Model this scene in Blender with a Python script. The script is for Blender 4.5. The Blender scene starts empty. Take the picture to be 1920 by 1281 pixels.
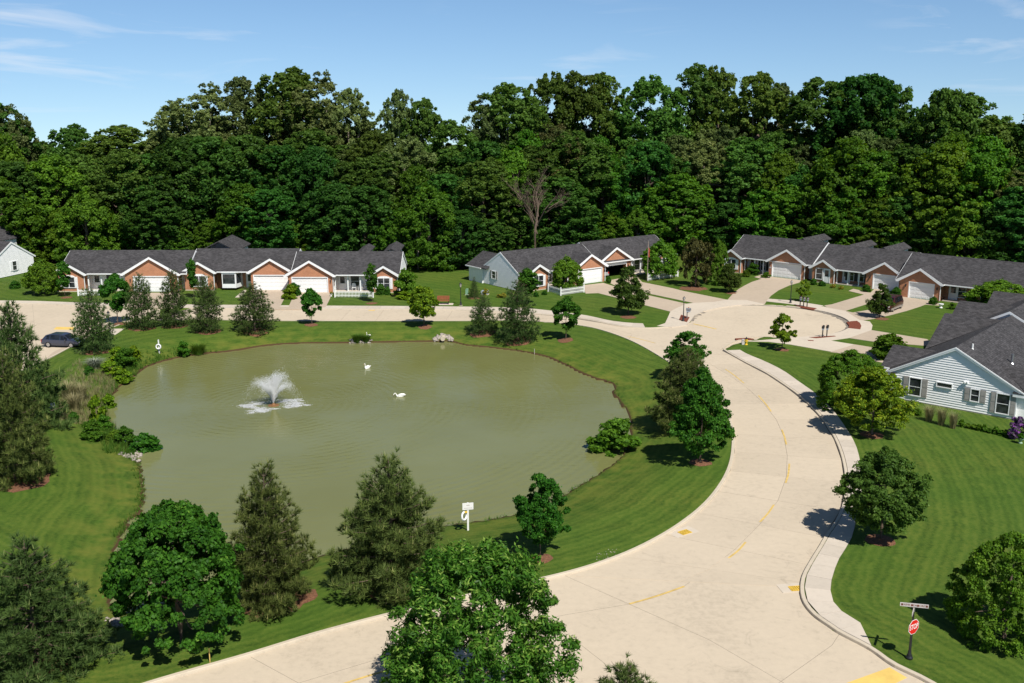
import bpy, bmesh, math, random
import numpy as np
from mathutils import Vector, Matrix
SC = bpy.context.scene
COL = SC.collection
R = math.radians
PI = math.pi
# ------------------------------------------------------------------ camera
CAM_H, FPX, HORIZON = 25.2, 1900.0, 196.0          # metres, focal length in photo pixels, horizon row
PITCH = math.atan((640.5 - HORIZON) / FPX)
cam = bpy.data.cameras.new('camera')
cam.sensor_width = 36.0
cam.lens = 36.0 * FPX / 1920.0
cam.clip_start = 0.5
cam.clip_end = 6000
camo = bpy.data.objects.new('camera', cam)
COL.objects.link(camo)
camo.location = (0, 0, CAM_H)
camo.rotation_euler = (PI / 2 - PITCH, 0, 0)
SC.camera = camo
# ------------------------------------------------------------------ light
SUN_EL = 52.0
SKY_LIFT = 0.11
SHADOW_AZ = 117.0                                   # direction shadows fall, counter-clockwise from +X
w = bpy.data.worlds.new('World')
SC.world = w
w.use_nodes = True
nt = w.node_tree
nt.nodes.clear()
def N(tree, typ, **kw):
    n = tree.nodes.new(typ)
    for k, v in kw.items():
        if k == 'ins':
            for a, b in v.items():
                n.inputs[a].default_value = b
        else:
            setattr(n, k, v)
    return n
def LK(tree, a, ao, b, bi):
    tree.links.new(a.outputs[ao], b.inputs[bi])
sky = N(nt, 'ShaderNodeTexSky', sky_type='NISHITA', sun_disc=False, sun_elevation=R(SUN_EL), altitude=200.0,
        air_density=1.0, dust_density=0.35, ozone_density=2.5)
_sa = R(SHADOW_AZ + 180)
sky.sun_rotation = PI / 2 - _sa                      # sky rotation is clockwise from +Y
tcw = N(nt, 'ShaderNodeTexCoord')
# clear dry air: the sky is read a few degrees higher, so that it stays blue down to the tree tops
sxw = N(nt, 'ShaderNodeSeparateXYZ'); LK(nt, tcw, 'Generated', sxw, 0)
zup = N(nt, 'ShaderNodeMath', operation='MULTIPLY_ADD', ins={1: 1.0, 2: SKY_LIFT}); LK(nt, sxw, 'Z', zup, 0)
zmx = N(nt, 'ShaderNodeMath', operation='MAXIMUM', ins={1: 0.03}); LK(nt, zup, 0, zmx, 0)
cxw = N(nt, 'ShaderNodeCombineXYZ'); LK(nt, sxw, 'X', cxw, 'X'); LK(nt, sxw, 'Y', cxw, 'Y'); LK(nt, zmx, 0, cxw, 'Z')
nvw = N(nt, 'ShaderNodeVectorMath', operation='NORMALIZE'); LK(nt, cxw, 0, nvw, 0)
LK(nt, nvw, 0, sky, 'Vector')
# thin cirrus: streaks of noise in the direction vector
mp = N(nt, 'ShaderNodeMapping')
mp.inputs['Rotation'].default_value = (0, R(-14), 0)
mp.inputs['Scale'].default_value = (5.0, 5.0, 34.0)
mp.inputs['Location'].default_value = (3.3, 0.0, 1.7)
LK(nt, tcw, 'Generated', mp, 'Vector')
nz = N(nt, 'ShaderNodeTexNoise', ins={'Scale': 1.0, 'Detail': 7.0, 'Roughness': 0.55, 'Distortion': 0.7})
LK(nt, mp, 'Vector', nz, 'Vector')
cr = N(nt, 'ShaderNodeMapRange', ins={'From Min': 0.56, 'From Max': 0.82, 'To Min': 0.0, 'To Max': 0.75})
LK(nt, nz, 'Fac', cr, 'Value')
nz2 = N(nt, 'ShaderNodeTexNoise', ins={'Scale': 3.1, 'Detail': 2.0})
LK(nt, tcw, 'Generated', nz2, 'Vector')
cr2 = N(nt, 'ShaderNodeMapRange', ins={'From Min': 0.46, 'From Max': 0.62})
LK(nt, nz2, 'Fac', cr2, 'Value')
mm = N(nt, 'ShaderNodeMath', operation='MULTIPLY')
LK(nt, cr, 0, mm, 0); LK(nt, cr2, 0, mm, 1)
mx = N(nt, 'ShaderNodeMix', data_type='RGBA')
mx.inputs['B'].default_value = (8.6, 8.9, 9.4, 1)
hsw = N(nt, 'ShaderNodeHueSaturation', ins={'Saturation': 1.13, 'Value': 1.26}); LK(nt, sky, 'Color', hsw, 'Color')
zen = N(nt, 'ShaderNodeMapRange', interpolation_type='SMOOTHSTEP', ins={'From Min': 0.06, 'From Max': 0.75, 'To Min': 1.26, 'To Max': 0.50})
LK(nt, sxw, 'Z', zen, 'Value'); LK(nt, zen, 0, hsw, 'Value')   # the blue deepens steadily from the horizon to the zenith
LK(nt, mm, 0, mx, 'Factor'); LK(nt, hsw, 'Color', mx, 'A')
bg = N(nt, 'ShaderNodeBackground', ins={'Strength': 0.09})
ow = N(nt, 'ShaderNodeOutputWorld')
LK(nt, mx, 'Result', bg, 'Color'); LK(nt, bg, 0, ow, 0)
sl = bpy.data.lights.new('sun', 'SUN')
sl.energy = 5.0
sl.angle = R(0.53)
sl.color = (1.0, 0.955, 0.88)
so = bpy.data.objects.new('sun', sl)
COL.objects.link(so)
_d = Vector((math.cos(R(SHADOW_AZ)) * math.cos(R(SUN_EL)), math.sin(R(SHADOW_AZ)) * math.cos(R(SUN_EL)), -math.sin(R(SUN_EL))))
so.rotation_euler = _d.to_track_quat('-Z', 'Y').to_euler()
so.location = (40, -40, 80)
SC.view_settings.view_transform = 'Standard'
SC.view_settings.look = 'None'
SC.view_settings.exposure = 0.2
SC.view_settings.gamma = 1.0
SC.view_settings.use_curve_mapping = False
SC.cycles.max_bounces = 6
SC.cycles.transparent_max_bounces = 4
SC.cycles.use_denoising = True
# ------------------------------------------------------------------ photo pixel -> place
CP, SP = math.cos(PITCH), math.sin(PITCH)
def ray(px, py):
    u = (px - 960) / FPX
    v = (640.5 - py) / FPX
    return u, CP + v * SP, -SP + v * CP
def G(px, py, z=0.0):
    d = ray(px, py)
    t = (z - CAM_H) / d[2]
    return (d[0] * t, d[1] * t)
def scale_at(py):                                    # photo pixels per metre at a ground row
    return CP * (py - HORIZON) / CAM_H
def height_of(x, y, z0, ytop):                       # height of an upright thing standing at x,y whose top is at row ytop
    v = (640.5 - ytop) / FPX
    Z = (v * y * CP - y * SP) / (CP + v * SP)
    return Z + CAM_H - z0
def smooth(pts, n=6, closed=False):
    P = [Vector(p[:2]) for p in pts]
    out = []
    m = len(P)
    rng_ = range(m) if closed else range(m - 1)
    for i in rng_:
        if closed:
            a, b, c, d = P[(i - 1) % m], P[i], P[(i + 1) % m], P[(i + 2) % m]
        else:
            a, b, c, d = P[max(i - 1, 0)], P[i], P[i + 1], P[min(i + 2, m - 1)]
        for k in range(n):
            t = k / n
            q = 0.5 * ((2 * b) + (c - a) * t + (2 * a - 5 * b + 4 * c - d) * t * t + (3 * b - a - 3 * c + d) * t ** 3)
            out.append((q.x, q.y))
    if not closed:
        out.append((P[-1].x, P[-1].y))
    return out
def GP(pxs, z=0.0):
    return [G(a, b, z) for a, b in pxs]
# ------------------------------------------------------------------ materials
MAT = {}
def mat_new(name):
    m = bpy.data.materials.new(name)
    m.use_nodes = True
    t = m.node_tree
    return m, t, t.nodes['Principled BSDF'], t.nodes['Material Output']
def ramp(t, stops):
    r = N(t, 'ShaderNodeValToRGB')
    el = r.color_ramp.elements
    while len(el) < len(stops):
        el.new(0.5)
    for e, (p, c) in zip(el, stops):
        e.position = p
        e.color = (*c, 1)
    return r
def simple(name, col, rough=0.6, metal=0.0, var=0.15, scale=3.0, bump=0.0, bscale=40.0, spec=0.3, coords='Object'):
    m, t, b, o = mat_new(name)
    tc = N(t, 'ShaderNodeTexCoord')
    n = N(t, 'ShaderNodeTexNoise', ins={'Scale': scale, 'Detail': 6.0, 'Roughness': 0.6})
    LK(t, tc, coords, n, 'Vector')
    lo = tuple(c * (1 - var) for c in col); hi = tuple(min(1, c * (1 + var)) for c in col)
    r = ramp(t, [(0.3, lo), (0.7, hi)])
    LK(t, n, 'Fac', r, 'Fac'); LK(t, r, 'Color', b, 'Base Color')
    b.inputs['Roughness'].default_value = rough
    b.inputs['Metallic'].default_value = metal
    b.inputs['Specular IOR Level'].default_value = spec
    if bump:
        n2 = N(t, 'ShaderNodeTexNoise', ins={'Scale': bscale, 'Detail': 4.0})
        LK(t, tc, coords, n2, 'Vector')
        bp = N(t, 'ShaderNodeBump', ins={'Strength': bump, 'Distance': 0.02})
        LK(t, n2, 'Fac', bp, 'Height'); LK(t, bp, 0, b, 'Normal')
    MAT[name] = m
    return m
def leaf_mat(name, dark, light, tip=None, transl=0.3, rough=0.5, objvar=0.12):
    m, t, b, o = mat_new(name)
    at = N(t, 'ShaderNodeAttribute', attribute_name='tint')
    oi = N(t, 'ShaderNodeObjectInfo')
    stops = [(0.0, dark), (0.75, light)]
    if tip:
        stops.append((1.0, tip))
    r = ramp(t, stops)
    LK(t, at, 'Fac', r, 'Fac')
    hs = N(t, 'ShaderNodeHueSaturation')
    mr = N(t, 'ShaderNodeMapRange', ins={'To Min': 0.5 - objvar * 0.22, 'To Max': 0.5 + objvar * 0.16})
    LK(t, oi, 'Random', mr, 'Value'); LK(t, mr, 0, hs, 'Hue')
    ml = N(t, 'ShaderNodeMath', operation='MULTIPLY', ins={1: 7.31})
    fr = N(t, 'ShaderNodeMath', operation='FRACT')
    mr2 = N(t, 'ShaderNodeMapRange', ins={'To Min': 1 - objvar * 2.2, 'To Max': 1 + objvar * 2.2})
    LK(t, oi, 'Random', ml, 0); LK(t, ml, 0, fr, 0); LK(t, fr, 0, mr2, 'Value'); LK(t, mr2, 0, hs, 'Value')
    LK(t, r, 'Color', hs, 'Color')
    LK(t, hs, 'Color', b, 'Base Color')
    b.inputs['Roughness'].default_value = rough
    b.inputs['Specular IOR Level'].default_value = 0.10
    tr = N(t, 'ShaderNodeBsdfTranslucent')
    hs2 = N(t, 'ShaderNodeHueSaturation', ins={'Saturation': 1.1, 'Value': 1.35, 'Hue': 0.485})
    LK(t, hs, 'Color', hs2, 'Color'); LK(t, hs2, 'Color', tr, 'Color')
    ms = N(t, 'ShaderNodeMixShader', ins={0: transl})
    LK(t, b, 0, ms, 1); LK(t, tr, 0, ms, 2); LK(t, ms, 0, o, 'Surface')
    MAT[name] = m
    return m
def concrete(name, col, dirt=0.25, objvar=0.07):
    m, t, b, o = mat_new(name)
    tc = N(t, 'ShaderNodeTexCoord')
    ge = N(t, 'ShaderNodeNewGeometry')
    n1 = N(t, 'ShaderNodeTexNoise', ins={'Scale': 0.16, 'Detail': 7.0, 'Roughness': 0.62, 'Distortion': 0.6})
    n2 = N(t, 'ShaderNodeTexNoise', ins={'Scale': 2.4, 'Detail': 8.0, 'Roughness': 0.7})
    n3 = N(t, 'ShaderNodeTexNoise', ins={'Scale': 55.0, 'Detail': 3.0})
    for n in (n1, n2, n3):
        LK(t, ge, 'Position', n, 'Vector')
    a = N(t, 'ShaderNodeMath', operation='MULTIPLY_ADD', ins={1: 0.65})
    LK(t, n2, 'Fac', a, 0); 
    h = N(t, 'ShaderNodeMath', operation='MULTIPLY', ins={1: 0.55})
    LK(t, n1, 'Fac', h, 0); LK(t, h, 0, a, 2)
    r = ramp(t, [(0.36, tuple(c * (1 - dirt) for c in col)), (0.56, col), (0.8, tuple(min(1, c * 1.09) for c in col))])
    LK(t, a, 0, r, 'Fac')
    oi = N(t, 'ShaderNodeObjectInfo')
    mr0 = N(t, 'ShaderNodeMapRange', ins={'To Min': 1 - objvar, 'To Max': 1 + objvar})
    LK(t, oi, 'Random', mr0, 'Value')
    n4 = N(t, 'ShaderNodeTexNoise', ins={'Scale': 0.75, 'Detail': 9.0, 'Roughness': 0.75, 'Distortion': 1.2})   # drips and tyre scuffs
    LK(t, ge, 'Position', n4, 'Vector')
    st_ = N(t, 'ShaderNodeMapRange', ins={'From Min': 0.57, 'From Max': 0.74, 'To Min': 1.0, 'To Max': 0.76})
    LK(t, n4, 'Fac', st_, 'Value')
    mr = N(t, 'ShaderNodeMath', operation='MULTIPLY')
    LK(t, mr0, 0, mr, 0); LK(t, st_, 0, mr, 1)
    hs = N(t, 'ShaderNodeHueSaturation')
    LK(t, mr, 0, hs, 'Value'); LK(t, r, 'Color', hs, 'Color'); LK(t, hs, 'Color', b, 'Base Color')
    b.inputs['Roughness'].default_value = 0.85
    b.inputs['Specular IOR Level'].default_value = 0.2
    bp = N(t, 'ShaderNodeBump', ins={'Strength': 0.15, 'Distance': 0.01})
    LK(t, n3, 'Fac', bp, 'Height'); LK(t, bp, 0, b, 'Normal')
    MAT[name] = m
    return m
concrete('concrete_road', (0.515, 0.435, 0.33), 0.2, 0.045)
concrete('concrete_walk', (0.53, 0.465, 0.385), 0.15)
concrete('concrete_drive', (0.44, 0.36, 0.275), 0.14, 0.03)
concrete('concrete_apron', (0.545, 0.475, 0.385), 0.14, 0.02)
concrete('concrete_kerb', (0.52, 0.45, 0.35), 0.22, 0.03)
simple('joint', (0.16, 0.135, 0.11), 0.9)
simple('gutter_stain', (0.20, 0.175, 0.145), 0.9, var=0.5, scale=1.5)
simple('yellow_paint', (0.60, 0.42, 0.13), 0.7, var=0.22, scale=2.5)
simple('yellow_band', (0.72, 0.50, 0.14), 0.7, var=0.12, scale=1.2)
simple('grate_yellow', (0.72, 0.47, 0.07), 0.5)
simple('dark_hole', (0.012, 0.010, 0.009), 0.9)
simple('white_paint', (0.78, 0.78, 0.76), 0.45, var=0.05)
simple('white_door', (0.80, 0.80, 0.79), 0.4, var=0.03)
simple('white_siding', (0.84, 0.84, 0.83), 0.5, var=0.04)
simple('white_trim', (0.78, 0.79, 0.79), 0.4, var=0.05)
simple('shutter', (0.33, 0.31, 0.29), 0.6)
simple('mulch', (0.165, 0.078, 0.042), 0.95, var=0.5, scale=9.0, bump=0.8, bscale=14.0)
simple('mulch_red', (0.17, 0.048, 0.026), 0.95, var=0.4, scale=9.0, bump=0.8, bscale=14.0)
simple('bark', (0.13, 0.095, 0.07), 0.95, var=0.4, scale=6.0, bump=0.6, bscale=12.0)
simple('bark_pale', (0.24, 0.20, 0.16), 0.95, var=0.4, scale=6.0)
simple('black_metal', (0.018, 0.018, 0.02), 0.38, metal=0.0, spec=0.5)
simple('grey_metal', (0.35, 0.35, 0.36), 0.35, metal=0.8)
simple('red_sign', (0.62, 0.02, 0.015), 0.4, var=0.03)
simple('brown_sign', (0.14, 0.045, 0.03), 0.5)
simple('pale_sign', (0.52, 0.48, 0.46), 0.5)
simple('soil', (0.11, 0.065, 0.035), 0.95, var=0.4, scale=4.0)
simple('rock', (0.33, 0.29, 0.25), 0.85, var=0.35, scale=2.5)
simple('swan_white', (0.86, 0.85, 0.80), 0.6, var=0.04)
simple('beak', (0.6, 0.2, 0.03), 0.5)
simple('wood_bench', (0.27, 0.085, 0.04), 0.6)
simple('green_box', (0.22, 0.38, 0.26), 0.5)
simple('grey_box', (0.30, 0.35, 0.40), 0.5)
simple('hydrant_yellow', (0.75, 0.50, 0.05), 0.4)
simple('tyre', (0.015, 0.015, 0.015), 0.8)
simple('rim', (0.55, 0.55, 0.57), 0.3, metal=0.9)
simple('red_lamp', (0.5, 0.02, 0.02), 0.2)
simple('white_lamp', (0.75, 0.75, 0.72), 0.1)
simple('flag_red', (0.35, 0.05, 0.03), 0.7)
simple('float_brown', (0.20, 0.10, 0.04), 0.6)
simple('purple_flower', (0.30, 0.07, 0.36), 0.7, var=0.4)
simple('yellow_flower', (0.75, 0.5, 0.05), 0.7)
simple('orange_flower', (0.75, 0.22, 0.08), 0.7)
simple('pot_green', (0.25, 0.36, 0.24), 0.5)
def carpaint(name, col):
    m, t, b, o = mat_new(name)
    b.inputs['Base Color'].default_value = (*col, 1)
    b.inputs['Metallic'].default_value = 0.5
    b.inputs['Roughness'].default_value = 0.3
    b.inputs['Coat Weight'].default_value = 0.8
    b.inputs['Coat Roughness'].default_value = 0.05
    MAT[name] = m
carpaint('car_blue', (0.055, 0.066, 0.11)); carpaint('car_red', (0.09, 0.018, 0.018)); carpaint('car_silver', (0.55, 0.56, 0.57))
carpaint('car_trim', (0.30, 0.29, 0.28))
def glass(name, col, rough=0.06):
    m, t, b, o = mat_new(name)
    tc = N(t, 'ShaderNodeTexCoord')
    n = N(t, 'ShaderNodeTexNoise', ins={'Scale': 1.6, 'Detail': 2.0})
    LK(t, tc, 'Object', n, 'Vector')
    r = ramp(t, [(0.35, tuple(c * 0.5 for c in col)), (0.65, tuple(c * 1.5 for c in col))])
    LK(t, n, 'Fac', r, 'Fac'); LK(t, r, 'Color', b, 'Base Color')
    b.inputs['Roughness'].default_value = rough
    b.inputs['Specular IOR Level'].default_value = 0.6
    MAT[name] = m
glass('window_glass', (0.030, 0.034, 0.038)); glass('car_glass', (0.012, 0.014, 0.017), 0.03)
glass('lantern_glass', (0.30, 0.28, 0.24), 0.2); glass('skylight_glass', (0.05, 0.09, 0.20))
# brick: courses laid in the wall's own axes
def brickmat(name, c1, c2, mortar):
    m, t, b, o = mat_new(name)
    tc = N(t, 'ShaderNodeTexCoord')
    sx = N(t, 'ShaderNodeSeparateXYZ')
    LK(t, tc, 'Object', sx, 0)
    ad = N(t, 'ShaderNodeMath', operation='ADD')
    LK(t, sx, 'X', ad, 0); LK(t, sx, 'Y', ad, 1)
    cx = N(t, 'ShaderNodeCombineXYZ')
    LK(t, ad, 0, cx, 'X'); LK(t, sx, 'Z', cx, 'Y')
    br = N(t, 'ShaderNodeTexBrick', ins={'Scale': 1.0, 'Mortar Size': 0.006, 'Brick Width': 0.21, 'Row Height': 0.075})
    br.inputs['Color1'].default_value = (*c1, 1); br.inputs['Color2'].default_value = (*c2, 1); br.inputs['Mortar'].default_value = (*mortar, 1)
    LK(t, cx, 0, br, 'Vector')
    n = N(t, 'ShaderNodeTexNoise', ins={'Scale': 0.9, 'Detail': 6.0})
    LK(t, tc, 'Object', n, 'Vector')
    mr = N(t, 'ShaderNodeMapRange', ins={'To Min': 0.75, 'To Max': 1.25})
    LK(t, n, 'Fac', mr, 'Value')
    hs = N(t, 'ShaderNodeHueSaturation')
    LK(t, mr, 0, hs, 'Value'); LK(t, br, 'Color', hs, 'Color'); LK(t, hs, 'Color', b, 'Base Color')
    b.inputs['Roughness'].default_value = 0.9
    bp = N(t, 'ShaderNodeBump', ins={'Strength': 0.5, 'Distance': 0.008})
    LK(t, br, 'Fac', bp, 'Height'); bp.invert = True
    LK(t, bp, 0, b, 'Normal')
    MAT[name] = m
brickmat('brick', (0.47, 0.205, 0.105), (0.39, 0.16, 0.08), (0.42, 0.27, 0.18))
# asphalt shingles: courses run along the eave, tabs of slightly different greys
def shingles(name, c):
    m, t, b, o = mat_new(name)
    tc = N(t, 'ShaderNodeTexCoord')
    cr_ = N(t, 'ShaderNodeVectorMath', operation='CROSS_PRODUCT')
    cr_.inputs[1].default_value = (0, 0, 1)
    LK(t, tc, 'Normal', cr_, 0)
    nm_ = N(t, 'ShaderNodeVectorMath', operation='NORMALIZE')
    LK(t, cr_, 0, nm_, 0)
    dt_ = N(t, 'ShaderNodeVectorMath', operation='DOT_PRODUCT')
    LK(t, nm_, 0, dt_, 0); LK(t, tc, 'Object', dt_, 1)
    sx = N(t, 'ShaderNodeSeparateXYZ')
    LK(t, tc, 'Object', sx, 0)
    mz = N(t, 'ShaderNodeMath', operation='MULTIPLY', ins={1: 1.95})
    LK(t, sx, 'Z', mz, 0)
    at = N(t, 'ShaderNodeCombineXYZ')
    LK(t, dt_, 'Value', at, 'X'); LK(t, mz, 0, at, 'Y')
    br = N(t, 'ShaderNodeTexBrick', ins={'Scale': 1.0, 'Mortar Size': 0.008, 'Brick Width': 0.32, 'Row Height': 0.15, 'Bias': 0.0})
    br.inputs['Color1'].default_value = (*[x * 0.72 for x in c], 1)
    br.inputs['Color2'].default_value = (*[x * 1.3 for x in c], 1)
    br.inputs['Mortar'].default_value = (*[x * 0.45 for x in c], 1)
    LK(t, at, 'Vector', br, 'Vector')
    n = N(t, 'ShaderNodeTexNoise', ins={'Scale': 0.7, 'Detail': 8.0, 'Roughness': 0.7})
    LK(t, at, 'Vector', n, 'Vector')
    mp_ = N(t, 'ShaderNodeMapping')
    mp_.inputs['Scale'].default_value = (1.2, 5.0, 1)
    LK(t, at, 'Vector', mp_, 'Vector')
    nb = N(t, 'ShaderNodeTexNoise', ins={'Scale': 1.0, 'Detail': 5.0, 'Roughness': 0.7})
    LK(t, mp_, 0, nb, 'Vector')
    sm = N(t, 'ShaderNodeMath', operation='ADD')
    LK(t, n, 'Fac', sm, 0); LK(t, nb, 'Fac', sm, 1)
    mr = N(t, 'ShaderNodeMapRange', ins={'From Min': 0.6, 'From Max': 1.4, 'To Min': 0.62, 'To Max': 1.4})
    LK(t, sm, 0, mr, 'Value')
    hs = N(t, 'ShaderNodeHueSaturation')
    LK(t, mr, 0, hs, 'Value'); LK(t, br, 'Color', hs, 'Color'); LK(t, hs, 'Color', b, 'Base Color')
    b.inputs['Roughness'].default_value = 0.9
    b.inputs['Specular IOR Level'].default_value = 0.15
    bp = N(t, 'ShaderNodeBump', ins={'Strength': 0.6, 'Distance': 0.012})
    LK(t, br, 'Fac', bp, 'Height'); bp.invert = True
    LK(t, bp, 0, b, 'Normal')
    MAT[name] = m
shingles('shingle', (0.060, 0.0575, 0.060))
# foliage
leaf_mat('leaf_oak', (0.045, 0.100, 0.016), (0.118, 0.215, 0.036), (0.17, 0.27, 0.06), transl=.4)
leaf_mat('leaf_olive', (0.085, 0.128, 0.036), (0.185, 0.240, 0.075), (0.25, 0.29, 0.12), transl=.4)
leaf_mat('leaf_deep', (0.028, 0.080, 0.013), (0.075, 0.180, 0.028), (0.11, 0.22, 0.036), transl=.4)
leaf_mat('leaf_bright', (0.046, 0.120, 0.011), (0.115, 0.240, 0.022), (0.15, 0.28, 0.03), transl=.4)
leaf_mat('leaf_maple', (0.020, 0.078, 0.009), (0.064, 0.190, 0.018), (0.14, 0.28, 0.035), objvar=0.05, transl=.35)
leaf_mat('leaf_ash', (0.022, 0.078, 0.009), (0.080, 0.200, 0.022), (0.26, 0.38, 0.075), objvar=0.05, rough=0.4, transl=.35)
leaf_mat('leaf_pear', (0.030, 0.062, 0.010), (0.090, 0.145, 0.022), (0.14, 0.18, 0.035), objvar=0.05)
leaf_mat('leaf_lime', (0.060, 0.135, 0.007), (0.19, 0.30, 0.014), (0.30, 0.36, 0.025), objvar=0.05)
leaf_mat('leaf_fresh', (0.050, 0.130, 0.011), (0.150, 0.285, 0.024), (0.22, 0.34, 0.035), objvar=0.05, transl=.35)
leaf_mat('leaf_yellow', (0.060, 0.130, 0.010), (0.205, 0.320, 0.018), (0.42, 0.45, 0.04), objvar=0.05, transl=.35)
leaf_mat('leaf_brownish', (0.040, 0.050, 0.016), (0.115, 0.112, 0.032), (0.15, 0.13, 0.045), objvar=0.05)
leaf_mat('needle', (0.034, 0.060, 0.016), (0.155, 0.205, 0.050), (0.46, 0.45, 0.17), transl=0.2, objvar=0.06)
leaf_mat('needle_green', (0.028, 0.060, 0.016), (0.105, 0.172, 0.044), (0.32, 0.36, 0.13), transl=0.2, objvar=0.06)
leaf_mat('grass_tan', (0.16, 0.15, 0.06), (0.36, 0.33, 0.17), (0.52, 0.47, 0.32), objvar=0.05)
leaf_mat('grass_long', (0.040, 0.105, 0.012), (0.105, 0.19, 0.026), (0.2, 0.23, 0.05), objvar=0.05)
leaf_mat('leaf_silver', (0.16, 0.20, 0.14), (0.34, 0.37, 0.29), (0.46, 0.48, 0.40), objvar=0.03)
leaf_mat('petal_purple', (0.06, 0.10, 0.04), (0.22, 0.06, 0.30), (0.42, 0.16, 0.5), objvar=0.03)
leaf_mat('petal_yellow', (0.06, 0.10, 0.02), (0.35, 0.30, 0.03), (0.7, 0.52, 0.05), objvar=0.03)
# ------------------------------------------------------------------ mesh helpers
class MB:
    def __init__(self, xf=None):
        self.v, self.f, self.xf = [], [], xf
    def add(self, vs, fs):
        n = len(self.v)
        for p in vs:
            p = Vector(p)
            if self.xf is not None:
                p = self.xf @ p
            self.v.append((p.x, p.y, p.z))
        self.f += [tuple(i + n for i in q) for q in fs]
        return self
    def box(self, x0, x1, y0, y1, z0, z1):
        return self.add([(x0, y0, z0), (x1, y0, z0), (x1, y1, z0), (x0, y1, z0), (x0, y0, z1), (x1, y0, z1), (x1, y1, z1), (x0, y1, z1)],
                        [(0, 3, 2, 1), (4, 5, 6, 7), (0, 1, 5, 4), (1, 2, 6, 5), (2, 3, 7, 6), (3, 0, 4, 7)])
    def prism(self, poly, a, b, axis='y'):           # poly in the other two axes, extruded from a to b
        n = len(poly)
        if axis == 'y':
            vs = [(p[0], a, p[1]) for p in poly] + [(p[0], b, p[1]) for p in poly]
        elif axis == 'x':
            vs = [(a, p[0], p[1]) for p in poly] + [(b, p[0], p[1]) for p in poly]
        else:
            vs = [(p[0], p[1], a) for p in poly] + [(p[0], p[1], b) for p in poly]
        fs = [tuple(range(n))[::-1], tuple(range(n, 2 * n))] + [(i, (i + 1) % n, n + (i + 1) % n, n + i) for i in range(n)]
        return self.add(vs, fs)
    def tube(self, pts, rad, seg=8, cap=True):
        P = [Vector(p) for p in pts]
        vs, fs = [], []
        for i, p in enumerate(P):
            t = (P[min(i + 1, len(P) - 1)] - P[max(i - 1, 0)]).normalized()
            s = t.cross(Vector((0, 0, 1)))
            s = Vector((1, 0, 0)) if s.length < 1e-3 else s.normalized()
            u = s.cross(t).normalized()
            r = rad[i] if hasattr(rad, '__len__') else rad
            for k in range(seg):
                a = 2 * PI * k / seg
                vs.append(p + s * (math.cos(a) * r) + u * (math.sin(a) * r))
        for i in range(len(P) - 1):
            for k in range(seg):
                k2 = (k + 1) % seg
                fs.append((i * seg + k, i * seg + k2, (i + 1) * seg + k2, (i + 1) * seg + k))
        if cap:
            fs.append(tuple(range(seg))[::-1])
            fs.append(tuple(range((len(P) - 1) * seg, len(P) * seg)))
        return self.add(vs, fs)
    def lathe(self, prof, seg=12, c=(0, 0, 0)):      # prof: (r, z)
        vs, fs = [], []
        for r, z in prof:
            for k in range(seg):
                a = 2 * PI * k / seg
                vs.append((c[0] + r * math.cos(a), c[1] + r * math.sin(a), c[2] + z))
        for i in range(len(prof) - 1):
            for k in range(seg):
                k2 = (k + 1) % seg
                fs.append((i * seg + k, i * seg + k2, (i + 1) * seg + k2, (i + 1) * seg + k))
        fs.append(tuple(range(seg))[::-1])
        fs.append(tuple(range((len(prof) - 1) * seg, len(prof) * seg)))
        return self.add(vs, fs)
    def loft(self, rings):                           # rings of equal length, capped
        n = len(rings[0])
        vs = [p for r in rings for p in r]
        fs = []
        for i in range(len(rings) - 1):
            for k in range(n):
                k2 = (k + 1) % n
                fs.append((i * n + k, i * n + k2, (i + 1) * n + k2, (i + 1) * n + k))
        fs.append(tuple(range(n))[::-1])
        fs.append(tuple(range((len(rings) - 1) * n, len(rings) * n)))
        return self.add(vs, fs)
    def mesh(self, name, mat, smooth=False):
        me = bpy.data.meshes.new(name)
        me.from_pydata(self.v, [], self.f)
        if mat:
            me.materials.append(MAT[mat])
        if smooth:
            me.polygons.foreach_set('use_smooth', [True] * len(me.polygons))
        me.update()
        bm = bmesh.new(); bm.from_mesh(me)
        bmesh.ops.recalc_face_normals(bm, faces=bm.faces)
        bm.to_mesh(me); bm.free()
        return me
    def build(self, name, mat, parent=None, smooth=False, kind=None):
        return link(name, self.mesh(name, mat, smooth), parent, kind)
def link(name, data, parent=None, kind=None):
    o = bpy.data.objects.new(name, data)
    COL.objects.link(o)
    if parent is not None:
        o.parent = parent
    if kind:
        o['kind'] = kind
    return o
def tag(o, label=None, cat=None, group=None, kind=None):
    if label: o['label'] = label
    if cat: o['category'] = cat
    if group: o['group'] = group
    if kind: o['kind'] = kind
    return o
def thing(name, label, cat, loc=(0, 0, 0), rz=0.0, group=None):
    o = bpy.data.objects.new(name, None)
    COL.objects.link(o)
    o.empty_display_size = 0.3
    o.location = loc
    o.rotation_euler = (0, 0, rz)
    return tag(o, label, cat, group)
KIDS = {}
def dup(root, loc, rz=None, label=None, group=None, scale=None):
    if root.name not in KIDS:
        KIDS[root.name] = [(c, list(c.children)) for c in root.children]
    r = root.copy(); COL.objects.link(r)
    r.location = loc
    if rz is not None: r.rotation_euler = (0, 0, rz)
    if scale is not None: r.scale = scale
    if label: r['label'] = label
    if group: r['group'] = group
    for c, gs in KIDS[root.name]:
        c2 = c.copy(); COL.objects.link(c2); c2.parent = r
        for g in gs:
            g2 = g.copy(); COL.objects.link(g2); g2.parent = c2
    return r
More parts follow.
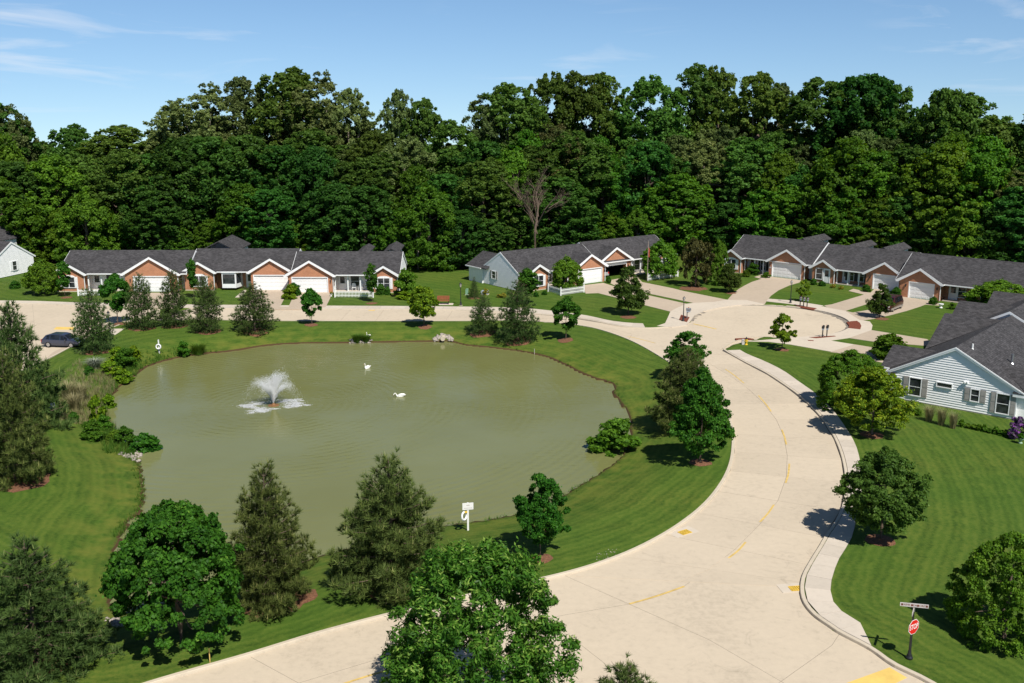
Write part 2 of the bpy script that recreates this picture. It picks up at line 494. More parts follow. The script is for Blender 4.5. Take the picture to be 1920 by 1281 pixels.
def npmesh(name, V, F, mat, tint=None, vec=None, smooth=False):
    me = bpy.data.meshes.new(name)
    nv, (nf, k) = len(V), F.shape
    me.vertices.add(nv); me.vertices.foreach_set('co', np.ascontiguousarray(V, dtype=np.float32).ravel())
    me.loops.add(nf * k); me.loops.foreach_set('vertex_index', np.ascontiguousarray(F, dtype=np.int32).ravel())
    me.polygons.add(nf); me.polygons.foreach_set('loop_start', np.arange(0, nf * k, k, dtype=np.int32))
    if smooth:
        me.polygons.foreach_set('use_smooth', np.ones(nf, dtype=bool))
    if mat: me.materials.append(MAT[mat])
    if tint is not None:
        a = me.attributes.new('tint', 'FLOAT', 'POINT'); a.data.foreach_set('value', np.ascontiguousarray(tint, dtype=np.float32))
    me.update(calc_edges=True)
    return me
# ------------------------------------------------------------------ outlines, read off the photo and laid on the ground
Z_WATER, Z_LAWN, Z_ROAD = -0.9, 0.10, 0.0
SHORE = smooth(GP([(385, 664), (338, 671), (302, 680), (268, 693), (256, 706), (238, 718), (222, 731), (207, 751), (201, 776), (208, 797), (224, 812), (236, 834), (246, 853),
    (263, 869), (268, 892), (272, 920), (268, 955), (240, 987), (216, 1050), (210, 1115), (223, 1150), (300, 1136), (450, 1096), (530, 1068), (600, 1045), (700, 1019), (800, 995),
    (850, 985), (920, 976), (975, 964), (1040, 940), (1075, 918), (1108, 898), (1146, 873), (1168, 850), (1180, 820), (1178, 788), (1170, 768), (1149, 740), (1151, 726), (1137, 717),
    (1114, 711), (1083, 698), (1062, 687), (1022, 670), (975, 660), (920, 653), (870, 648), (842, 641), (820, 641), (760, 642), (700, 643), (640, 644), (560, 645), (500, 649), (450, 657), (420, 661)], Z_WATER), 4, True)
EDGE_POND = smooth(GP([(180, 1320), (300, 1281), (470, 1232), (600, 1192), (740, 1155), (900, 1117), (1060, 1080), (1150, 1052), (1220, 1021), (1280, 985), (1330, 943), (1364, 895),
    (1377, 850), (1375, 799), (1355, 762), (1320, 722), (1252, 677), (1190, 642), (1130, 620), (1080, 610), (1010, 604), (930, 602), (800, 603), (640, 603), (500, 602), (430, 601),
    (330, 601), (262, 602), (236, 606), (210, 615), (175, 628), (140, 646), (100, 668), (30, 700), (-80, 745)]), 6)
EDGE_RIGHT = smooth(GP([(1830, 1338), (1736, 1281), (1671, 1249), (1628, 1219), (1573, 1190), (1552, 1176), (1525, 1157), (1508, 1138), (1500, 1119), (1499, 1098), (1504, 1078), (1519, 1051),
    (1534, 1027), (1548, 1003), (1567, 975), (1579, 945), (1583, 915), (1581, 880), (1571, 842), (1553, 805), (1530, 775), (1500, 746), (1470, 724), (1435, 701), (1400, 683), (1371, 667), (1355, 657)]), 6)
EDGE_FAR = smooth(GP([(-200, 569), (-60, 570), (61, 571), (148, 574), (240, 577), (420, 580), (640, 581), (800, 582), (900, 584), (1007, 590), (1090, 599), (1150, 611), (1182, 615.5), (1220, 617),
    (1260, 614), (1285, 610)]), 6)
CUL_C, CUL_R = (30.65, 118.9), 9.4
def circ(r, a0=0.0, a1=360.0, n=72):
    return [(CUL_C[0] + r * math.cos(R(a0 + (a1 - a0) * i / n)), CUL_C[1] + r * math.sin(R(a0 + (a1 - a0) * i / n))) for i in range(n + 1)]
def poly_dist(P, poly, closed=True):
    A = np.array(poly, dtype=float)
    B = np.roll(A, -1, axis=0) if closed else A[1:]
    if not closed: A = A[:-1]
    out = np.full(len(P), 1e9)
    for a, b in zip(A, B):
        d = b - a
        L = d @ d + 1e-12
        t = np.clip(((P - a) @ d) / L, 0, 1)
        q = P - (a + t[:, None] * d)
        np.minimum(out, (q * q).sum(1), out=out)
    return np.sqrt(out)
def poly_in(P, poly):
    A = np.array(poly, dtype=float); B = np.roll(A, -1, axis=0)
    c = np.zeros(len(P), dtype=bool)
    for (x0, y0), (x1, y1) in zip(A, B):
        m = (y0 > P[:, 1]) != (y1 > P[:, 1])
        if m.any():
            xi = (x1 - x0) * (P[m, 1] - y0) / (y1 - y0) + x0
            k = np.zeros(len(P), dtype=bool); k[m] = P[m, 0] < xi
            c ^= k
    return c
_SA = np.array(SHORE); _SB = np.roll(_SA, -1, axis=0); _SD = _SB - _SA; _SL = (_SD ** 2).sum(1) + 1e-12
_GZ = {}
def shore_at(x, y):                                  # (distance to the shore, inside the pond?)
    p = np.array((x, y))
    t = np.clip(((p - _SA) * _SD).sum(1) / _SL, 0, 1)
    q = p - (_SA + t[:, None] * _SD)
    d = math.sqrt((q * q).sum(1).min())
    m_ = (_SA[:, 1] > y) != (_SB[:, 1] > y)
    xi = _SD[m_, 0] * (y - _SA[m_, 1]) / _SD[m_, 1] + _SA[m_, 0]
    return d, bool((x < xi).sum() % 2)
def ground_z(x, y):
    d, ins = shore_at(x, y)
    if ins:
        return Z_WATER - 0.25 - min(1.2, d * 0.3)
    t = min(1, max(0, d / 5.5))
    return Z_WATER + 0.12 + (Z_LAWN - Z_WATER - 0.12) * (t * t * (3 - 2 * t) * 0.6 + 0.4 * t)
def GB(px, py):                                      # ground point, banks included
    z = Z_LAWN
    for _ in range(8):
        x, y = G(px, py, z)
        z = 0.5 * z + 0.5 * ground_z(x, y)
    return x, y, ground_z(x, y)
# road strip: pond edge against the opposite edge
SL = [p for p in EDGE_POND]
i0 = min(range(len(SL)), key=lambda i: (Vector(SL[i]) - Vector(G(1060, 1080))).length)
i1 = min(range(len(SL)), key=lambda i: (Vector(SL[i]) - Vector(G(262, 602))).length)
RIGHT_LINE = [p for p in EDGE_RIGHT if p[1] > G(1499, 1100)[1] - 0.3][:] + smooth(GP([(1355, 657), (1322, 643), (1290, 632), (1255, 623), (1220, 617), (1182, 615.5), (1150, 611)]), 4) \
    + [p for p in EDGE_FAR if G(240, 577)[0] < p[0] < G(1150, 611)[0]][::-1]
def resample(pl, step):
    P = [Vector(p) for p in pl]
    out, acc = [P[0]], 0.0
    for a, b in zip(P, P[1:]):
        L = (b - a).length
        while L > 1e-9 and acc + L >= step:
            t = (step - acc) / L
            a = a.lerp(b, t); out.append(a.copy()); L = (b - a).length; acc = 0.0
        acc += L
    return out
ls = resample(SL[i0:i1 + 1], 4.2)
rs_ = resample(RIGHT_LINE, 0.15)
pairs, last = [], 0
for p in ls:
    j = min(range(last, len(rs_)), key=lambda k: (rs_[k] - p).length)
    last = j
    pairs.append((p, rs_[j]))
STRIP = [tuple(a) for a, b in pairs] + [tuple(b) for a, b in pairs][::-1]
strip_fine = SL[i0:i1 + 1]
ROAD_STRIP = list(strip_fine) + [tuple(pairs[-1][1])] + [tuple(q) for q in rs_[:last + 1]][::-1]
A60 = [p for p in EDGE_POND if p[0] <= G(1220, 1021)[0] + 0.01 and p[1] < 60]
B60 = [p for p in EDGE_RIGHT if p[1] <= G(1519, 1051)[1] + 0.01]
ROAD_LOW = A60 + B60[::-1] + GP([(1900, 1400), (1500, 1400), (1250, 1348), (1000, 1342), (700, 1380), (300, 1450), (0, 1500)])
ROAD_CUL = circ(CUL_R)[:-1]
ROAD_MOUTH = GP([(1420, 637), (1375, 646), (1350, 660), (1330, 690), (1290, 672), (1220, 640), (1160, 620), (1182, 615.5), (1220, 617), (1260, 614), (1285, 610), (1330, 585), (1480, 600)])
ROAD_LEFT = GP([(300, 578), (300, 601)]) + [p for p in EDGE_POND if p[0] < G(262, 602)[0] + 0.2 and p[1] > 70] + GP([(-300, 720), (-200, 569)]) + [p for p in EDGE_FAR if p[0] < G(240, 577)[0]]
ROADS = [ROAD_STRIP, ROAD_LOW, ROAD_CUL, ROAD_MOUTH, ROAD_LEFT]
# woodland edge (front of the wood)
WOOD_EDGE = [(-140, 150), (-95, 158), (-60, 165), (-35, 166), (-22, 163), (-13.5, 155.5), (-7, 156), (0, 164), (8, 170), (15, 172), (38, 172), (50, 165), (66, 152), (80, 138), (98, 120), (130, 95)]
WOOD_POLY = WOOD_EDGE + [(600, 95), (600, 600), (-600, 600), (-600, 150)]
# ------------------------------------------------------------------ ground: one sheet, pond bed and road beds sunk into it
def axis_pts(lo, hi, step, outer):
    return np.concatenate([[-o for o in outer[::-1]] if lo < 0 else [], np.arange(lo, hi + 1e-6, step), outer])
gx = np.concatenate([[-3000, -800, -300, -150, -110, -90], np.arange(-78, 84.1, 0.38), [90, 110, 150, 300, 800, 3000]])
gy = np.concatenate([[-600, -150, -40, 0, 15, 22], np.arange(26, 166.1, 0.38), [172, 180, 200, 260, 400, 900, 3500]])
XX, YY = np.meshgrid(gx, gy)
PG = np.stack([XX.ravel(), YY.ravel()], 1)
near_pond = (PG[:, 0] > -50) & (PG[:, 0] < 25) & (PG[:, 1] > 35) & (PG[:, 1] < 125)
pd = np.full(len(PG), 60.0)
pd[near_pond] = poly_dist(PG[near_pond], SHORE)
pin = np.zeros(len(PG), bool)
pin[near_pond] = poly_in(PG[near_pond], SHORE)
tt = np.clip(pd / 5.5, 0, 1)
zz = Z_WATER + 0.12 + (Z_LAWN - Z_WATER - 0.12) * (tt * tt * (3 - 2 * tt) * 0.6 + 0.4 * tt)
zz = np.where(pin, Z_WATER - 0.25 - np.minimum(1.2, pd * 0.3), zz)
inr = (PG[:, 0] > -80) & (PG[:, 0] < 90) & (PG[:, 1] > 20) & (PG[:, 1] < 145)
road_in = np.full(len(PG), -5.0)
for rp in ROADS:
    Q = PG[inr]
    m = poly_in(Q, rp)
    d = poly_dist(Q, rp); d = np.where(m, d, -d)
    road_in[inr] = np.maximum(road_in[inr], d)
k = np.clip((road_in + 0.11) / 0.22, 0, 1)
zz = np.where(road_in > -0.11, Z_LAWN * (1 - k) - 0.28 * k, zz)
_far = np.hypot(PG[:, 0], (PG[:, 1] - 110) * np.where(PG[:, 1] < 110, 0.6, 1.0))
zz = zz - np.maximum(0, _far - 135) * 0.035          # beyond the wood the land falls away to the river
stripe = np.full(len(PG), 0.0)
d_right = np.full(len(PG), 50.0)
d_right[inr] = poly_dist(PG[inr], EDGE_RIGHT, False)
inside_loop = poly_in(PG, list(EDGE_POND))
right_l = (~inside_loop) & (PG[:, 0] > 8) & (PG[:, 1] < 97)
stripe = np.where(inside_loop, pd, np.where(right_l, d_right, PG[:, 0] * 0.62 + PG[:, 1] * 0.78))
wood = poly_in(PG, WOOD_POLY) & (poly_dist(PG, WOOD_EDGE, False) > 0.5)
nx_, ny_ = len(gx), len(gy)
idx = np.arange(nx_ * ny_).reshape(ny_, nx_)
FQ = np.stack([idx[:-1, :-1].ravel(), idx[:-1, 1:].ravel(), idx[1:, 1:].ravel(), idx[1:, :-1].ravel()], 1)
m, t, b, o = mat_new('lawn'); MAT['lawn'] = m
ge = N(t, 'ShaderNodeNewGeometry')
a_st = N(t, 'ShaderNodeAttribute', attribute_name='stripe')
a_pd = N(t, 'ShaderNodeAttribute', attribute_name='shore')
a_wd = N(t, 'ShaderNodeAttribute', attribute_name='woodland')
def noise(sc, det=5.0, ro=0.6):
    n = N(t, 'ShaderNodeTexNoise', ins={'Scale': sc, 'Detail': det, 'Roughness': ro})
    LK(t, ge, 'Position', n, 'Vector'); return n
def MA(op, a, b_=None, c=None):
    n = N(t, 'ShaderNodeMath', operation=op)
    for i, v in enumerate((a, b_, c)):
        if v is None: continue
        if isinstance(v, (int, float)): n.inputs[i].default_value = v
        else: t.links.new(v, n.inputs[i])
    return n.outputs[0]
def MRG(v, f0, f1, t0=0.0, t1=1.0):
    n = N(t, 'ShaderNodeMapRange', ins={'From Min': f0, 'From Max': f1, 'To Min': t0, 'To Max': t1}); t.links.new(v, n.inputs[0]); return n.outputs[0]
n_big, n_mid, n_fine, n_grain = noise(0.09), noise(0.7, 6), noise(5.0, 6, 0.7), noise(38.0, 3, 0.7)
wob = MA('MULTIPLY_ADD', n_mid.outputs['Fac'], 1.0, a_st.outputs['Fac'])
st = MA('SINE', MA('MULTIPLY', wob, 2 * PI / 1.55))
st2 = MA('SINE', MA('MULTIPLY', wob, 2 * PI / 0.52))
amp = MRG(n_big.outputs['Fac'], 0.35, 0.7, 0.25, 1.0)
val = MA('MULTIPLY_ADD', MA('MULTIPLY', st, amp), 0.10, MA('MULTIPLY_ADD', st2, 0.06, 0.5))
val = MA('ADD', val, MA('MULTIPLY_ADD', n_fine.outputs['Fac'], 0.55, -0.27))
val = MA('ADD', val, MA('MULTIPLY_ADD', n_mid.outputs['Fac'], 0.45, -0.22))
val = MA('ADD', val, MA('MULTIPLY_ADD', n_grain.outputs['Fac'], 0.5, -0.25))
rp_ = ramp(t, [(0.12, (0.018, 0.046, 0.006)), (0.5, (0.060, 0.114, 0.014)), (0.92, (0.128, 0.182, 0.028))])
t.links.new(val, rp_.inputs[0])
# dry, yellower turf near the bank and in patches
dry = MA('MULTIPLY', MRG(a_pd.outputs['Fac'], 6.5, 0.3), MRG(n_mid.outputs['Fac'], 0.38, 0.66))
dry2 = MA('MAXIMUM', MA('MULTIPLY', dry, 0.85), MA('MULTIPLY', MRG(n_big.outputs['Fac'], 0.44, 0.66), MRG(MA('ADD', n_fine.outputs['Fac'], MA('MULTIPLY', st2, .05)), 0.38, 0.72, 0.05, 0.62)))
mxd = N(t, 'ShaderNodeMix', data_type='RGBA'); mxd.inputs['B'].default_value = (0.150, 0.160, 0.028, 1)
t.links.new(dry2, mxd.inputs['Factor']); LK(t, rp_, 'Color', mxd, 'A')
mxs = N(t, 'ShaderNodeMix', data_type='RGBA'); mxs.inputs['B'].default_value = (0.075, 0.045, 0.022, 1)
soilf = MA('MAXIMUM', MRG(MA('MULTIPLY_ADD', n_fine.outputs['Fac'], 0.5, a_pd.outputs['Fac']), 0.62, 0.38), 0)
t.links.new(soilf, mxs.inputs['Factor']); LK(t, mxd, 'Result', mxs, 'A')
mxw = N(t, 'ShaderNodeMix', data_type='RGBA'); mxw.inputs['B'].default_value = (0.065, 0.050, 0.028, 1)
LK(t, a_wd, 'Fac', mxw, 'Factor'); LK(t, mxs, 'Result', mxw, 'A'); LK(t, mxw, 'Result', b, 'Base Color')
b.inputs['Roughness'].default_value = 0.85
b.inputs['Specular IOR Level'].default_value = 0.12
bp = N(t, 'ShaderNodeBump', ins={'Strength': 0.7, 'Distance': 0.05})
t.links.new(MA('ADD', MA('MULTIPLY', n_grain.outputs['Fac'], 0.7), n_fine.outputs['Fac']), bp.inputs['Height']); LK(t, bp, 0, b, 'Normal')
me = npmesh('ground', np.stack([PG[:, 0], PG[:, 1], zz], 1), FQ, 'lawn', smooth=True)
for nm_, arr in (('stripe', stripe), ('shore', np.where(pin, -1.0, pd)), ('woodland', wood.astype(np.float32))):
    a = me.attributes.new(nm_, 'FLOAT', 'POINT'); a.data.foreach_set('value', arr.astype(np.float32))
link('ground', me, kind='structure')
# ------------------------------------------------------------------ pond water: turbid, lightly rippled
m, t, b, o = mat_new('water'); MAT['water'] = m
ge = N(t, 'ShaderNodeNewGeometry')
b.inputs['Roughness'].default_value = 0.07
b.inputs['IOR'].default_value = 1.33
n1 = noise(0.05, 4)
rw = ramp(t, [(0.35, (0.155, 0.162, 0.054)), (0.65, (0.180, 0.192, 0.080))])
LK(t, n1, 'Fac', rw, 'Fac'); LK(t, rw, 'Color', b, 'Base Color')
mpw = N(t, 'ShaderNodeMapping'); mpw.inputs['Scale'].default_value = (0.9, 2.0, 1); mpw.inputs['Rotation'].default_value = (0, 0, R(22))
LK(t, ge, 'Position', mpw, 'Vector')
n2 = N(t, 'ShaderNodeTexNoise', ins={'Scale': 1.5, 'Detail': 4.0, 'Roughness': 0.55, 'Distortion': 0.4}); LK(t, mpw, 0, n2, 'Vector')
n3 = noise(0.11, 3)
fx, fy = G(513, 760, Z_WATER)
mpr = N(t, 'ShaderNodeMapping'); mpr.inputs['Location'].default_value = (-fx, -fy, 0)
LK(t, ge, 'Position', mpr, 'Vector')
wv = N(t, 'ShaderNodeTexWave', wave_type='RINGS', rings_direction='SPHERICAL', ins={'Scale': 0.42, 'Distortion': 1.6, 'Detail': 2.0, 'Detail Scale': 0.6})
LK(t, mpr, 0, wv, 'Vector')
hh = MA('MULTIPLY_ADD', MA('MULTIPLY', wv.outputs['Fac'], MRG(n3.outputs['Fac'], 0.42, 0.62)), 0.35, MA('MULTIPLY', n2.outputs['Fac'], MRG(n3.outputs['Fac'], 0.36, 0.66, 0.25, 1.1)))
bp = N(t, 'ShaderNodeBump', ins={'Strength': 0.36, 'Distance': 0.09}); t.links.new(hh, bp.inputs['Height']); LK(t, bp, 0, b, 'Normal')
mbw = MB()
cx_, cy_ = np.mean(np.array(SHORE), 0)
ws = [(cx_ + (x - cx_) * 1.02 + (0.4 if x > cx_ else -0.4), cy_ + (y - cy_) * 1.02 + (0.4 if y > cy_ else -0.4)) for x, y in SHORE]
mbw.add([(x, y, Z_WATER) for x, y in ws], [tuple(range(len(ws)))])
mbw.build('pond_water', 'water', kind='structure')
# ------------------------------------------------------------------ roads
def slab(name, poly, mat, z, th=0.12, parent=None, kind='structure'):
    return MB().prism([(p[0], p[1]) for p in poly], z - th, z, 'z').build(name, mat, parent, kind=kind)
def shrink(poly, d):
    c = Vector((sum(p[0] for p in poly) / len(poly), sum(p[1] for p in poly) / len(poly)))
    out = []
    for p in poly:
        v = Vector(p[:2]) - c
        out.append(c + v * (1 - d / max(v.length, 0.01)))
    return out
road = thing('road', None, None); road['kind'] = 'structure'
slab('road_bed', ROAD_STRIP, 'joint', -0.004, 0.15, road, None)
slab('junction_slab', ROAD_LOW, 'concrete_road', 0.0, 0.1, road, None)
slab('junction_slab', ROAD_LEFT, 'concrete_road', 0.0, 0.1, road, None)
slab('turning_circle', ROAD_CUL, 'concrete_road', 0.010, 0.1, road, None)
slab('road_mouth', ROAD_MOUTH, 'concrete_road', 0.005, 0.1, road, None)
rnd = random.Random(5)
for (a0, b0), (a1, b1) in zip(pairs, pairs[1:]):
    if (b1 - b0).length < 0.4: b1 = b0 + (a1 - a0).normalized() * 0.4
    m0, m1 = (a0 + b0) / 2, (a1 + b1) / 2
    for q in ([a0, m0, m1, a1], [m0, b0, b1, m1]):
        q2 = shrink([tuple(x) for x in q], 0.016)
        slab('slab', q2, 'concrete_road', 0.014 + rnd.uniform(-0.002, 0.002), 0.1, road, None)
# worn tar joints across the junction
def strip_line(name, pl, wd, mat, z, parent=None, kind='structure', th=0.004):
    mb = MB()
    P = [Vector(p) for p in pl]
    L, Rr = [], []
    for i, p in enumerate(P):
        tdir = (P[min(i + 1, len(P) - 1)] - P[max(i - 1, 0)]).normalized()
        nrm = Vector((-tdir.y, tdir.x))
        L.append(p + nrm * wd / 2); Rr.append(p - nrm * wd / 2)
    n = len(P)
    vs = [(p.x, p.y, z) for p in L] + [(p.x, p.y, z) for p in Rr] + [(p.x, p.y, z - th) for p in L] + [(p.x, p.y, z - th) for p in Rr]
    fs = []
    for i in range(n - 1):
        fs += [(i, n + i, n + i + 1, i + 1), (2 * n + i, 2 * n + i + 1, 3 * n + i + 1, 3 * n + i), (i, i + 1, 2 * n + i + 1, 2 * n + i), (n + i, 3 * n + i, 3 * n + i + 1, n + i + 1)]
    fs += [(0, 2 * n, 3 * n, n), (n - 1, 2 * n - 1, 4 * n - 1, 3 * n - 1)]
    mb.add(vs, fs)
    return mb.build(name, mat, parent, kind=kind)
for pl in ([(1060, 1080), (1180, 1133), (1330, 1200), (1470, 1281)], [(560, 1281), (735, 1228), (900, 1187), (1060, 1153), (1180, 1133)], [(470, 1232), (560, 1281)], [(880, 1122), (990, 1170)],
           [(1180, 1133), (1283, 1099), (1398, 1017)], [(1090, 1210), (1140, 1249)], [(1460, 1281), (1560, 1210), (1573, 1190)], [(150, 574), (150, 640)], [(61, 571), (70, 680)]):
    strip_line('joint', GP(pl), 0.014, 'joint', 0.003, road, None)
# lane dashes, bands and a painted bar at the turning circle
paint = thing('lane_marking', None, None); paint['kind'] = 'structure'
for pl in ([(1180, 1133), (1232, 1118), (1283, 1100)], [(1366, 1047), (1384, 1033), (1398, 1017)], [(1425, 979), (1440, 963), (1451, 947)], [(1473, 906), (1478, 890), (1480, 870)], [(1474.5, 834), (1471, 820), (1466, 806)],
           [(1446, 772), (1435, 757), (1422, 742)], [(1395, 719), (1378, 705), (1360, 692.5)], [(1229, 644), (1203, 637), (1177, 631)], [(640, 1284), (690, 1268), (738, 1254)], [(1300, 607.5), (1320, 612), (1343, 617.5)]):
    wd = 0.28 if pl[0][0] == 1300 else 0.12
    strip_line('dash', smooth(GP(pl), 4), wd, 'yellow_paint', 0.021, paint, None)
slab('painted_band', GP([(1668, 1251.5), (1701, 1271), (1640, 1300), (1540, 1345), (1480, 1330), (1587, 1281)]), 'yellow_band', 0.006, 0.004, paint, None)
slab('painted_band', GP([(106, 613), (140, 613.5), (137, 618.5), (100, 618)]), 'yellow_band', 0.006, 0.004, paint, None)
# ------------------------------------------------------------------ kerbs
def kerb(pl, side, h=0.14, wd=0.24, name='kerb', z0=-0.1):
    P = resample(pl, 0.6) + [Vector(pl[-1])]
    mb = MB(); rings = []
    for i, p in enumerate(P):
        tdir = (P[min(i + 1, len(P) - 1)] - P[max(i - 1, 0)])
        if tdir.length < 1e-6: continue
        tdir = tdir.normalized()
        nrm = Vector((-tdir.y, tdir.x)) * side
        prof = [(0.0, z0), (0.03, h - 0.025), (0.055, h), (wd, h), (wd, z0)]
        rings.append([(p.x + nrm.x * a, p.y + nrm.y * a, c) for a, c in prof])
    mb.loft(rings)
    return mb.build(name, 'concrete_kerb', kerbs, kind=None)
kerbs = thing('kerb', None, None); kerbs['kind'] = 'structure'
kerb(EDGE_POND, 1, name='kerb_run')
kerb(EDGE_RIGHT, -1, name='kerb_run')
kerb([p for p in EDGE_FAR], 1, 0.125, name='kerb_run')
kerb(circ(CUL_R, -82, 158, 80), -1, 0.06, 0.32, name='rolled_kerb')
kerb(circ(CUL_R + 0.002, 33, 62, 16), -1, 0.14, 0.2, name='kerb_run')
kerb(smooth(GP([(1353, 655), (1362, 647), (1380, 640), (1405, 634), (1432, 632)]), 5), -1, 0.11, name='kerb_run')
# dark gutter stain round the turning circle
def ring_sheet(name, r0, r1, a0, a1, z, mat, n=40, jag=0.0, seed=1):
    rr = random.Random(seed); mb = MB(); vs, fs = [], []
    for i in range(n + 1):
        a = R(a0 + (a1 - a0) * i / n)
        ri = r0 - jag * rr.random() * math.sin(PI * i / n)
        vs += [(CUL_C[0] + ri * math.cos(a), CUL_C[1] + ri * math.sin(a), z), (CUL_C[0] + r1 * math.cos(a), CUL_C[1] + r1 * math.sin(a), z)]
    for i in range(n):
        fs.append((2 * i, 2 * i + 1, 2 * i + 3, 2 * i + 2))
    return mb.add(vs, fs).build(name, mat, road)
ring_sheet('gutter_stain', 9.12, 9.39, -58, 172, 0.0145, 'gutter_stain', 60, 0.12, 3)
ring_sheet('gutter_stain', 9.0, 9.38, 122, 184, 0.019, 'gutter_stain', 40, 1.3, 4)
ring_sheet('gutter_stain', 9.05, 9.38, -30, 40, 0.019, 'gutter_stain', 40, 0.5, 6)
# ------------------------------------------------------------------ pavements: separate slabs between kerb and lawn
def pavement(name, inner, outer, step, z=0.135):
    root = thing(name, None, None); root['kind'] = 'structure'
    A = resample(inner, step); B = resample(outer, 0.1)
    pr, last = [], 0
    for p in A:
        j = min(range(last, len(B)), key=lambda q: (B[q] - p).length); last = j
        pr.append((p, B[j]))
    for (a0, b0), (a1, b1) in zip(pr, pr[1:]):
        if (b1 - b0).length < 0.05: continue
        slab('slab', shrink([tuple(a0), tuple(b0), tuple(b1), tuple(a1)], 0.013), 'concrete_walk', z + rnd.uniform(-0.003, 0.003), 0.14, root, None)
    slab('slab_bed', [tuple(a) for a, b in pr] + [tuple(b) for a, b in pr][::-1], 'joint', z - 0.03, 0.1, root, None)
def offset(pl, d):
    P = [Vector(p) for p in pl]; out = []
    for i, p in enumerate(P):
        tdir = (P[min(i + 1, len(P) - 1)] - P[max(i - 1, 0)]).normalized()
        out.append((p.x - tdir.y * d, p.y + tdir.x * d))
    return out
LAWN_R = smooth(GP([(1628, 1217.5), (1647, 1210), (1651, 1199), (1641, 1187), (1606, 1168), (1573, 1146), (1560, 1127), (1557, 1108), (1560, 1087), (1573, 1051), (1596, 1013), (1607, 968), (1615, 930), (1616, 895), (1611, 860),
    (1601, 830), (1578.5, 794), (1555.6, 764.6), (1525, 737), (1500, 719.5), (1470, 698), (1435, 680), (1397, 664), (1378, 650), (1381, 643), (1396, 640)]), 5)
walk_in = offset([p for p in EDGE_RIGHT if p[1] >= G(1628, 1219)[1]], -0.27)
pavement('pavement', walk_in, LAWN_R, 1.55)
FAR_LAWN = smooth(GP([(-200, 564), (-60, 565), (61, 566), (148, 569), (300, 572), (420, 573.5), (611, 575), (760, 575.8), (880, 577), (960, 578.5), (1002, 581), (1092, 592), (1150, 604), (1205, 608.5), (1247, 606)]), 5)
pavement('pavement', offset([p for p in EDGE_FAR if p[0] < G(1235, 612)[0]], 0.27), FAR_LAWN, 1.6)
# ------------------------------------------------------------------ drives and aprons (flat concrete, a step above the lawn)
def drive(px, mat, z, name='driveway', sm=0):
    pl = GP(px, z)
    return slab(name, pl, mat, z, 0.14)
drive([(1232, 611), (1247, 606), (1251, 598), (1257, 584), (1272, 576), (1287.5, 569.6), (1301, 568), (1340, 566), (1362.5, 562), (1400, 562), (1434, 563.5), (1434, 570.2), (1410, 570.4), (1380, 572), (1350, 576.2), (1320, 582.8), (1302, 591), (1294, 602), (1287, 609), (1260, 613)], 'concrete_apron', 0.135, 'apron')
drive([(1093, 535), (1131, 530.5), (1152, 537), (1212.5, 553), (1288, 569.8), (1257, 584.3), (1200, 570), (1145, 555.5), (1121, 549.5), (1098, 550.3)], 'concrete_drive', 0.127)
drive([(1136, 527), (1192, 516), (1204, 529), (1260, 540.3), (1283, 546), (1363, 562), (1340, 566.5), (1301, 568.3), (1212.5, 549.6), (1156, 537)], 'concrete_drive', 0.131)
drive([(1427.5, 523), (1414, 519.5), (1430, 514.8), (1446, 519), (1502, 525.5), (1499, 529.5), (1480, 535), (1460, 544), (1446, 554), (1439, 562), (1434, 570), (1400, 562.8), (1364, 562.3), (1375, 550), (1385, 542), (1396, 535.5), (1410, 528.5)], 'concrete_drive', 0.139)
drive([(1440, 560), (1483, 563.2), (1544, 573), (1532, 578), (1477, 569.5), (1437, 565)], 'concrete_walk', 0.123, 'pavement_link')
drive([(1632, 549), (1640, 541), (1686, 550), (1665, 561.5), (1629, 569), (1585, 583), (1553, 577.5), (1545, 573), (1560, 570.6), (1620, 552.5), (1591, 545.5), (1600, 541.5)], 'concrete_drive', 0.127)
drive([(1690, 556), (1748, 564), (1764, 570), (1760, 573), (1735, 571), (1726, 574.5), (1701, 582.5), (1669, 591), (1650, 595), (1640, 597.5), (1610, 602), (1585, 590), (1585, 583), (1599, 586), (1629, 581), (1660, 572.5)], 'concrete_drive', 0.131)
_arc = circ(CUL_R + 0.05, -72, 42, 30)
slab('apron', GP([(1543, 574.5), (1553, 577), (1585, 583), (1612, 600), (1631, 603), (1636, 610), (1634, 619), (1592.5, 633.5), (1557, 638.6), (1602, 646), (1568, 661), (1480, 645.6), (1440, 640.6), (1400, 640)], 0.135) + _arc, 'concrete_apron', 0.135, 0.14)
drive([(1592, 633.7), (1634, 619), (1738, 636), (1760, 650), (1639, 640.6)], 'concrete_drive', 0.139)
drive([(1557, 660), (1602, 645.8), (1634, 651), (1720, 668), (1700, 690), (1568, 661)], 'concrete_drive', 0.139)
drive([(478, 543.5), (545, 543.5), (532.5, 561), (525, 575), (541, 575.2), (547.5, 561), (554, 547.5), (622, 547.5), (619, 559), (611, 575.5), (590, 580), (470, 580), (464, 574.5)], 'concrete_drive', 0.141)
drive([(250, 549), (338, 549), (336, 573), (330, 578.5), (240, 577), (238, 571.5)], 'concrete_drive', 0.141)
drive([(441, 557.5), (452, 557.5), (463, 544), (457, 544)], 'concrete_walk', 0.137, 'path')
drive([(205, 633), (207, 616.5), (233, 616.3), (222, 624), (214, 629)], 'concrete_walk', 0.125, 'path')
drive([(75, 682), (100, 660), (150, 636), (150, 648), (118, 662), (90, 676)], 'concrete_drive', 0.012, 'parking_pad')
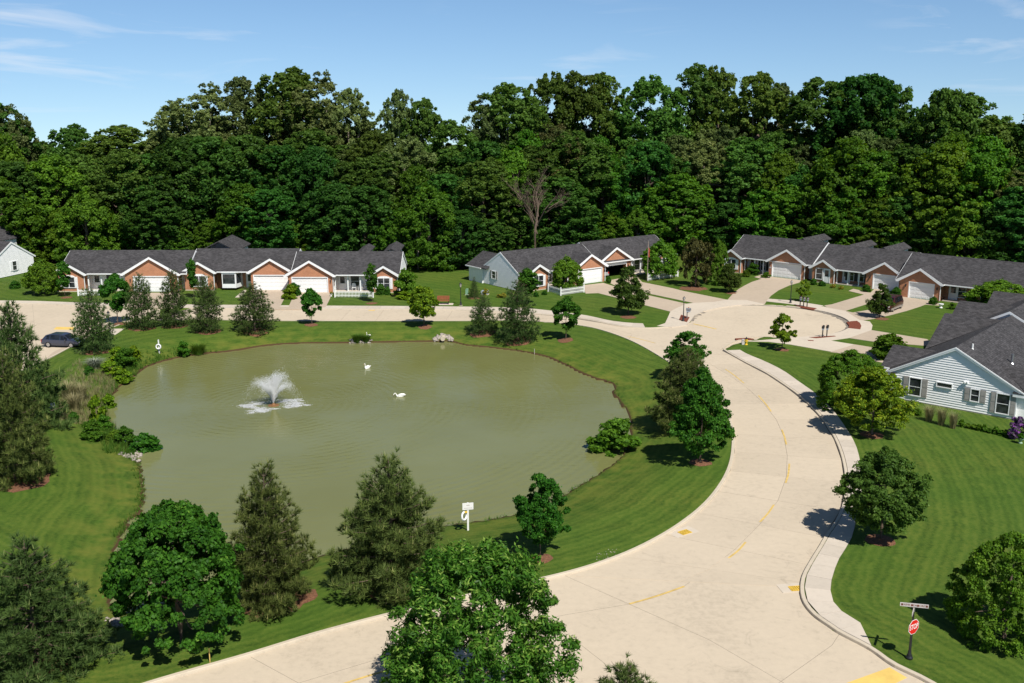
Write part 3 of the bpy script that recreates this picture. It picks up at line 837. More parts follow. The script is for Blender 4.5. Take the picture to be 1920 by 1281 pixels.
# ------------------------------------------------------------------ mulch beds
def bed(px, mat='mulch', z=0.15, name='mulch_bed'):
    return slab(name, GP(px, z), mat, z, 0.1)
bed([(1486, 571), (1532, 578), (1525, 581), (1502, 576.5)], 'mulch_red')
bed([(1587, 604), (1596, 602.3), (1606.5, 601.5), (1612, 605), (1615, 611), (1613, 617.5), (1590.6, 615), (1592, 610)], 'mulch_red')
bed([(1516.6, 632.3), (1540, 630.8), (1564, 629.5), (1568, 630.6), (1545, 633), (1530, 634.3)], 'mulch_red')
bed([(1514, 637.4), (1525, 638), (1526, 639.3), (1516, 639)], 'mulch_red')
bed([(1277, 590), (1293, 595), (1288, 604), (1273, 600)], 'mulch_red')
bed([(1378, 634.5), (1402, 633.5), (1414, 635.5), (1380, 636.5)], 'mulch_red')
# ------------------------------------------------------------------ houses (local axes: x along the front, y away from the camera, z up)
def side_xf(kind, x, y):
    """matrix for things hung on a wall: local +x along the wall, -y out of it."""
    if kind == 'front': return Matrix.Translation((x, y, 0))
    if kind == 'left': return Matrix.Translation((x, y, 0)) @ Matrix.Rotation(-PI / 2, 4, 'Z')
    if kind == 'right': return Matrix.Translation((x, y, 0)) @ Matrix.Rotation(PI / 2, 4, 'Z')
def window(root, xf, xc, z0, wd, h, cols=2, shutters=None, arch=False, sw=0.34, rows=2, frame='white_trim'):
    f = MB(xf); t = 0.07
    x0, x1, z1 = xc - wd / 2, xc + wd / 2, z0 + h
    f.box(x0 - t, x0, -0.09, 0.02, z0 - t, z1 + t); f.box(x1, x1 + t, -0.09, 0.02, z0 - t, z1 + t)
    f.box(x0, x1, -0.09, 0.02, z1, z1 + t); f.box(x0 - 0.04, x1 + 0.04, -0.12, 0.02, z0 - t, z0)
    for i in range(1, cols):
        xm = x0 + wd * i / cols
        f.box(xm - 0.035, xm + 0.035, -0.08, 0.02, z0, z1)
    for j in range(1, rows):
        zm = z0 + h * j / rows
        f.box(x0, x1, -0.06, 0.02, zm - 0.02, zm + 0.02)
    if arch:
        n = 8
        f.prism([(x0 - t, z1 + t)] + [(xc + (wd / 2 + t) * math.cos(PI - PI * i / n), z1 + t + 0.24 * math.sin(PI * i / n)) for i in range(1, n)] + [(x1 + t, z1 + t)], -0.07, 0.0, 'y')
    fo = f.build('window', frame, root)
    p = MB(xf)
    p.box(x0, x1, -0.035, 0.0, z0, z1)
    p.build('pane', 'window_glass', fo)
    if shutters:
        for s in (-1, 1):
            xs = xc + s * (wd / 2 + t + sw / 2 + 0.02)
            m = MB(xf); m.box(xs - sw / 2, xs + sw / 2, -0.06, 0.0, z0 - t, z1 + t)
            for j in range(2):
                za = z0 + (z1 - z0) * (0.05 + 0.5 * j)
                m.box(xs - sw / 2 + 0.05, xs + sw / 2 - 0.05, -0.072, -0.06, za, za + h * 0.42)
            m.build('shutter', shutters, root)
    return fo
def garage_door(root, x0, x1, y, h, mat='white_door'):
    m = MB(); n = 4
    for j in range(n):
        z0, z1 = h * j / n, h * (j + 1) / n
        m.box(x0, x1, y, y + 0.06, z0 + 0.006, z1 - 0.006)
        c = max(2, int((x1 - x0) / 0.65))
        for i in range(c):
            a = x0 + (x1 - x0) * (i + 0.12) / c; bb = x0 + (x1 - x0) * (i + 0.88) / c
            m.box(a, bb, y - 0.012, y, z0 + h / n * 0.2, z1 - h / n * 0.2)
    d = m.build('garage_door', mat, root)
    f = MB()
    f.box(x0 - 0.12, x0, y - 0.16, y + 0.04, 0, h + 0.12); f.box(x1, x1 + 0.12, y - 0.16, y + 0.04, 0, h + 0.12); f.box(x0, x1, y - 0.16, y + 0.04, h, h + 0.12)
    f.build('door_frame', 'white_trim', root)
    return d
def entry_door(root, xf, xc, h=2.05, wd=0.95, mat='white_door', glassy=True):
    m = MB(xf); m.box(xc - wd / 2, xc + wd / 2, -0.05, 0.0, 0.12, h)
    d = m.build('front_door', mat, root)
    f = MB(xf)
    f.box(xc - wd / 2 - 0.1, xc - wd / 2, -0.08, 0.0, 0.1, h + 0.1); f.box(xc + wd / 2, xc + wd / 2 + 0.1, -0.08, 0.0, 0.1, h + 0.1); f.box(xc - wd / 2, xc + wd / 2, -0.08, 0.0, h, h + 0.1)
    f.build('door_frame', 'white_trim', root)
    if glassy:
        g = MB(xf); g.box(xc - wd * 0.33, xc + wd * 0.33, -0.06, -0.05, 1.0, h - 0.15); g.build('pane', 'window_glass', d)
    k_ = MB(xf); k_.box(xc + wd * 0.36, xc + wd * 0.42, -0.11, -0.05, 1.02, 1.1); k_.build('handle', 'grey_metal', d)
def main_roof(root, x0, x1, y0, y1, ze, pitch, ov_l=0.35, ov_r=0.35, ov=0.35, t=0.13):
    yc, hw = (y0 + y1) / 2, (y1 - y0) / 2
    zr, zl = ze + pitch * hw, ze - pitch * ov
    m = MB(); m.prism([(y0 - ov, zl), (yc, zr), (y1 + ov, zl), (y1 + ov, zl - t), (yc, zr - t), (y0 - ov, zl - t)], x0 - ov_l, x1 + ov_r, 'x')
    r = m.build('roof', 'shingle', root)
    c = MB(); c.prism([(yc - 0.16, zr - 0.16 * pitch + 0.008), (yc, zr + 0.03), (yc + 0.16, zr - 0.16 * pitch + 0.008)], x0 - ov_l, x1 + ov_r, 'x'); c.build('ridge_cap', 'shingle', r)
    for ya, yb in ((y0 - ov - 0.12, y0 - ov), (y1 + ov, y1 + ov + 0.12)):
        g = MB(); g.box(x0 - ov_l, x1 + ov_r, ya, yb, zl - 0.16, zl - 0.03); g.build('gutter', 'white_trim', r)
    s = MB(); s.box(x0, x1, y0 - ov, y0 + 0.3, zl - t - 0.06, zl - t - 0.02); s.build('soffit', 'white_trim', r)
    return zr, yc
def rake(root, x, sgn, y0, y1, ze, pitch, ov=0.35):  # trim boards on a gable end facing -x / +x
    yc, hw = (y0 + y1) / 2, (y1 - y0) / 2
    zr, zl = ze + pitch * hw, ze - pitch * ov
    m = MB(); a, b2 = (x - 0.05, x) if sgn < 0 else (x, x + 0.05)
    m.prism([(y0 - ov, zl - 0.02), (yc, zr - 0.02), (y1 + ov, zl - 0.02), (y1 + ov, zl - 0.26), (yc, zr - 0.28), (y0 - ov, zl - 0.26)], a, b2, 'x')
    m.build('rake_trim', 'white_trim', root)
def cross_roof(root, xc, hw, yf, ye, ze, pitch, ov=0.3, ovf=0.3, t=0.12, mpit=None):
    """gable roof whose ridge runs back from the front into the main slope (eave line y=ye at height ze)."""
    za = ze + pitch * hw
    foot = hw + ov
    zf = ze - pitch * ov
    ym = ye + (za - ze) / (mpit or pitch)
    yv = ye - ov * pitch / (mpit or pitch)
    m = MB()
    for s in (-1, 1):
        q = [(xc, yf - ovf, za), (xc, ym + 0.1, za), (xc + s * foot, yv, zf), (xc + s * foot, yf - ovf, zf)]
        vs = q + [(a, b_, c - t) for a, b_, c in q]
        m.add(vs, [(0, 1, 2, 3), (4, 7, 6, 5), (0, 3, 7, 4), (1, 5, 6, 2), (2, 6, 7, 3), (0, 4, 5, 1)])
    r = m.build('gable_roof', 'shingle', root)
    tr = MB(); y0 = yf - ovf - 0.05
    tr.prism([(xc - foot, zf - 0.03), (xc, za - 0.03), (xc + foot, zf - 0.03), (xc + foot, zf - 0.27), (xc + foot - 0.28, zf - 0.27), (xc, za - 0.34), (xc - foot + 0.28, zf - 0.27), (xc - foot, zf - 0.27)], y0, y0 + 0.05, 'y')
    for s in (-1, 1):
        xa = xc + s * (foot - 0.02)
        tr.box(min(xa, xa + s * 0.1), max(xa, xa + s * 0.1), y0 + 0.05, max(yv, y0 + 0.1), zf - 0.2, zf - 0.06)
    sf = tr.build('rake_trim', 'white_trim', r)
    so_ = MB()
    for s in (-1, 1):
        q = [(xc, yf - ovf, za - t - 0.01), (xc, yf + 0.02, za - t - 0.01), (xc + s * foot, yf + 0.02, zf - t - 0.01), (xc + s * foot, yf - ovf, zf - t - 0.01)]
        so_.add(q + [(a, b_, c - 0.02) for a, b_, c in q], [(0, 1, 2, 3), (4, 7, 6, 5), (0, 3, 7, 4), (1, 5, 6, 2), (2, 6, 7, 3), (0, 4, 5, 1)])
    so_.build('soffit', 'white_trim', r)
    return za
def bay_wall(root, xc, hw, yf, yb, ze, pitch, hole=None, mat='brick', inset=0.18):
    """projecting brick bay: gabled front (with an optional door opening) and two returns."""
    za = ze + pitch * hw - 0.13
    x0, x1 = xc - hw + inset, xc + hw - inset
    zs = ze + pitch * inset - 0.13
    m = MB(); t = 0.2
    if hole:
        a, b_, zt = hole
        m.box(x0, a, yf, yf + t, 0, zt); m.box(b_, x1, yf, yf + t, 0, zt)
        m.prism([(x0, zt), (x1, zt), (x1, zs), (xc, za), (x0, zs)], yf, yf + t, 'y')
    else:
        m.prism([(x0, 0), (x1, 0), (x1, zs), (xc, za), (x0, zs)], yf, yf + t, 'y')
    m.box(x0, x0 + t, yf + t, yb, 0, zs); m.box(x1 - t, x1, yf + t, yb, 0, zs)
    m.build('brick_wall', mat, root)
    b2 = MB(); b2.box(x0 - 0.02, x1 + 0.02, yf - 0.02, yf, 0, 0.12) if not hole else b2.box(x0 - 0.02, x0 + 0.2, yf - 0.02, yf, 0, 0.12)
    b2.build('plinth', 'concrete_kerb', root)
def post_(root, x, y, h, wd=0.16):
    m = MB(); m.box(x - wd / 2, x + wd / 2, y - wd / 2, y + wd / 2, 0, h); m.box(x - wd * 0.7, x + wd * 0.7, y - wd * 0.7, y + wd * 0.7, 0, 0.2); m.box(x - wd * 0.65, x + wd * 0.65, y - wd * 0.65, y + wd * 0.65, h - 0.12, h)
    m.build('porch_post', 'white_trim', root)
def siding_gable(root, xf, hw, ze, pitch, step=0.16, mat='white_siding', z0=0.1, name='siding', sag=0.0):
    """lapped boards on a gable end, each board proud of the one above it."""
    m = MB(xf); z = z0
    zap = ze + pitch * hw
    def half(zz): return hw if zz <= ze else max(0.0, hw * (zap - zz) / (zap - ze))
    while z < zap - 0.03:
        z1 = min(z + step, zap)
        a, b_ = half(z), half(z1)
        vs = [(-a, -0.055, z), (a, -0.055, z), (b_, -0.004, z1), (-b_, -0.004, z1), (-a, 0.05, z), (a, 0.05, z), (b_, 0.05, z1), (-b_, 0.05, z1)]
        m.add(vs, [(0, 1, 2, 3), (0, 4, 5, 1), (1, 5, 6, 2), (0, 3, 7, 4), (2, 6, 7, 3)])
        z = z1
    o_ = m.build(name, mat, root); o_['kind'] = 'stuff'
    return o_
def vent(root, x, y, z, h=0.5, r=0.06, mat='grey_metal'):
    m = MB(); m.lathe([(r * 1.9, 0.0), (r * 1.1, 0.12), (r, 0.14), (r, h)], 10, (x, y, z - 0.08)); m.build('vent_pipe', mat, root)
def box_vent(root, x, y, z):
    m = MB(); m.box(x - .16, x + .16, y - .16, y + .16, z - 0.1, z + 0.12); m.build('roof_vent', 'black_metal', root)
def wall_lamp(root, x, y, z=1.7):
    m = MB(); m.box(x - .07, x + .07, y - .14, y, z, z + .1); m.lathe([(0.05, 0), (0.08, 0.05), (0.08, 0.22), (0.03, 0.3)], 6, (x, y - .12, z - .25)); m.build('wall_lamp', 'black_metal', root)
def row_house(name, label, origin, deg, units, depth, ends, group=None, PIT=0.58, ZE=2.62):
    """units: dicts x0,x1,dy(front eave offset),dz ; gables, porches; ends: siding left/right."""
    root = thing(name, label, 'house', (origin[0], origin[1], Z_LAWN), R(deg), group)
    GPIT = 0.58
    for i, u in enumerate(units):
        y0, dz = u.get('dy', 0.0), u.get('dz', 0.0)
        y1 = y0 + u.get('depth', depth)
        ze = ZE + dz
        ovl = (0.08 if 'left' in ends and ends['left'] else 0.15) if i == 0 else 0.06; ovr = 0.15 if i == len(units) - 1 else 0.06
        zr, yc = main_roof(root, u['x0'], u['x1'], y0, y1, ze, PIT, ovl, ovr)
        if i == 0: rake(root, u['x0'] - ovl, -1, y0, y1, ze, PIT)
        else: rake(root, u['x0'] - ovl, -1, y0, y1, ze, PIT, 0.3)
        rake(root, u['x1'] + ovr, 1, y0, y1, ze, PIT)
        # shell: porch front, back and gable ends
        yp = y0 + u.get('porch', 1.3)
        m = MB(); t = 0.2
        hw, ymid = (y1 - y0) / 2, (y0 + y1) / 2
        def zroof(y): return ze + PIT * (hw - abs(y - ymid)) - 0.14
        for xs in ((u['x0'] + 0.002, u['x0'] + t), (u['x1'] - t, u['x1'] - 0.002)):
            m.prism([(yp + t, 0), (y1, 0), (y1, zroof(y1)), (ymid, zroof(ymid)), (yp + t, zroof(yp + t))], xs[0], xs[1], 'x')
        m.box(u['x0'] + t, u['x1'] - t, y1 - t, y1, 0, zroof(y1))
        m.build('end_wall', 'white_siding', root)
        # front wall, left open where a garage stands open
        m = MB(); xs = u['x0']
        for a, b_ in u.get('gaps', []) + [(u['x1'], u['x1'])]:
            if a - xs > 0.05: m.box(xs, a, yp, yp + t, 0, zroof(yp))
            xs = b_
        m.build('porch_wall', u.get('front', 'white_siding'), root)
        for g in u['gables']:
            xc, hwg, kind = g['x'], g['hw'], g['kind']
            yf = y0 - g.get('proj', 0.6)
            cross_roof(root, xc, hwg, yf, y0, ze, GPIT, mpit=PIT)
            if kind == 'garage':
                a, b_, h = g['door']
                bay_wall(root, xc, hwg, yf, yp, ze, GPIT, (a, b_, h))
                if g.get('open'):
                    f = MB(); n = 10; xm = (a + b_) / 2
                    f.prism([(a, h - 0.3)] + [(a + (b_ - a) * i / n, h + 0.02 - 0.22 * (2 * i / n - 1) ** 2) for i in range(n + 1)][0:0] + [(b_, h - 0.3), (b_, h + 0.0), (a, h + 0.0)], yf - 0.03, yf, 'y')
                    f.box(a - 0.1, a, yf - 0.04, yf + 0.04, 0, h); f.box(b_, b_ + 0.1, yf - 0.04, yf + 0.04, 0, h)
                    f.prism([(a - .1, h)] + [(xm + (b_ - a + .2) / 2 * math.cos(PI - PI * i / n), h + 0.26 * math.sin(PI * i / n)) for i in range(1, n)] + [(b_ + .1, h)], yf - 0.045, yf, 'y')
                    f.build('door_frame', 'white_trim', root)
                    iw = MB(); iw.box(xc - hwg, xc + hwg, yf + 5.6, yf + 5.7, 0, 2.4); iw.box(xc - hwg, xc + hwg, yf + .25, yf + 5.6, 2.42, 2.46); iw.build('garage_wall', 'brown_sign', root)
                else:
                    garage_door(root, a + 0.12, b_ - 0.12, yf + 0.16, h - 0.12)
                wall_lamp(root, a - 0.35, yf); wall_lamp(root, b_ + 0.35, yf)
            else:
                bay_wall(root, xc, hwg, yf, yp, ze, GPIT)
                xf = side_xf('front', 0, yf)
                if kind == 'bed': window(root, xf, xc, 0.62, 1.55, 1.4, 2, g.get('sh', 'white_trim'), True)
            dsp = MB(); dsp.box(xc + hwg - 0.1, xc + hwg - 0.02, yf - 0.08, yf, 0.1, ze - 0.3); dsp.build('downpipe', 'white_trim', root)
        xf = side_xf('front', 0, yp)
        for e in u.get('doors', []): entry_door(root, xf, e[0], mat=e[1] if len(e) > 1 else 'white_door')
        for x, wd in u.get('wins', []): window(root, xf, x, 0.55, wd, 1.5, 1, u.get('wsh'))
        for x in u.get('posts', []): post_(root, x, y0 + 0.1, ze - 0.36)
        for a, b_ in u.get('stoops', []):
            s = MB(); s.box(a, b_, y0 - 0.1, yp, -0.05, 0.12); s.build('porch_floor', 'concrete_walk', root)
        for bx in u.get('bays', []):                   # canted white bay window under the eave
            xa, xb = bx
            m = MB(); m.prism([(xa, yp), (xa + 0.5, y0 - 0.55), (xb - 0.5, y0 - 0.55), (xb, yp)], 0.35, ze - 0.3, 'z'); bo = m.build('bay_window', 'white_trim', root)
            g2 = MB(); g2.box(xa + 0.62, xb - 0.62, y0 - 0.575, y0 - 0.55, 0.95, ze - 0.55)
            for sgn, xs in ((1, xa), (-1, xb)):
                p0 = Vector((xs, yp)); p1 = Vector((xs + sgn * 0.5, y0 - 0.55)); q0, q1 = p0.lerp(p1, 0.3), p0.lerp(p1, 0.9)
                nn = Vector((-(p1 - p0).y, (p1 - p0).x)).normalized() * (1 if sgn < 0 else -1) * -1
                nn = nn if nn.y < 0 or abs(nn.y) < 1e-6 else -nn
                e0, e1 = q0 + nn * 0.02, q1 + nn * 0.02
                g2.add([(q0.x, q0.y, .95), (q1.x, q1.y, .95), (q1.x, q1.y, ze - .55), (q0.x, q0.y, ze - .55), (e0.x, e0.y, .95), (e1.x, e1.y, .95), (e1.x, e1.y, ze - .55), (e0.x, e0.y, ze - .55)],
                       [(4, 5, 6, 7), (0, 4, 7, 3), (1, 2, 6, 5), (3, 7, 6, 2), (0, 1, 5, 4)])
            g2.build('pane', 'window_glass', bo)
            hd = MB(); hd.prism([(xa - .1, yp), (xa + 0.42, y0 - 0.68), (xb - 0.42, y0 - 0.68), (xb + .1, yp)], ze - 0.34, ze - 0.22, 'z'); hd.build('bay_cornice', 'white_trim', bo)
        for (x, yv, h) in u.get('vents', []):
            vent(root, x, yv, ze + PIT * (hw - abs(yv - ymid)), h)
        for (x, hwb, dep) in u.get('back', []):        # a wing at the back whose gable shows above the ridge
            zb = zr + dep
            mb_ = MB(); mb_.prism([(x - hwb, zb - PIT * hwb), (x, zb), (x + hwb, zb - PIT * hwb), (x + hwb, zb - PIT * hwb - .13), (x, zb - .13), (x - hwb, zb - PIT * hwb - .13)], ymid + 0.4, y1 + 3.4, 'y')
            mb_.build('roof', 'shingle', root)
            wb = MB(); hb2 = hwb - .35; wb.prism([(x - hb2, 0), (x + hb2, 0), (x + hb2, zb - PIT * hb2 - .15), (x, zb - .15), (x - hb2, zb - PIT * hb2 - .15)], y1, y1 + 3.0, 'y'); wb.build('back_wall', 'white_siding', root)
    if 'left' in ends:
        u = units[0]; y0 = u.get('dy', 0.0); y1 = y0 + depth; hw = (y1 - y0) / 2
        xf = side_xf('left', u['x0'] - 0.05, (y0 + y1) / 2)
        siding_gable(root, xf, hw, ZE - 0.14 + u.get('dz', 0), PIT, 0.16)
        for x, z0, wd, h, sh in ends['left']: window(root, side_xf('left', u['x0'] - 0.1, (y0 + y1) / 2), x, z0, wd, h, 1, sh)
    if 'right' in ends:
        u = units[-1]; y0 = u.get('dy', 0.0); y1 = y0 + depth; hw = (y1 - y0) / 2
        xf = side_xf('right', u['x1'] + 0.05, (y0 + y1) / 2)
        siding_gable(root, xf, hw, ZE - 0.14 + u.get('dz', 0), PIT, 0.16)
        for x, z0, wd, h, sh in ends['right']: window(root, side_xf('right', u['x1'] + 0.1, (y0 + y1) / 2), x, z0, wd, h, 1, sh)
    return root
HG = 'brick row houses with dark roofs along the street'
house_a = row_house('row_house', 'long three-unit brick row house with grey roof across the street from the pond', (-35.7, 138.6), 0, [
    dict(x0=-26.6, x1=-9.1, dy=-0.7, dz=0.0, gables=[dict(x=-25.1, hw=2.2, kind='bed'), dict(x=-13.8, hw=3.75, kind='garage', door=(-16.3, -11.3, 2.2))], wins=[(-20.2, 0.9)], doors=[(-22.0,)], posts=[-22.7, -20.9, -18.2], stoops=[(-22.8, -17.8)],
         vents=[(-24.5, 5.6, .3)]),
    dict(x0=-9.1, x1=5.5, dy=0.3, dz=0.10, gables=[dict(x=-7.55, hw=2.15, kind='bed'), dict(x=2.42, hw=2.95, kind='garage', door=(-0.05, 4.9, 2.2))], front='brick', doors=[(-0.95,)], bays=[(-4.9, -2.0)], back=[(-6.2, 2.7, 1.0)]),
    dict(x0=5.5, x1=20.2, dy=-1.5, dz=-0.05, gables=[dict(x=8.15, hw=3.2, kind='garage', door=(5.62, 10.6, 2.2)), dict(x=18.2, hw=1.95, kind='bed')], wins=[(14.0, 1.1), (16.0, 0.7)], doors=[(12.25,)], posts=[11.45, 13.2, 14.9, 16.2], stoops=[(11.4, 16.3)],
         back=[(14.5, .9, .08), (18.6, 1.15, .40)]),
], 9.2, {'right': [], 'left': []}, HG, 0.50, 2.72)
th = R(36.5)
OB = (-1.6 + math.sin(th) * 4.1, 141.05 - math.cos(th) * 4.1)
house_b = row_house('row_house', 'brick row house with pale siding gable on its left and an open garage', OB, 36.5, [
    dict(x0=0.0, x1=14.8, dy=0.0, gables=[dict(x=2.7, hw=1.85, kind='bed', proj=1.1), dict(x=12.1, hw=2.9, kind='garage', door=(9.8, 14.45, 2.2), proj=1.1)], wins=[(6.4, 0.9)], doors=[(8.3,)], posts=[4.9, 7.0, 8.9], stoops=[(4.7, 9.1)]),
    dict(x0=14.8, x1=30.2, dy=0.5, dz=0.12, gables=[dict(x=18.3, hw=3.25, kind='garage', door=(15.95, 20.5, 2.2), open=True, proj=0.1), dict(x=28.4, hw=1.9, kind='bed', proj=0.5)], wins=[(24.0, 1.0), (25.6, .8)], doors=[(22.6,)], posts=[21.9, 23.6, 26.2], stoops=[(21.8, 26.4)],
         gaps=[(15.2, 21.4)], vents=[(26.0, 5.4, .35)]),
], 8.2, {'left': [(-1.5, 1.05, 0.85, 1.0, 'shutter')]}, HG)
# its rear wing on the left, lower roof
def rear_wing(root, x0, x1, y0, y1, ze=2.45, pit=0.58):
    xc, hw = (x0 + x1) / 2, (x1 - x0) / 2
    z = ze + pit * hw
    m = MB(); m.prism([(x0 - .35, ze - .2), (xc, z), (x1 + .35, ze - .2), (x1 + .35, ze - .33), (xc, z - .13), (x0 - .35, ze - .33)], y0 - 1.5, y1 + .3, 'y'); m.build('roof', 'shingle', root)
    g = MB(); g.box(x0 - .47, x0 - .35, y0 - .2, y1 + .3, ze - .36, ze - .23); g.build('gutter', 'white_trim', root)
    w_ = MB(); w_.prism([(x0, 0), (x1, 0), (x1, ze - .15), (xc, z - .15), (x0, ze - .15)], y0, y1, 'y'); w_.build('back_wall', 'white_siding', root)
rear_wing(house_b, -0.3, 5.2, 8.2, 11.6, 2.5)
OC = G(1446, 520)
house_c = row_house('row_house', 'brick row house facing the turning circle with three white garage doors', OC, -42.0, [
    dict(x0=-7.5, x1=6.3, dy=0.4, gables=[dict(x=-6.55, hw=1.7, kind='bed', proj=0.9), dict(x=2.35, hw=3.0, kind='garage', door=(0.0, 4.75, 2.2), proj=0.4)], wins=[(-2.3, 0.8), (-1.0, .7)], doors=[(-3.9, 'brown_sign')], posts=[-4.75, -3.1, -1.65], stoops=[(-4.8, -0.7)], wsh='black_metal',
         back=[(2.0, 1.2, .22)]),
    dict(x0=6.3, x1=19.9, dy=0.4, dz=-0.22, front='brick', gables=[dict(x=8.15, hw=1.8, kind='entry', proj=0.5), dict(x=17.1, hw=2.75, kind='garage', door=(15.5, 19.2, 2.2), proj=0.5)], wins=[(11.6, 0.8), (13.1, .8)], posts=[10.05, 11.7, 13.3], stoops=[(10.0, 14.0)], doors=[(10.9,)], wsh='black_metal',
         back=[(9.5, 1.0, .12), (14.5, 1.2, .2)]),
    dict(x0=19.9, x1=36.0, dy=-2.6, dz=-0.1, front='brick', gables=[dict(x=23.15, hw=2.8, kind='garage', door=(21.7, 25.1, 2.2), proj=0.6)], wins=[(28.0, 0.9), (31.0, 1.2)], doors=[(26.9,)], stoops=[(26.0, 28.5)], depth=9.6),
], 9.0, {'left': []}, HG)
# the bay window and glazed door under the small gable of the middle unit
xfe = side_xf('front', 0, 0.4 - 0.5)
window(house_c, xfe, 7.6, 0.55, 0.95, 1.5, 1)
entry_door(house_c, xfe, 8.75, 2.05, 0.85)
num = MB(side_xf('front', 0, 0)); num.box(-0.42, -0.1, -0.03, 0.0, 1.25, 1.45); num.build('number_plate', 'pale_sign', house_c)
# white wedge of gable wall standing between two roof levels is part of the rake trim; house at the left edge
house_e = row_house('row_house', 'white sided house end with brick front at the far left edge', (-79.2, 147.8), -16, [
    dict(x0=-16.0, x1=3.0, dy=0.0, front='brick', gables=[dict(x=-9.0, hw=2.4, kind='bed')], wins=[(0.3, 0.8), (-3.0, .8)], doors=[(-1.4,)], posts=[], vents=[(-2.6, 3.2, .9)], back=[(-5.5, 3.4, 1.5)]),
], 8.6, {'right': [(0.2, 0.8, 0.8, 1.3, 'white_trim')]}, HG)
# ------------------------------------------------------------------ near house on the right: long gabled block seen from its gable end
DO = (37.14, 82.33); DANG = -40.0
house_d = thing('gabled_house', 'white clapboard house with grey shutters and dark shingle roof, nearest on the right', 'house', (DO[0], DO[1], Z_LAWN), R(DANG), None)
PD, ZED, HWD, LEN = 0.535, 2.72, 5.0, 38.0
ovd = 0.6
def d_roof(LEN=17.0):
    m = MB(); za = ZED + PD * HWD; zl = ZED - PD * ovd; t = 0.15
    m.prism([(-HWD - ovd, zl), (0, za), (HWD + ovd, zl), (HWD + ovd, zl - t), (0, za - t), (-HWD - ovd, zl - t)], -0.14, LEN, 'y')
    r = m.build('roof', 'shingle', house_d)
    c = MB(); c.prism([(-.17, za - .17 * PD + .008), (0, za + .035), (.17, za - .17 * PD + .008)], -0.14, LEN, 'y'); c.build('ridge_cap', 'shingle', r)
    tr = MB(); y0 = -0.18
    tr.prism([(-HWD - ovd, zl - .02), (0, za - .02), (HWD + ovd, zl - .02), (HWD + ovd, zl - .27), (0, za - .29), (-HWD - ovd, zl - .27)], y0, y0 + .05, 'y')
    tr.prism([(-HWD - ovd, zl - .03), (0, za - .03), (HWD + ovd, zl - .03), (HWD + ovd, zl - .13), (0, za - .15), (-HWD - ovd, zl - .13)], y0 - .025, y0, 'y')
    tr.build('rake_trim', 'white_trim', r)
    so_ = MB()
    for s in (-1, 1):
        q = [(0, -.14, za - t - .01), (0, .03, za - t - .01), (s * (HWD + ovd), .03, zl - t - .01), (s * (HWD + ovd), -.14, zl - t - .01)]
        so_.add(q + [(a, b_, c_ - .02) for a, b_, c_ in q], [(0, 1, 2, 3), (4, 7, 6, 5), (0, 3, 7, 4), (1, 5, 6, 2), (2, 6, 7, 3), (0, 4, 5, 1)])
    so_.build('soffit', 'white_trim', r)
    for s in (-1, 1):
        xa = s * (HWD + ovd); g = MB(); g.box(min(xa, xa + s * .12), max(xa, xa + s * .12), -.16, LEN, zl - .17, zl - .03); g.build('gutter', 'white_trim', r)
    # boxed eave returns with a small shingled top at both feet of the gable
    for s in (-1, 1):
        e = MB(); xa, xb = s * (HWD - .25), s * (HWD + ovd)
        e.box(min(xa, xb), max(xa, xb), -.2, .05, zl - .42, zl - .16); eo = e.build('eave_return', 'white_trim', r)
        st_ = MB(); st_.prism([(min(xa, xb), zl - .16), (max(xa, xb), zl - .16), (max(xa, xb) if s > 0 else max(xa, xb), zl - (.1 if s > 0 else .02)), (min(xa, xb), zl - (.02 if s > 0 else .1))], -.22, .05, 'y'); st_.build('return_top', 'shingle', eo)
    return r
d_rf = d_roof()
def d_roof_far(dx=-0.25, dz=0.36, y0=17.0):           # the next unit's roof, set over and a little higher, its gable end showing
    za, zl, t = ZED + dz + PD * HWD, ZED + dz - PD * ovd, .15
    m = MB(); m.prism([(dx - HWD - ovd, zl), (dx, za), (dx + HWD + ovd, zl), (dx + HWD + ovd, zl - t), (dx, za - t), (dx - HWD - ovd, zl - t)], y0 - .12, LEN, 'y'); r = m.build('roof', 'shingle', house_d)
    c = MB(); c.prism([(dx - .17, za - .17 * PD + .008), (dx, za + .035), (dx + .17, za - .17 * PD + .008)], y0 - .12, LEN, 'y'); c.build('ridge_cap', 'shingle', r)
    tr = MB(); tr.prism([(dx - HWD - ovd, zl - .02), (dx, za - .02), (dx + HWD + ovd, zl - .02), (dx + HWD + ovd, zl - .25), (dx, za - .27), (dx - HWD - ovd, zl - .25)], y0 - .17, y0 - .12, 'y'); tr.build('rake_trim', 'white_trim', r)
    w_ = MB(); w_.prism([(dx - HWD, 0), (dx + HWD, 0), (dx + HWD, zl), (dx, za - .16), (dx - HWD, zl)], y0 + .03, y0 + .2, 'y'); w_.build('gable_wall', 'white_siding', house_d)
d_roof_far()
wm = MB(); zaD = ZED + PD * HWD - .16
wm.prism([(-HWD, 0), (HWD, 0), (HWD, ZED - .16), (0, zaD), (-HWD, ZED - .16)], 0.05, 0.25, 'y')
wm.box(-HWD, -HWD + .2, .25, LEN - .5, 0, ZED - .16); wm.box(HWD - .2, HWD, .25, LEN - .5, 0, ZED - .16)
wm.prism([(-HWD, 0), (HWD, 0), (HWD, ZED - .16), (0, zaD), (-HWD, ZED - .16)], LEN - .7, LEN - .5, 'y')
wm.build('end_wall', 'white_siding', house_d)
siding_gable(house_d, side_xf('front', 0, 0.05), HWD, ZED - .16, PD, 0.205)
for s in (-1, 1):
    cb = MB(); cb.box(s * HWD - .09, s * HWD + .09, -.05, .1, 0, ZED - .3); cb.build('corner_board', 'white_trim', house_d)
fb = MB(); fb.box(-HWD, HWD, 0.02, 0.05, 0, 0.1); fb.build('foundation', 'concrete_kerb', house_d)
xfd = side_xf('front', 0, 0.0)
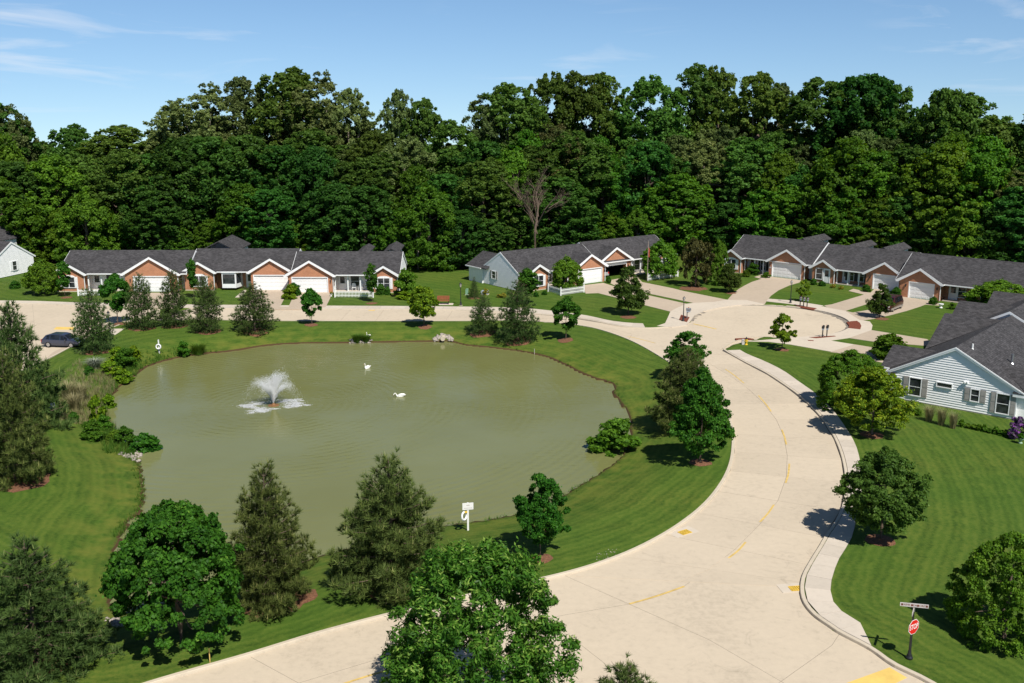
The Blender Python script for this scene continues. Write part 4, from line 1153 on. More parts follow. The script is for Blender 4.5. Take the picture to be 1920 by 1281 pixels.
window(house_d, xfd, -3.05, 0.62, 0.95, 1.5, 1, 'shutter', sw=0.46)
window(house_d, xfd, -0.65, 1.78, 1.2, 0.32, 1, None, rows=1)
window(house_d, xfd, 1.85, 1.02, 0.62, 0.98, 1, 'shutter', sw=0.44)
window(house_d, xfd, 4.05, 0.40, 0.95, 1.6, 1, 'shutter', sw=0.40)
fl_ = MB(xfd); fl_.box(.95, 1.2, -.1, 0, 2.45, 2.57)
fl_.lathe([(.09, 0), (.1, .14), (.05, .2)], 8, (.97, -.16, 2.44)); fl_.lathe([(.09, 0), (.1, .14), (.05, .2)], 8, (1.2, -.16, 2.44)); fl_.build('floodlight', 'white_trim', house_d)
# cross gables on the front slope (local -x side), each with a wing below it
def d_cross(y, hw, xout, ze=ZED):
    za = ze + PD * hw
    m = MB(); t = .13; xm = -HWD - 0.0 + (za - ZED) / PD
    for s in (-1, 1):
        q = [(-xout - .46, y, za), (xm + .1, y, za), (-HWD - ovd, y + s * (hw + .35), ze - PD * .35), (-xout - .46, y + s * (hw + .35), ze - PD * .35)]
        m.add(q + [(a, b_, c - t) for a, b_, c in q], [(0, 1, 2, 3), (4, 7, 6, 5), (0, 3, 7, 4), (1, 5, 6, 2), (2, 6, 7, 3), (0, 4, 5, 1)])
    r = m.build('gable_roof', 'shingle', house_d)
    c = MB(); c.add([(-xout - .36, y - .14, za - .14 * PD + .01), (-xout - .36, y, za + .035), (-xout - .36, y + .14, za - .14 * PD + .01), (xm + .1, y - .14, za - .14 * PD + .01), (xm + .1, y, za + .035), (xm + .1, y + .14, za - .14 * PD + .01)],
                    [(0, 1, 4, 3), (1, 2, 5, 4), (0, 3, 5, 2), (0, 2, 1), (3, 4, 5)]); c.build('ridge_cap', 'shingle', r)
    tr = MB(); zf = ze - PD * .35
    tr.prism([(y - hw - .33, zf - .13), (y, za - .13), (y + hw + .33, zf - .13), (y + hw + .33, zf - .30), (y, za - .33), (y - hw - .33, zf - .30)], -xout - .40, -xout - .35, 'x'); tr.build('rake_trim', 'white_trim', r)
    for s in (-1, 1):
        ya = y + s * (hw + .35); g = MB(); g.box(-xout - .35, -HWD - .6, min(ya, ya + s * .1), max(ya, ya + s * .1), zf - .16, zf - .03); g.build('gutter', 'white_trim', r)
    wl = MB(); wl.prism([(y - hw, 0), (y + hw, 0), (y + hw, ze - .15), (y, za - .15), (y - hw, ze - .15)], -xout, -HWD + .02, 'x'); wl.build('brick_wall', 'brick', house_d)
d_cross(3.4, 2.35, 5.95)
d_cross(14.6, 4.7, 5.06)
d_cross(22.6, 4.4, 6.1, ZED + .1)
d_cross(31.2, 3.9, 5.06, ZED + .3)
# wing on the right slope, plumbing vents
def d_vents():
    vent(house_d, 0.75, 1.9, ZED + PD * (HWD - 0.75), 0.5, .07, 'white_paint')
    vent(house_d, 3.3, 4.6, ZED + PD * (HWD - 3.3), 0.85, .12)
d_vents()
xr = MB(); ya, hwr = 1.0, 1.6; zar = ZED + PD * 2.0
for s in (-1, 1):
    q = [(HWD + 2.6, 2.4, zar), (HWD - 2.0 - .1, 2.4, zar), (HWD + ovd, 2.4 + s * 2.3, ZED - .25), (HWD + 2.6, 2.4 + s * 2.3, ZED - .25)]
    xr.add(q + [(a, b_, c - .13) for a, b_, c in q], [(0, 1, 2, 3), (4, 7, 6, 5), (0, 3, 7, 4), (1, 5, 6, 2), (2, 6, 7, 3), (0, 4, 5, 1)])
xr.build('gable_roof', 'shingle', house_d)
xw = MB(); xw.prism([(.55, 0), (4.3, 0), (4.3, ZED - .4), (2.4, zar - .15), (.55, ZED - .4)], HWD - .02, HWD + 2.2, 'x'); xw.build('end_wall', 'white_siding', house_d)
# ------------------------------------------------------------------ plants
def nrm(a):
    return a / np.maximum(np.linalg.norm(a, axis=1, keepdims=True), 1e-9)
def leaf_cards(rng, C, Nn, l, wd, tint, droop=0.0):
    n = len(C)
    r = nrm(rng.normal(size=(n, 3)))
    ax = nrm(np.cross(Nn, r))
    ax[:, 2] -= droop; ax = nrm(ax)
    bx = nrm(np.cross(Nn, ax))
    l = l * rng.uniform(0.7, 1.3, n)[:, None]; wd = wd * rng.uniform(0.7, 1.3, n)[:, None]
    fold = Nn * wd * 0.18
    V = np.empty((n, 4, 3))
    V[:, 0] = C - ax * l / 2; V[:, 1] = C + bx * wd / 2 + fold + ax * l * 0.05; V[:, 2] = C + ax * l / 2; V[:, 3] = C - bx * wd / 2 + fold + ax * l * 0.05
    return V.reshape(-1, 3), np.arange(n * 4).reshape(n, 4), np.repeat(tint, 4)
def crown(rng, prof, z0, z1, R_, nclump, nleaf, leaf, rc=(0.12, 0.2), flat=0.8, fill=0.55, squash=(1, 1), lean=0.0, droop=0.0, upb=0.4, spike=0.0, scatter=0.0, mixf=.4, tipb=0.0, lobes=0, lobe_r=(.3, .5), lobe_z=1.0):
    """leaf cards on many clumps; prof = [(t, radius share)] from the crown's foot (t=0) to its top."""
    pt, pr = np.array([p[0] for p in prof]), np.array([p[1] for p in prof])
    ts = rng.uniform(0, 1, nclump * 6); rr = np.interp(ts, pt, pr)
    keep = rng.uniform(0, 1, len(ts)) < (rr + 0.12); ts = ts[keep][:nclump]; rr = np.interp(ts, pt, pr)
    n = len(ts)
    az = rng.uniform(0, 2 * PI, n) + np.arange(n) * 2.4
    rcl = R_ * rng.uniform(rc[0], rc[1], n) * np.where(rng.uniform(0, 1, n) > .8, 1.35, .9)
    ph = rng.uniform(0, 6.28, 6)
    def bump(a_, t_): return 1 + .10 * np.sin(2 * a_ + ph[0] + 3 * t_) + .09 * np.sin(3 * a_ + ph[1] - 5 * t_) + .07 * np.sin(5 * a_ + ph[2] + 9 * t_)
    rad = rr * R_ * (1 - (1 - fill) * rng.uniform(0, 1, n) ** 1.6) * bump(az, ts)
    rad = np.maximum(0, rad - rcl * 0.8)
    cc = np.stack([np.cos(az) * rad * squash[0], np.sin(az) * rad * squash[1], z0 + (z1 - z0) * ts - rcl * 0.3 * (ts > .85)], 1)
    if lobes:                                          # the crown is made of several boughs, each a mass of clumps
        lt = []
        while len(lt) < lobes:
            q = rng.uniform(0.02, 1)
            if rng.uniform() < np.interp(q, pt, pr) + .05: lt.append(q)
        lt = np.array(lt); lt[0] = .93; lt[1] = .8
        la = np.arange(lobes) * 2.4 + rng.uniform(-.5, .5, lobes)
        lr = R_ * rng.uniform(lobe_r[0], lobe_r[1], lobes) * (.55 + .45 * np.interp(lt, pt, pr))
        lrad = np.maximum(0, np.interp(lt, pt, pr) * R_ * rng.uniform(.8, 1.08, lobes) - lr * .8)
        lc = np.stack([np.cos(la) * lrad, np.sin(la) * lrad, z0 + (z1 - z0) * lt - lr * (lt - .25)], 1)
        wgt = lr ** 2 / (lr ** 2).sum()
        li = rng.choice(lobes, n, p=wgt)
        dd = nrm(rng.normal(size=(n, 3))); dd[:, 2] = np.where(dd[:, 2] < -.35, -dd[:, 2], dd[:, 2])
        c2 = lc[li] + dd * (lr[li] * (1 - .55 * rng.uniform(0, 1, n) ** 2.2))[:, None] * np.array([1, 1, lobe_z])
        c2[:, 2] = np.maximum(c2[:, 2], z0 + .01)
        inn = cc * np.array([.93, .93, 1]) ; inn[:, 2] = np.minimum(inn[:, 2], z0 + (z1 - z0) * .93)
        cc = np.where((rng.uniform(0, 1, n) < mixf)[:, None], inn, c2)
    cc[:, 0] += lean * ts
    k = max(4, nleaf // n)
    ci = np.repeat(np.arange(n), k)
    d = nrm(rng.normal(size=(n * k, 3)))
    d[:, 2] = np.where((d[:, 2] < -0.2) & (rng.uniform(0, 1, n * k) < .6), -d[:, 2], d[:, 2])
    P = cc[ci] + d * (rcl[ci] * np.where(rng.uniform(0, 1, n * k) > .9, rng.uniform(1.0, 1.45, n * k), rng.uniform(0.35, 1.08, n * k) ** 0.7))[:, None] * np.array([1, 1, flat])
    if spike:
        P[:, 2] += spike * rcl[ci] * np.maximum(0, 1 - (d[:, 0] ** 2 + d[:, 1] ** 2) * 3) * rng.uniform(0, 1, n * k)
    ns = int(len(P) * scatter)                         # and a share of leaves loose between the clumps
    t2 = rng.uniform(0, 1, ns); a2 = rng.uniform(0, 2 * PI, ns); r2 = np.interp(t2, pt, pr) * R_ * rng.uniform(.3, .97, ns) ** .6 * bump(a2, t2)
    if ns:
        P[:ns] = np.stack([np.cos(a2) * r2, np.sin(a2) * r2, z0 + (z1 - z0) * t2], 1)[rng.permutation(ns)]
        pm = rng.permutation(len(P)); P, d, ci = P[pm], d[pm], ci[pm]
    axis = np.stack([P[:, 0], P[:, 1], np.zeros(len(P))], 1)
    out = nrm(axis + 1e-6)
    Nn = nrm(d * 0.5 + out * 0.22 + np.array([0, 0, upb * .8]) + rng.normal(size=P.shape) * 0.62)
    dc = np.linalg.norm((P - cc[ci]), axis=1) / np.maximum(rcl[ci], 1e-6)
    tint = np.clip(0.32 + tipb * (dc > .85) * (d[:, 2] > .1) + rng.normal(size=n)[ci] * 0.11 + rng.normal(size=len(P)) * 0.20 + 0.24 * (rng.uniform(0, 1, len(P)) > .93), 0, 0.98)
    V, F, T = leaf_cards(rng, P, Nn, leaf[0], leaf[1], tint, droop)
    return V, F, T, cc
def limbs(rng, z0, H, r0, cc, nl=9, sway=0.03):
    m = MB()
    zt = z0 + (H - z0) * 0.72
    pts = [(0, 0, -0.15)] + [(rng.uniform(-1, 1) * sway * H * i / 6, rng.uniform(-1, 1) * sway * H * i / 6, zt * i / 5) for i in range(1, 6)]
    m.tube(pts, [r0 * 1.35, r0, r0 * .85, r0 * .7, r0 * .5, r0 * .25], 8)
    sel = rng.permutation(len(cc))[:nl]
    for j in sel:
        c = cc[j]; s = pts[2 + int(rng.integers(0, 3))]
        if c[2] < s[2]: s = pts[2]
        mid = (np.array(s) * .45 + c * .55) + np.array([0, 0, -0.03 * H])
        c = np.array(s) * .3 + c * .7
        m.tube([s, tuple(mid), tuple(c)], [r0 * .36, r0 * .2, r0 * .06], 5)
    return m
SHAPES = {
    'round': [(0, .45), (.12, .8), (.35, 1), (.6, .97), (.82, .7), (.95, .36), (1, .1)],
    'oval': [(0, .35), (.15, .75), (.4, 1), (.65, .9), (.85, .58), (1, .12)],
    'pyramid': [(0, .55), (.12, .95), (.25, 1), (.5, .78), (.75, .45), (.92, .2), (1, .04)],
    'wide': [(0, .6), (.15, .95), (.4, 1), (.65, .85), (.85, .55), (1, .15)],
    'forest': [(0, .6), (.2, .8), (.5, 1), (.72, .92), (.88, .62), (1, .2)],
    'tall': [(0, .5), (.2, .75), (.4, .85), (.6, 1), (.8, .82), (.93, .5), (1, .2)],
    'dome': [(0, .9), (.15, 1), (.4, .97), (.65, .83), (.85, .55), (1, .12)],
    'column': [(0, .5), (.2, .9), (.5, 1), (.8, .7), (1, .1)],
    'open': [(0, .3), (.15, .8), (.3, 1), (.5, .7), (.7, .62), (.85, .4), (1, .1)],
}
def tree_proto(name, seed, shape, trunk, leafm, nclump, nleaf, leaf, rc, barkm='bark', r0=0.03, **kw):
    """a tree 1 m tall and 1 m wide in meshes; the root's scale sets its size. Returns (crown mesh, trunk mesh)."""
    rng = np.random.default_rng(seed)
    asp = kw.pop('asp', 1.0)                          # height over width the proto is meant for
    V, F, T, cc = crown(rng, SHAPES[shape], kw.pop('z0', trunk) * asp, kw.pop('z1', 0.985) * asp, 0.5, nclump, nleaf, leaf, rc, **kw)
    V[:, 2] /= asp; cc[:, 2] /= asp
    V[:, 2] /= np.quantile(V[:, 2], .9985)           # crown really reaches the height and width asked for
    rq = np.quantile(np.hypot(V[:, 0], V[:, 1]), .985) / 0.5
    V[:, :2] /= rq; cc[:, :2] /= rq
    cm = npmesh(name + '_crown', V, F, leafm, T)
    tm = limbs(rng, trunk, 1.0, r0, cc).mesh(name + '_trunk', barkm)
    return cm, tm
def needle_tree(name, seed, levels, leafm, R_=0.5, tuft=0.03, needles=9, dens=1.0, fall=None, wide=1.0, barkm='bark', low=0.03, gappy=0.0, asp=1.0):
    """whorled pine or spruce, 1 m tall: every shoot carries a brush of narrow needles and an upright pale tip."""
    rng = np.random.default_rng(seed)
    C, A, Tn = [], [], []
    wood = MB()
    wood.tube([(0, 0, -.02), (0, 0, .3 * asp), (0, 0, .7 * asp), (0, 0, .97 * asp)], [.022, .017, .010, .003], 7)
    for li in range(levels):
        t = low + (0.97 - low) * (li / (levels - 1)) ** 0.93
        rad = np.interp(t, [0, .12, .3, .55, .8, 1], fall or [.84, 1, .96, .76, .44, .08]) * R_
        nb = int(rng.integers(5, 8)) if t < .85 else 4
        a0 = rng.uniform(0, 6.28)
        for bi in range(nb):
            if rng.uniform() < gappy: continue
            az = a0 + 6.283 * bi / nb + rng.normal() * .2
            L = rad * rng.uniform(.7, 1.16) + .01
            rise = np.interp(t, [0, .4, .8, 1], [.10, .22, .55, 1.2])
            base = np.array([0, 0, t * asp - L * .12])
            d = np.array([math.cos(az), math.sin(az), 0.])
            steps = max(2, int(L / (tuft * .62)))
            tip = base + d * L + np.array([0, 0, L * rise])
            if L > .06: wood.tube([tuple(base), tuple(base + d * L * .5 + np.array([0, 0, L * rise * .35])), tuple(tip)], [.006, .004, .0015], 4)
            for s in range(steps + 1):
                f = .22 + .78 * s / steps
                p = base + d * L * f + np.array([0, 0, L * rise * f ** 1.5])
                side = np.array([-d[1], d[0], 0])
                nlat = max(1, int(dens * (1 + 3.4 * f * L / R_ * (1.15 - .5 * f))))
                for q in range(nlat):
                    off = rng.uniform(-1, 1) * L * .30 * (1.15 - .6 * f)
                    pp = p + side * off + np.array([0, 0, rng.normal() * tuft * .4 - abs(off) * .12]) + rng.normal(size=3) * tuft * .3
                    C.append(pp); A.append(d * .55 + side * np.sign(off) * .35 + np.array([0, 0, .62 + rng.uniform(0, .5)]))
                    Tn.append(rng.uniform(.1, .5) + (.22 if f > .85 and rng.uniform() < .5 else 0))
    C, A, Tn = np.array(C), nrm(np.array(A)), np.array(Tn)
    n = len(C)
    ci = np.repeat(np.arange(n), needles)
    spread = nrm(rng.normal(size=(n * needles, 3)))
    dirs = nrm(A[ci] * 0.85 + spread * .8)
    # the first needle of each brush stands up as the new shoot
    first = (np.arange(n * needles) % needles) == 0
    dirs[first] = nrm(np.array([0, 0, 1.0]) + spread[first] * .18)
    ln = tuft * rng.uniform(.8, 1.4, n * needles); ln[first] *= 1.25
    wd = tuft * .085
    sd = nrm(np.cross(dirs, rng.normal(size=dirs.shape)))
    V = np.empty((n * needles, 3, 3))
    b0 = C[ci] - dirs * (ln * .15)[:, None]
    V[:, 0] = b0 + sd * wd; V[:, 1] = b0 - sd * wd; V[:, 2] = C[ci] + dirs * ln[:, None]
    tint = np.clip(Tn[ci] + rng.normal(size=n * needles) * .07, 0, .8); tint[first] = np.clip(tint[first] + .32, 0, 1)
    V = V.reshape(-1, 3); V[:, 2] /= np.quantile(V[:, 2], .9995); V[:, :2] *= .5 / np.quantile(np.hypot(V[:, 0], V[:, 1]), .975)
    for q, p in enumerate(wood.v): wood.v[q] = (p[0], p[1], p[2] / asp)
    cm = npmesh(name + '_crown', V, np.arange(n * needles * 3).reshape(-1, 3), leafm, np.repeat(tint, 3))
    return cm, wood.mesh(name + '_trunk', barkm)
def plant(name, protos, px, py, ytop, wpx, label, cat='tree', group=None, rz=None, crown_name='crown', trunk_name='trunk', seed=0, cx=None, loc=None, H=None, W=None):
    """stands a tree of the photo's size on the ground at a photo point (base pixel, top row, crown width)."""
    if loc is None:
        x, y, z = GB(px, py)
        loc = (x, y, z - 0.02)
        H = H or height_of(x, y, z, ytop)
        dist = y * CP - (z + H / 2 - CAM_H) * SP
        W = W or wpx * dist / FPX
    r = thing(name, label, cat, loc, random.Random(seed + int(px * 7 + py)).uniform(0, 6.28) if rz is None else rz, group)
    link(crown_name, protos[0], r)
    if protos[1] is not None and trunk_name: link(trunk_name, protos[1], r)
    r.scale = (W, W, H)
    return r
T = {}
FW = dict(asp=2.0, flat=1.05)
T['oak'] = tree_proto('oak', 11, 'forest', .13, 'leaf_oak', 480, 38000, (.032, .025), (.05, .105), fill=.55, **FW, lobes=11, lobe_r=(.34, .52), lobe_z=1.15, mixf=0.5)
T['oak2'] = tree_proto('oak_b', 12, 'tall', .16, 'leaf_oak', 440, 34000, (.032, .025), (.05, .105), fill=.5, asp=2.3, flat=1.05, lobes=10, lobe_r=(.32, .5), lobe_z=1.3, mixf=0.45)
T['olive'] = tree_proto('olive', 13, 'forest', .15, 'leaf_olive', 480, 34000, (.030, .022), (.045, .095), fill=.5, barkm='bark_pale', **FW, lobes=12, lobe_r=(.3, .46), lobe_z=1.1, mixf=0.5)
T['olive2'] = tree_proto('olive_b', 14, 'tall', .18, 'leaf_olive', 400, 27000, (.030, .022), (.045, .095), fill=.45, barkm='bark_pale', asp=2.3, flat=1.05, lobes=9, lobe_r=(.3, .46), lobe_z=1.4, mixf=0.4)
T['deep'] = tree_proto('deep', 15, 'forest', .06, 'leaf_deep', 460, 38000, (.032, .025), (.055, .11), fill=.58, asp=1.7, flat=1.0, lobes=12, lobe_r=(.34, .52), lobe_z=1.15, mixf=0.55)
T['deep2'] = tree_proto('deep_b', 16, 'wide', .06, 'leaf_deep', 460, 38000, (.032, .025), (.055, .11), fill=.58, asp=1.4, flat=1.0, lobes=12, lobe_r=(.34, .5), lobe_z=1.1, mixf=0.55)
T['bright'] = tree_proto('bright', 17, 'wide', .03, 'leaf_bright', 460, 38000, (.031, .024), (.05, .105), fill=.55, asp=1.5, flat=1.0, lobes=13, lobe_r=(.3, .46), lobe_z=1.05, mixf=0.55)
T['bright2'] = tree_proto('bright_b', 18, 'dome', .0, 'leaf_bright', 400, 32000, (.032, .025), (.055, .11), fill=.6, asp=1.2, flat=1.0, lobes=13, lobe_r=(.3, .46), lobe_z=1.0, mixf=0.6)
T['brown'] = tree_proto('brown', 19, 'forest', .2, 'leaf_brownish', 90, 3000, (.03, .02), (.05, .11), fill=.3, barkm='bark_pale', **FW)
T['brownround'] = tree_proto('brownround', 20, 'round', .05, 'leaf_brownish', 150, 9000, (.058, .042), (.09, .17), flat=.8, lobes=10, lobe_r=(.34, .5))
T['lolly'] = tree_proto('lolly', 21, 'oval', .27, 'leaf_maple', 90, 11000, (.068, .052), (.14, .24), r0=.016, flat=.8, asp=1.5, fill=.7, lobes=9, lobe_r=(.38, .55), mixf=0.6)
T['lolly2'] = tree_proto('lolly_b', 22, 'round', .25, 'leaf_yellow', 90, 11000, (.066, .05), (.13, .22), r0=.018, flat=.8, asp=1.25, fill=.7, lobes=9, lobe_r=(.38, .55), mixf=0.6)
T['roundie'] = tree_proto('roundie', 23, 'dome', .12, 'leaf_fresh', 170, 20000, (.045, .035), (.10, .18), r0=.02, flat=.8, fill=.75)
T['pear'] = tree_proto('pear', 24, 'pyramid', .13, 'leaf_pear', 150, 17000, (.045, .034), (.11, .19), r0=.02, flat=.9, fill=.7, asp=1.4, lobes=14, lobe_r=(.34, .48), mixf=0.65)
T['thin'] = tree_proto('thin', 25, 'column', .30, 'leaf_maple', 60, 3400, (.11, .08), (.2, .34), r0=.014, flat=.9, fill=.4, asp=2.4, lobes=7, lobe_r=(.5, .7), lobe_z=1.3)
T['sparse'] = tree_proto('sparse', 26, 'open', .20, 'leaf_yellow', 60, 3600, (.075, .055), (.09, .17), r0=.014, flat=.8, fill=.35, asp=1.2, lobes=9, lobe_r=(.22, .36))
T['shrub'] = tree_proto('shrub', 27, 'dome', .0, 'leaf_maple', 60, 3600, (.12, .09), (.2, .33), flat=.8, fill=.7)
T['shrub_lime'] = tree_proto('shrub_lime', 28, 'dome', .0, 'leaf_lime', 55, 3000, (.13, .10), (.18, .32), flat=.8, fill=.65, lobes=8, lobe_r=(.34, .5), lobe_z=.9, mixf=0.5)
T['shrub_mid'] = tree_proto('shrub_mid', 29, 'dome', .0, 'leaf_bright', 80, 5200, (.09, .065), (.15, .26), flat=.8, fill=.6, lobes=9, lobe_r=(.34, .5), lobe_z=.9, mixf=0.5)
T['maple'] = tree_proto('maple', 31, 'dome', .15, 'leaf_maple', 620, 62000, (.023, .021), (.05, .09), flat=.85, fill=.8, r0=.022, upb=.5, asp=.95, lobes=26, lobe_r=(.26, .40), lobe_z=.8, mixf=0.62)
T['ring'] = tree_proto('ring', 32, 'oval', .20, 'leaf_maple', 190, 21000, (.037, .033), (.09, .16), flat=.75, fill=.65, r0=.014, asp=1.3, lobes=11, lobe_r=(.34, .5), lobe_z=1.1, mixf=0.55)
T['roadside'] = tree_proto('roadside', 33, 'pyramid', .15, 'leaf_maple', 260, 30000, (.030, .026), (.075, .14), flat=.75, fill=.6, r0=.016, asp=1.2, lobes=16, lobe_r=(.3, .44), lobe_z=.95, mixf=0.6)
T['yellow'] = tree_proto('yellow', 34, 'wide', .16, 'leaf_yellow', nclump=260, nleaf=30000, leaf=(.027, .023), rc=(.065, .125), tipb=.22, flat=.7, fill=.62, r0=.016, lobes=18, lobe_r=(.26, .4), lobe_z=.8, mixf=0.6)
T['linden'] = tree_proto('linden', 35, 'oval', .13, 'leaf_oak', 280, 33000, (.028, .022), (.07, .13), flat=.75, fill=.66, r0=.016, lobes=18, lobe_r=(.28, .44), lobe_z=.9, mixf=0.6)
T['hedgeball'] = tree_proto('hedgeball', 36, 'dome', .02, 'leaf_fresh', 420, 46000, (.023, .019), (.06, .11), flat=.8, fill=.8, r0=.02)
T['ash'] = tree_proto('ash', 37, 'wide', .18, 'leaf_ash', 520, 60000, (.028, .0095), (.05, .105), flat=1.0, tipb=.3, fill=.5, r0=.018, droop=.25, upb=.25, spike=.9, asp=1.1, lobes=24, lobe_r=(.2, .36), lobe_z=1.25, mixf=0.66)
T['pine_a'] = needle_tree('pine_a', 41, 16, 'needle', fall=[.86, 1, .95, .70, .37, .05], tuft=.046, dens=1.7, needles=17, asp=1.15)
T['pine_b'] = needle_tree('pine_b', 42, 17, 'needle', tuft=.046, dens=1.6, needles=17, fall=[.9, 1, .9, .62, .33, .05], asp=1.35)
T['pine_c'] = needle_tree('pine_c', 43, 15, 'needle_green', tuft=.046, dens=1.7, needles=17, fall=[.95, 1, .86, .55, .27, .035], asp=1.1)
T['pine_far'] = needle_tree('pine_far', 44, 19, 'needle_green', tuft=.060, dens=1.0, needles=13, gappy=.10, asp=1.5)
T['spruce'] = needle_tree('spruce', 45, 18, 'needle_green', tuft=.040, dens=1.3, fall=[1, .92, .74, .46, .22, .03], asp=1.4)
def ring(px, py, r=0.75):
    x, y, z = GB(px, py)
    rr = random.Random(int(px)); m = MB(); n = 14
    vs = [(x, y, z + .10)] + [(x + r * rr.uniform(.85, 1.1) * math.cos(2 * PI * i / n), y + r * rr.uniform(.85, 1.1) * math.sin(2 * PI * i / n), 0) for i in range(n)]
    vs = [vs[0]] + [(a, b_, ground_z(a, b_) + .012) for a, b_, _ in vs[1:]]
    vs += [((a + x) / 2, (b_ + y) / 2, (c + z) / 2 + .05) for a, b_, c in vs[1:]]
    fs = []
    for i in range(n):
        j = (i + 1) % n
        fs += [(1 + i, 1 + j, 1 + n + j, 1 + n + i), (1 + n + i, 1 + n + j, 0)]
    m.add(vs, fs); m.build('mulch_ring', 'mulch', kind='stuff')
# -- trees of the lawns, each at its own spot
ring(510, 1130, 1.7); ring(563, 1118, .95); ring(742, 1100, 1.8); ring(70, 1242, 1.6); ring(40, 903, 2.0)
plant('pine_tree', T['pine_a'], 735, 1104, 853, 222, 'broad olive pine on the near bank, just left of the white rescue sign', 'tree', 'pines around the pond')
plant('pine_tree', T['pine_b'], 508, 1132, 868, 186, 'tall olive pine right behind the big round maple on the near bank', 'tree', 'pines around the pond')
plant('pine_tree', T['pine_c'], 72, 1246, 1005, 268, 'dark pine in the bottom left corner beside the big round maple', 'tree', 'pines around the pond')
plant('pine_tree', T['pine_b'], 30, 902, 655, 166, 'large dark pine at the left edge, in front of the grey box on the bank', 'tree', 'pines around the pond')
plant('pine_tree', T['pine_c'], 40, 800, 566, 182, 'large dark pine at the left edge hiding the rear of the blue car', 'tree', 'pines around the pond')
plant('pine_tree', T['pine_a'], 1284, 803, 652, 132, 'dark pine standing behind the leafy tree on the inside of the road bend', 'tree', 'pines around the pond')
for px, py, yt, wd, lb in ((177, 660, 538, 80, 'slim pine at the front end of the blue car'), (268, 616, 512, 66, 'open pine in front of the left garage of the long row house'), (328, 612, 506, 62, 'pine in the middle of the clump of three open pines beside the street'),
                           (390, 622, 516, 66, 'right-hand pine of the clump of three, in front of the bay window'), (478, 622, 529, 84, 'compact pine in front of the second white garage of the long row house'),
                           (905, 624, 551, 56, 'small pine at the pond-side kerb, in front of the street lamp lawn'), (970, 640, 526, 82, 'taller pine beside the small one on the far shore, before the pale gable')):
    plant('pine_tree', T['pine_far'], px, py, yt, wd, lb, 'tree', 'pines around the pond'); ring(px, py, 1.5)
plant('spruce_tree', T['spruce'], 889, 559, 519, 30, 'small spruce between the green and grey utility boxes')
ring(1284, 803, 1.6); ring(889, 559, .9)
plant('maple_tree', T['maple'], 340, 1204, 946, 262, 'big dense round maple in the lower left, in front of the pond')
plant('maple_tree', T['ring'], 1013, 1045, 888, 110, 'slender young maple with a mulch ring on the lower right bank of the pond'); ring(1013, 1047, .7)
plant('maple_tree', T['roadside'], 1313, 868, 690, 128, 'bright leafy maple at the kerb on the inside of the road bend'); ring(1313, 868, .8)
plant('maple_tree', T['ring'], 1283, 712, 621, 80, 'leafy tree rising behind the pine at the road bend')
plant('yellow_tree', T['yellow'], 1634, 815, 690, 142, 'yellow-green tree with a mulch ring in front of the white clapboard house'); ring(1634, 816, .95)
plant('linden_tree', T['linden'], 1651, 1012, 842, 164, 'round dark green tree beside the pavement bend, standing in a wide mulch ring'); ring(1651, 1013, .95)
plant('round_tree', T['hedgeball'], 1882, 1196, 1002, 205, 'dense ball-shaped tree at the right edge behind the stop sign')
plant('round_tree', T['hedgeball'], 1592, 762, 657, 140, 'dense dark ball-shaped tree behind the yellow-green tree by the pavement', rz=1.2)
plant('bushy_tree', T['sparse'] if False else T['shrub_mid'], 1664, 672, 627, 78, 'bushy small tree at the drive left of the near house roof')
plant('round_tree', T['roundie'], 1872, 585, 526, 112, 'round leafy tree showing above the near house roof at the right edge')
plant('round_tree', T['roundie'], 83, 552, 486, 72, 'round bright tree between the left edge house and the long row house', rz=2.0); 
plant('round_tree', T['roundie'], 1062, 545, 482, 66, 'round bright tree by the picket fence beside the first garage of the middle house', rz=.7)
plant('round_tree', T['roundie'], 1237, 522, 452, 74, 'round bright tree behind the flagpole and long picket fence', rz=3.3)
plant('young_tree', T['lolly'], 585, 609, 541, 42, 'small dark green lollipop tree at the kerb before the third white garage'); ring(584, 609, .8)
plant('young_tree', T['lolly2'], 795, 613, 537, 60, 'yellow-green lollipop tree at the far shore before the wooden bench'); ring(797, 613, .8)
plant('young_tree', T['lolly'], 1061, 637, 556, 54, 'dark green lollipop tree on the bank where the street starts to bend', rz=1.0); ring(1060, 638, .9)
plant('young_tree', T['lolly'], 221, 607, 514, 56, 'dark green tree between the slim pine and the street, left of the pine clump', rz=2.2); ring(228, 607, .9)
plant('pear_tree', T['pear'], 1178, 590, 499, 66, 'dark pyramid-shaped tree on the lawn below the two long drives'); ring(1178, 595, 1.0)
plant('pear_tree', T['pear'], 1366, 548, 494, 50, 'dark tree left of the curved drive', rz=2.); ring(1372, 550, .9)
plant('pear_tree', T['pear'], 1649, 596, 532, 46, 'dark oval tree half hiding the maroon car', rz=4.); ring(1653, 598, .9)
plant('sapling', T['sparse'], 1466, 655, 588, 62, 'sparse young tree on the lawn island by the yellow hydrant'); ring(1466, 656, .8)
plant('sapling', T['sparse'], 1506, 566, 524, 32, 'thin yellow-green sapling behind the row of three mailboxes', rz=1.)
plant('sapling', T['thin'], 122, 557, 490, 28, 'thin young tree at the left end of the long row house'); ring(124, 558, .8)
plant('sapling', T['thin'], 364, 560, 486, 22, 'thin young tree before the second small gable of the long row house', rz=1.)
plant('sapling', T['thin'], 698, 567, 494, 26, 'thin young tree at the right end of the white picket fence', rz=2.); ring(697, 569, .8)
plant('sapling', T['thin'], 988, 571, 503, 46, 'bushy upright tree against the corner of the middle house', rz=3.)
plant('small_tree', T['brownround'], 1304, 538, 447, 64, 'brownish round tree on mulch between the middle and right row houses'); ring(1300, 541, 2.0)
plant('small_tree', T['bright2'], 1345, 534, 450, 46, 'bright green tree beside the brownish one, left of the right row house')
plant('small_tree', T['shrub_mid'], 1412, 515, 494, 28, 'small green tree by the red door of the right row house')
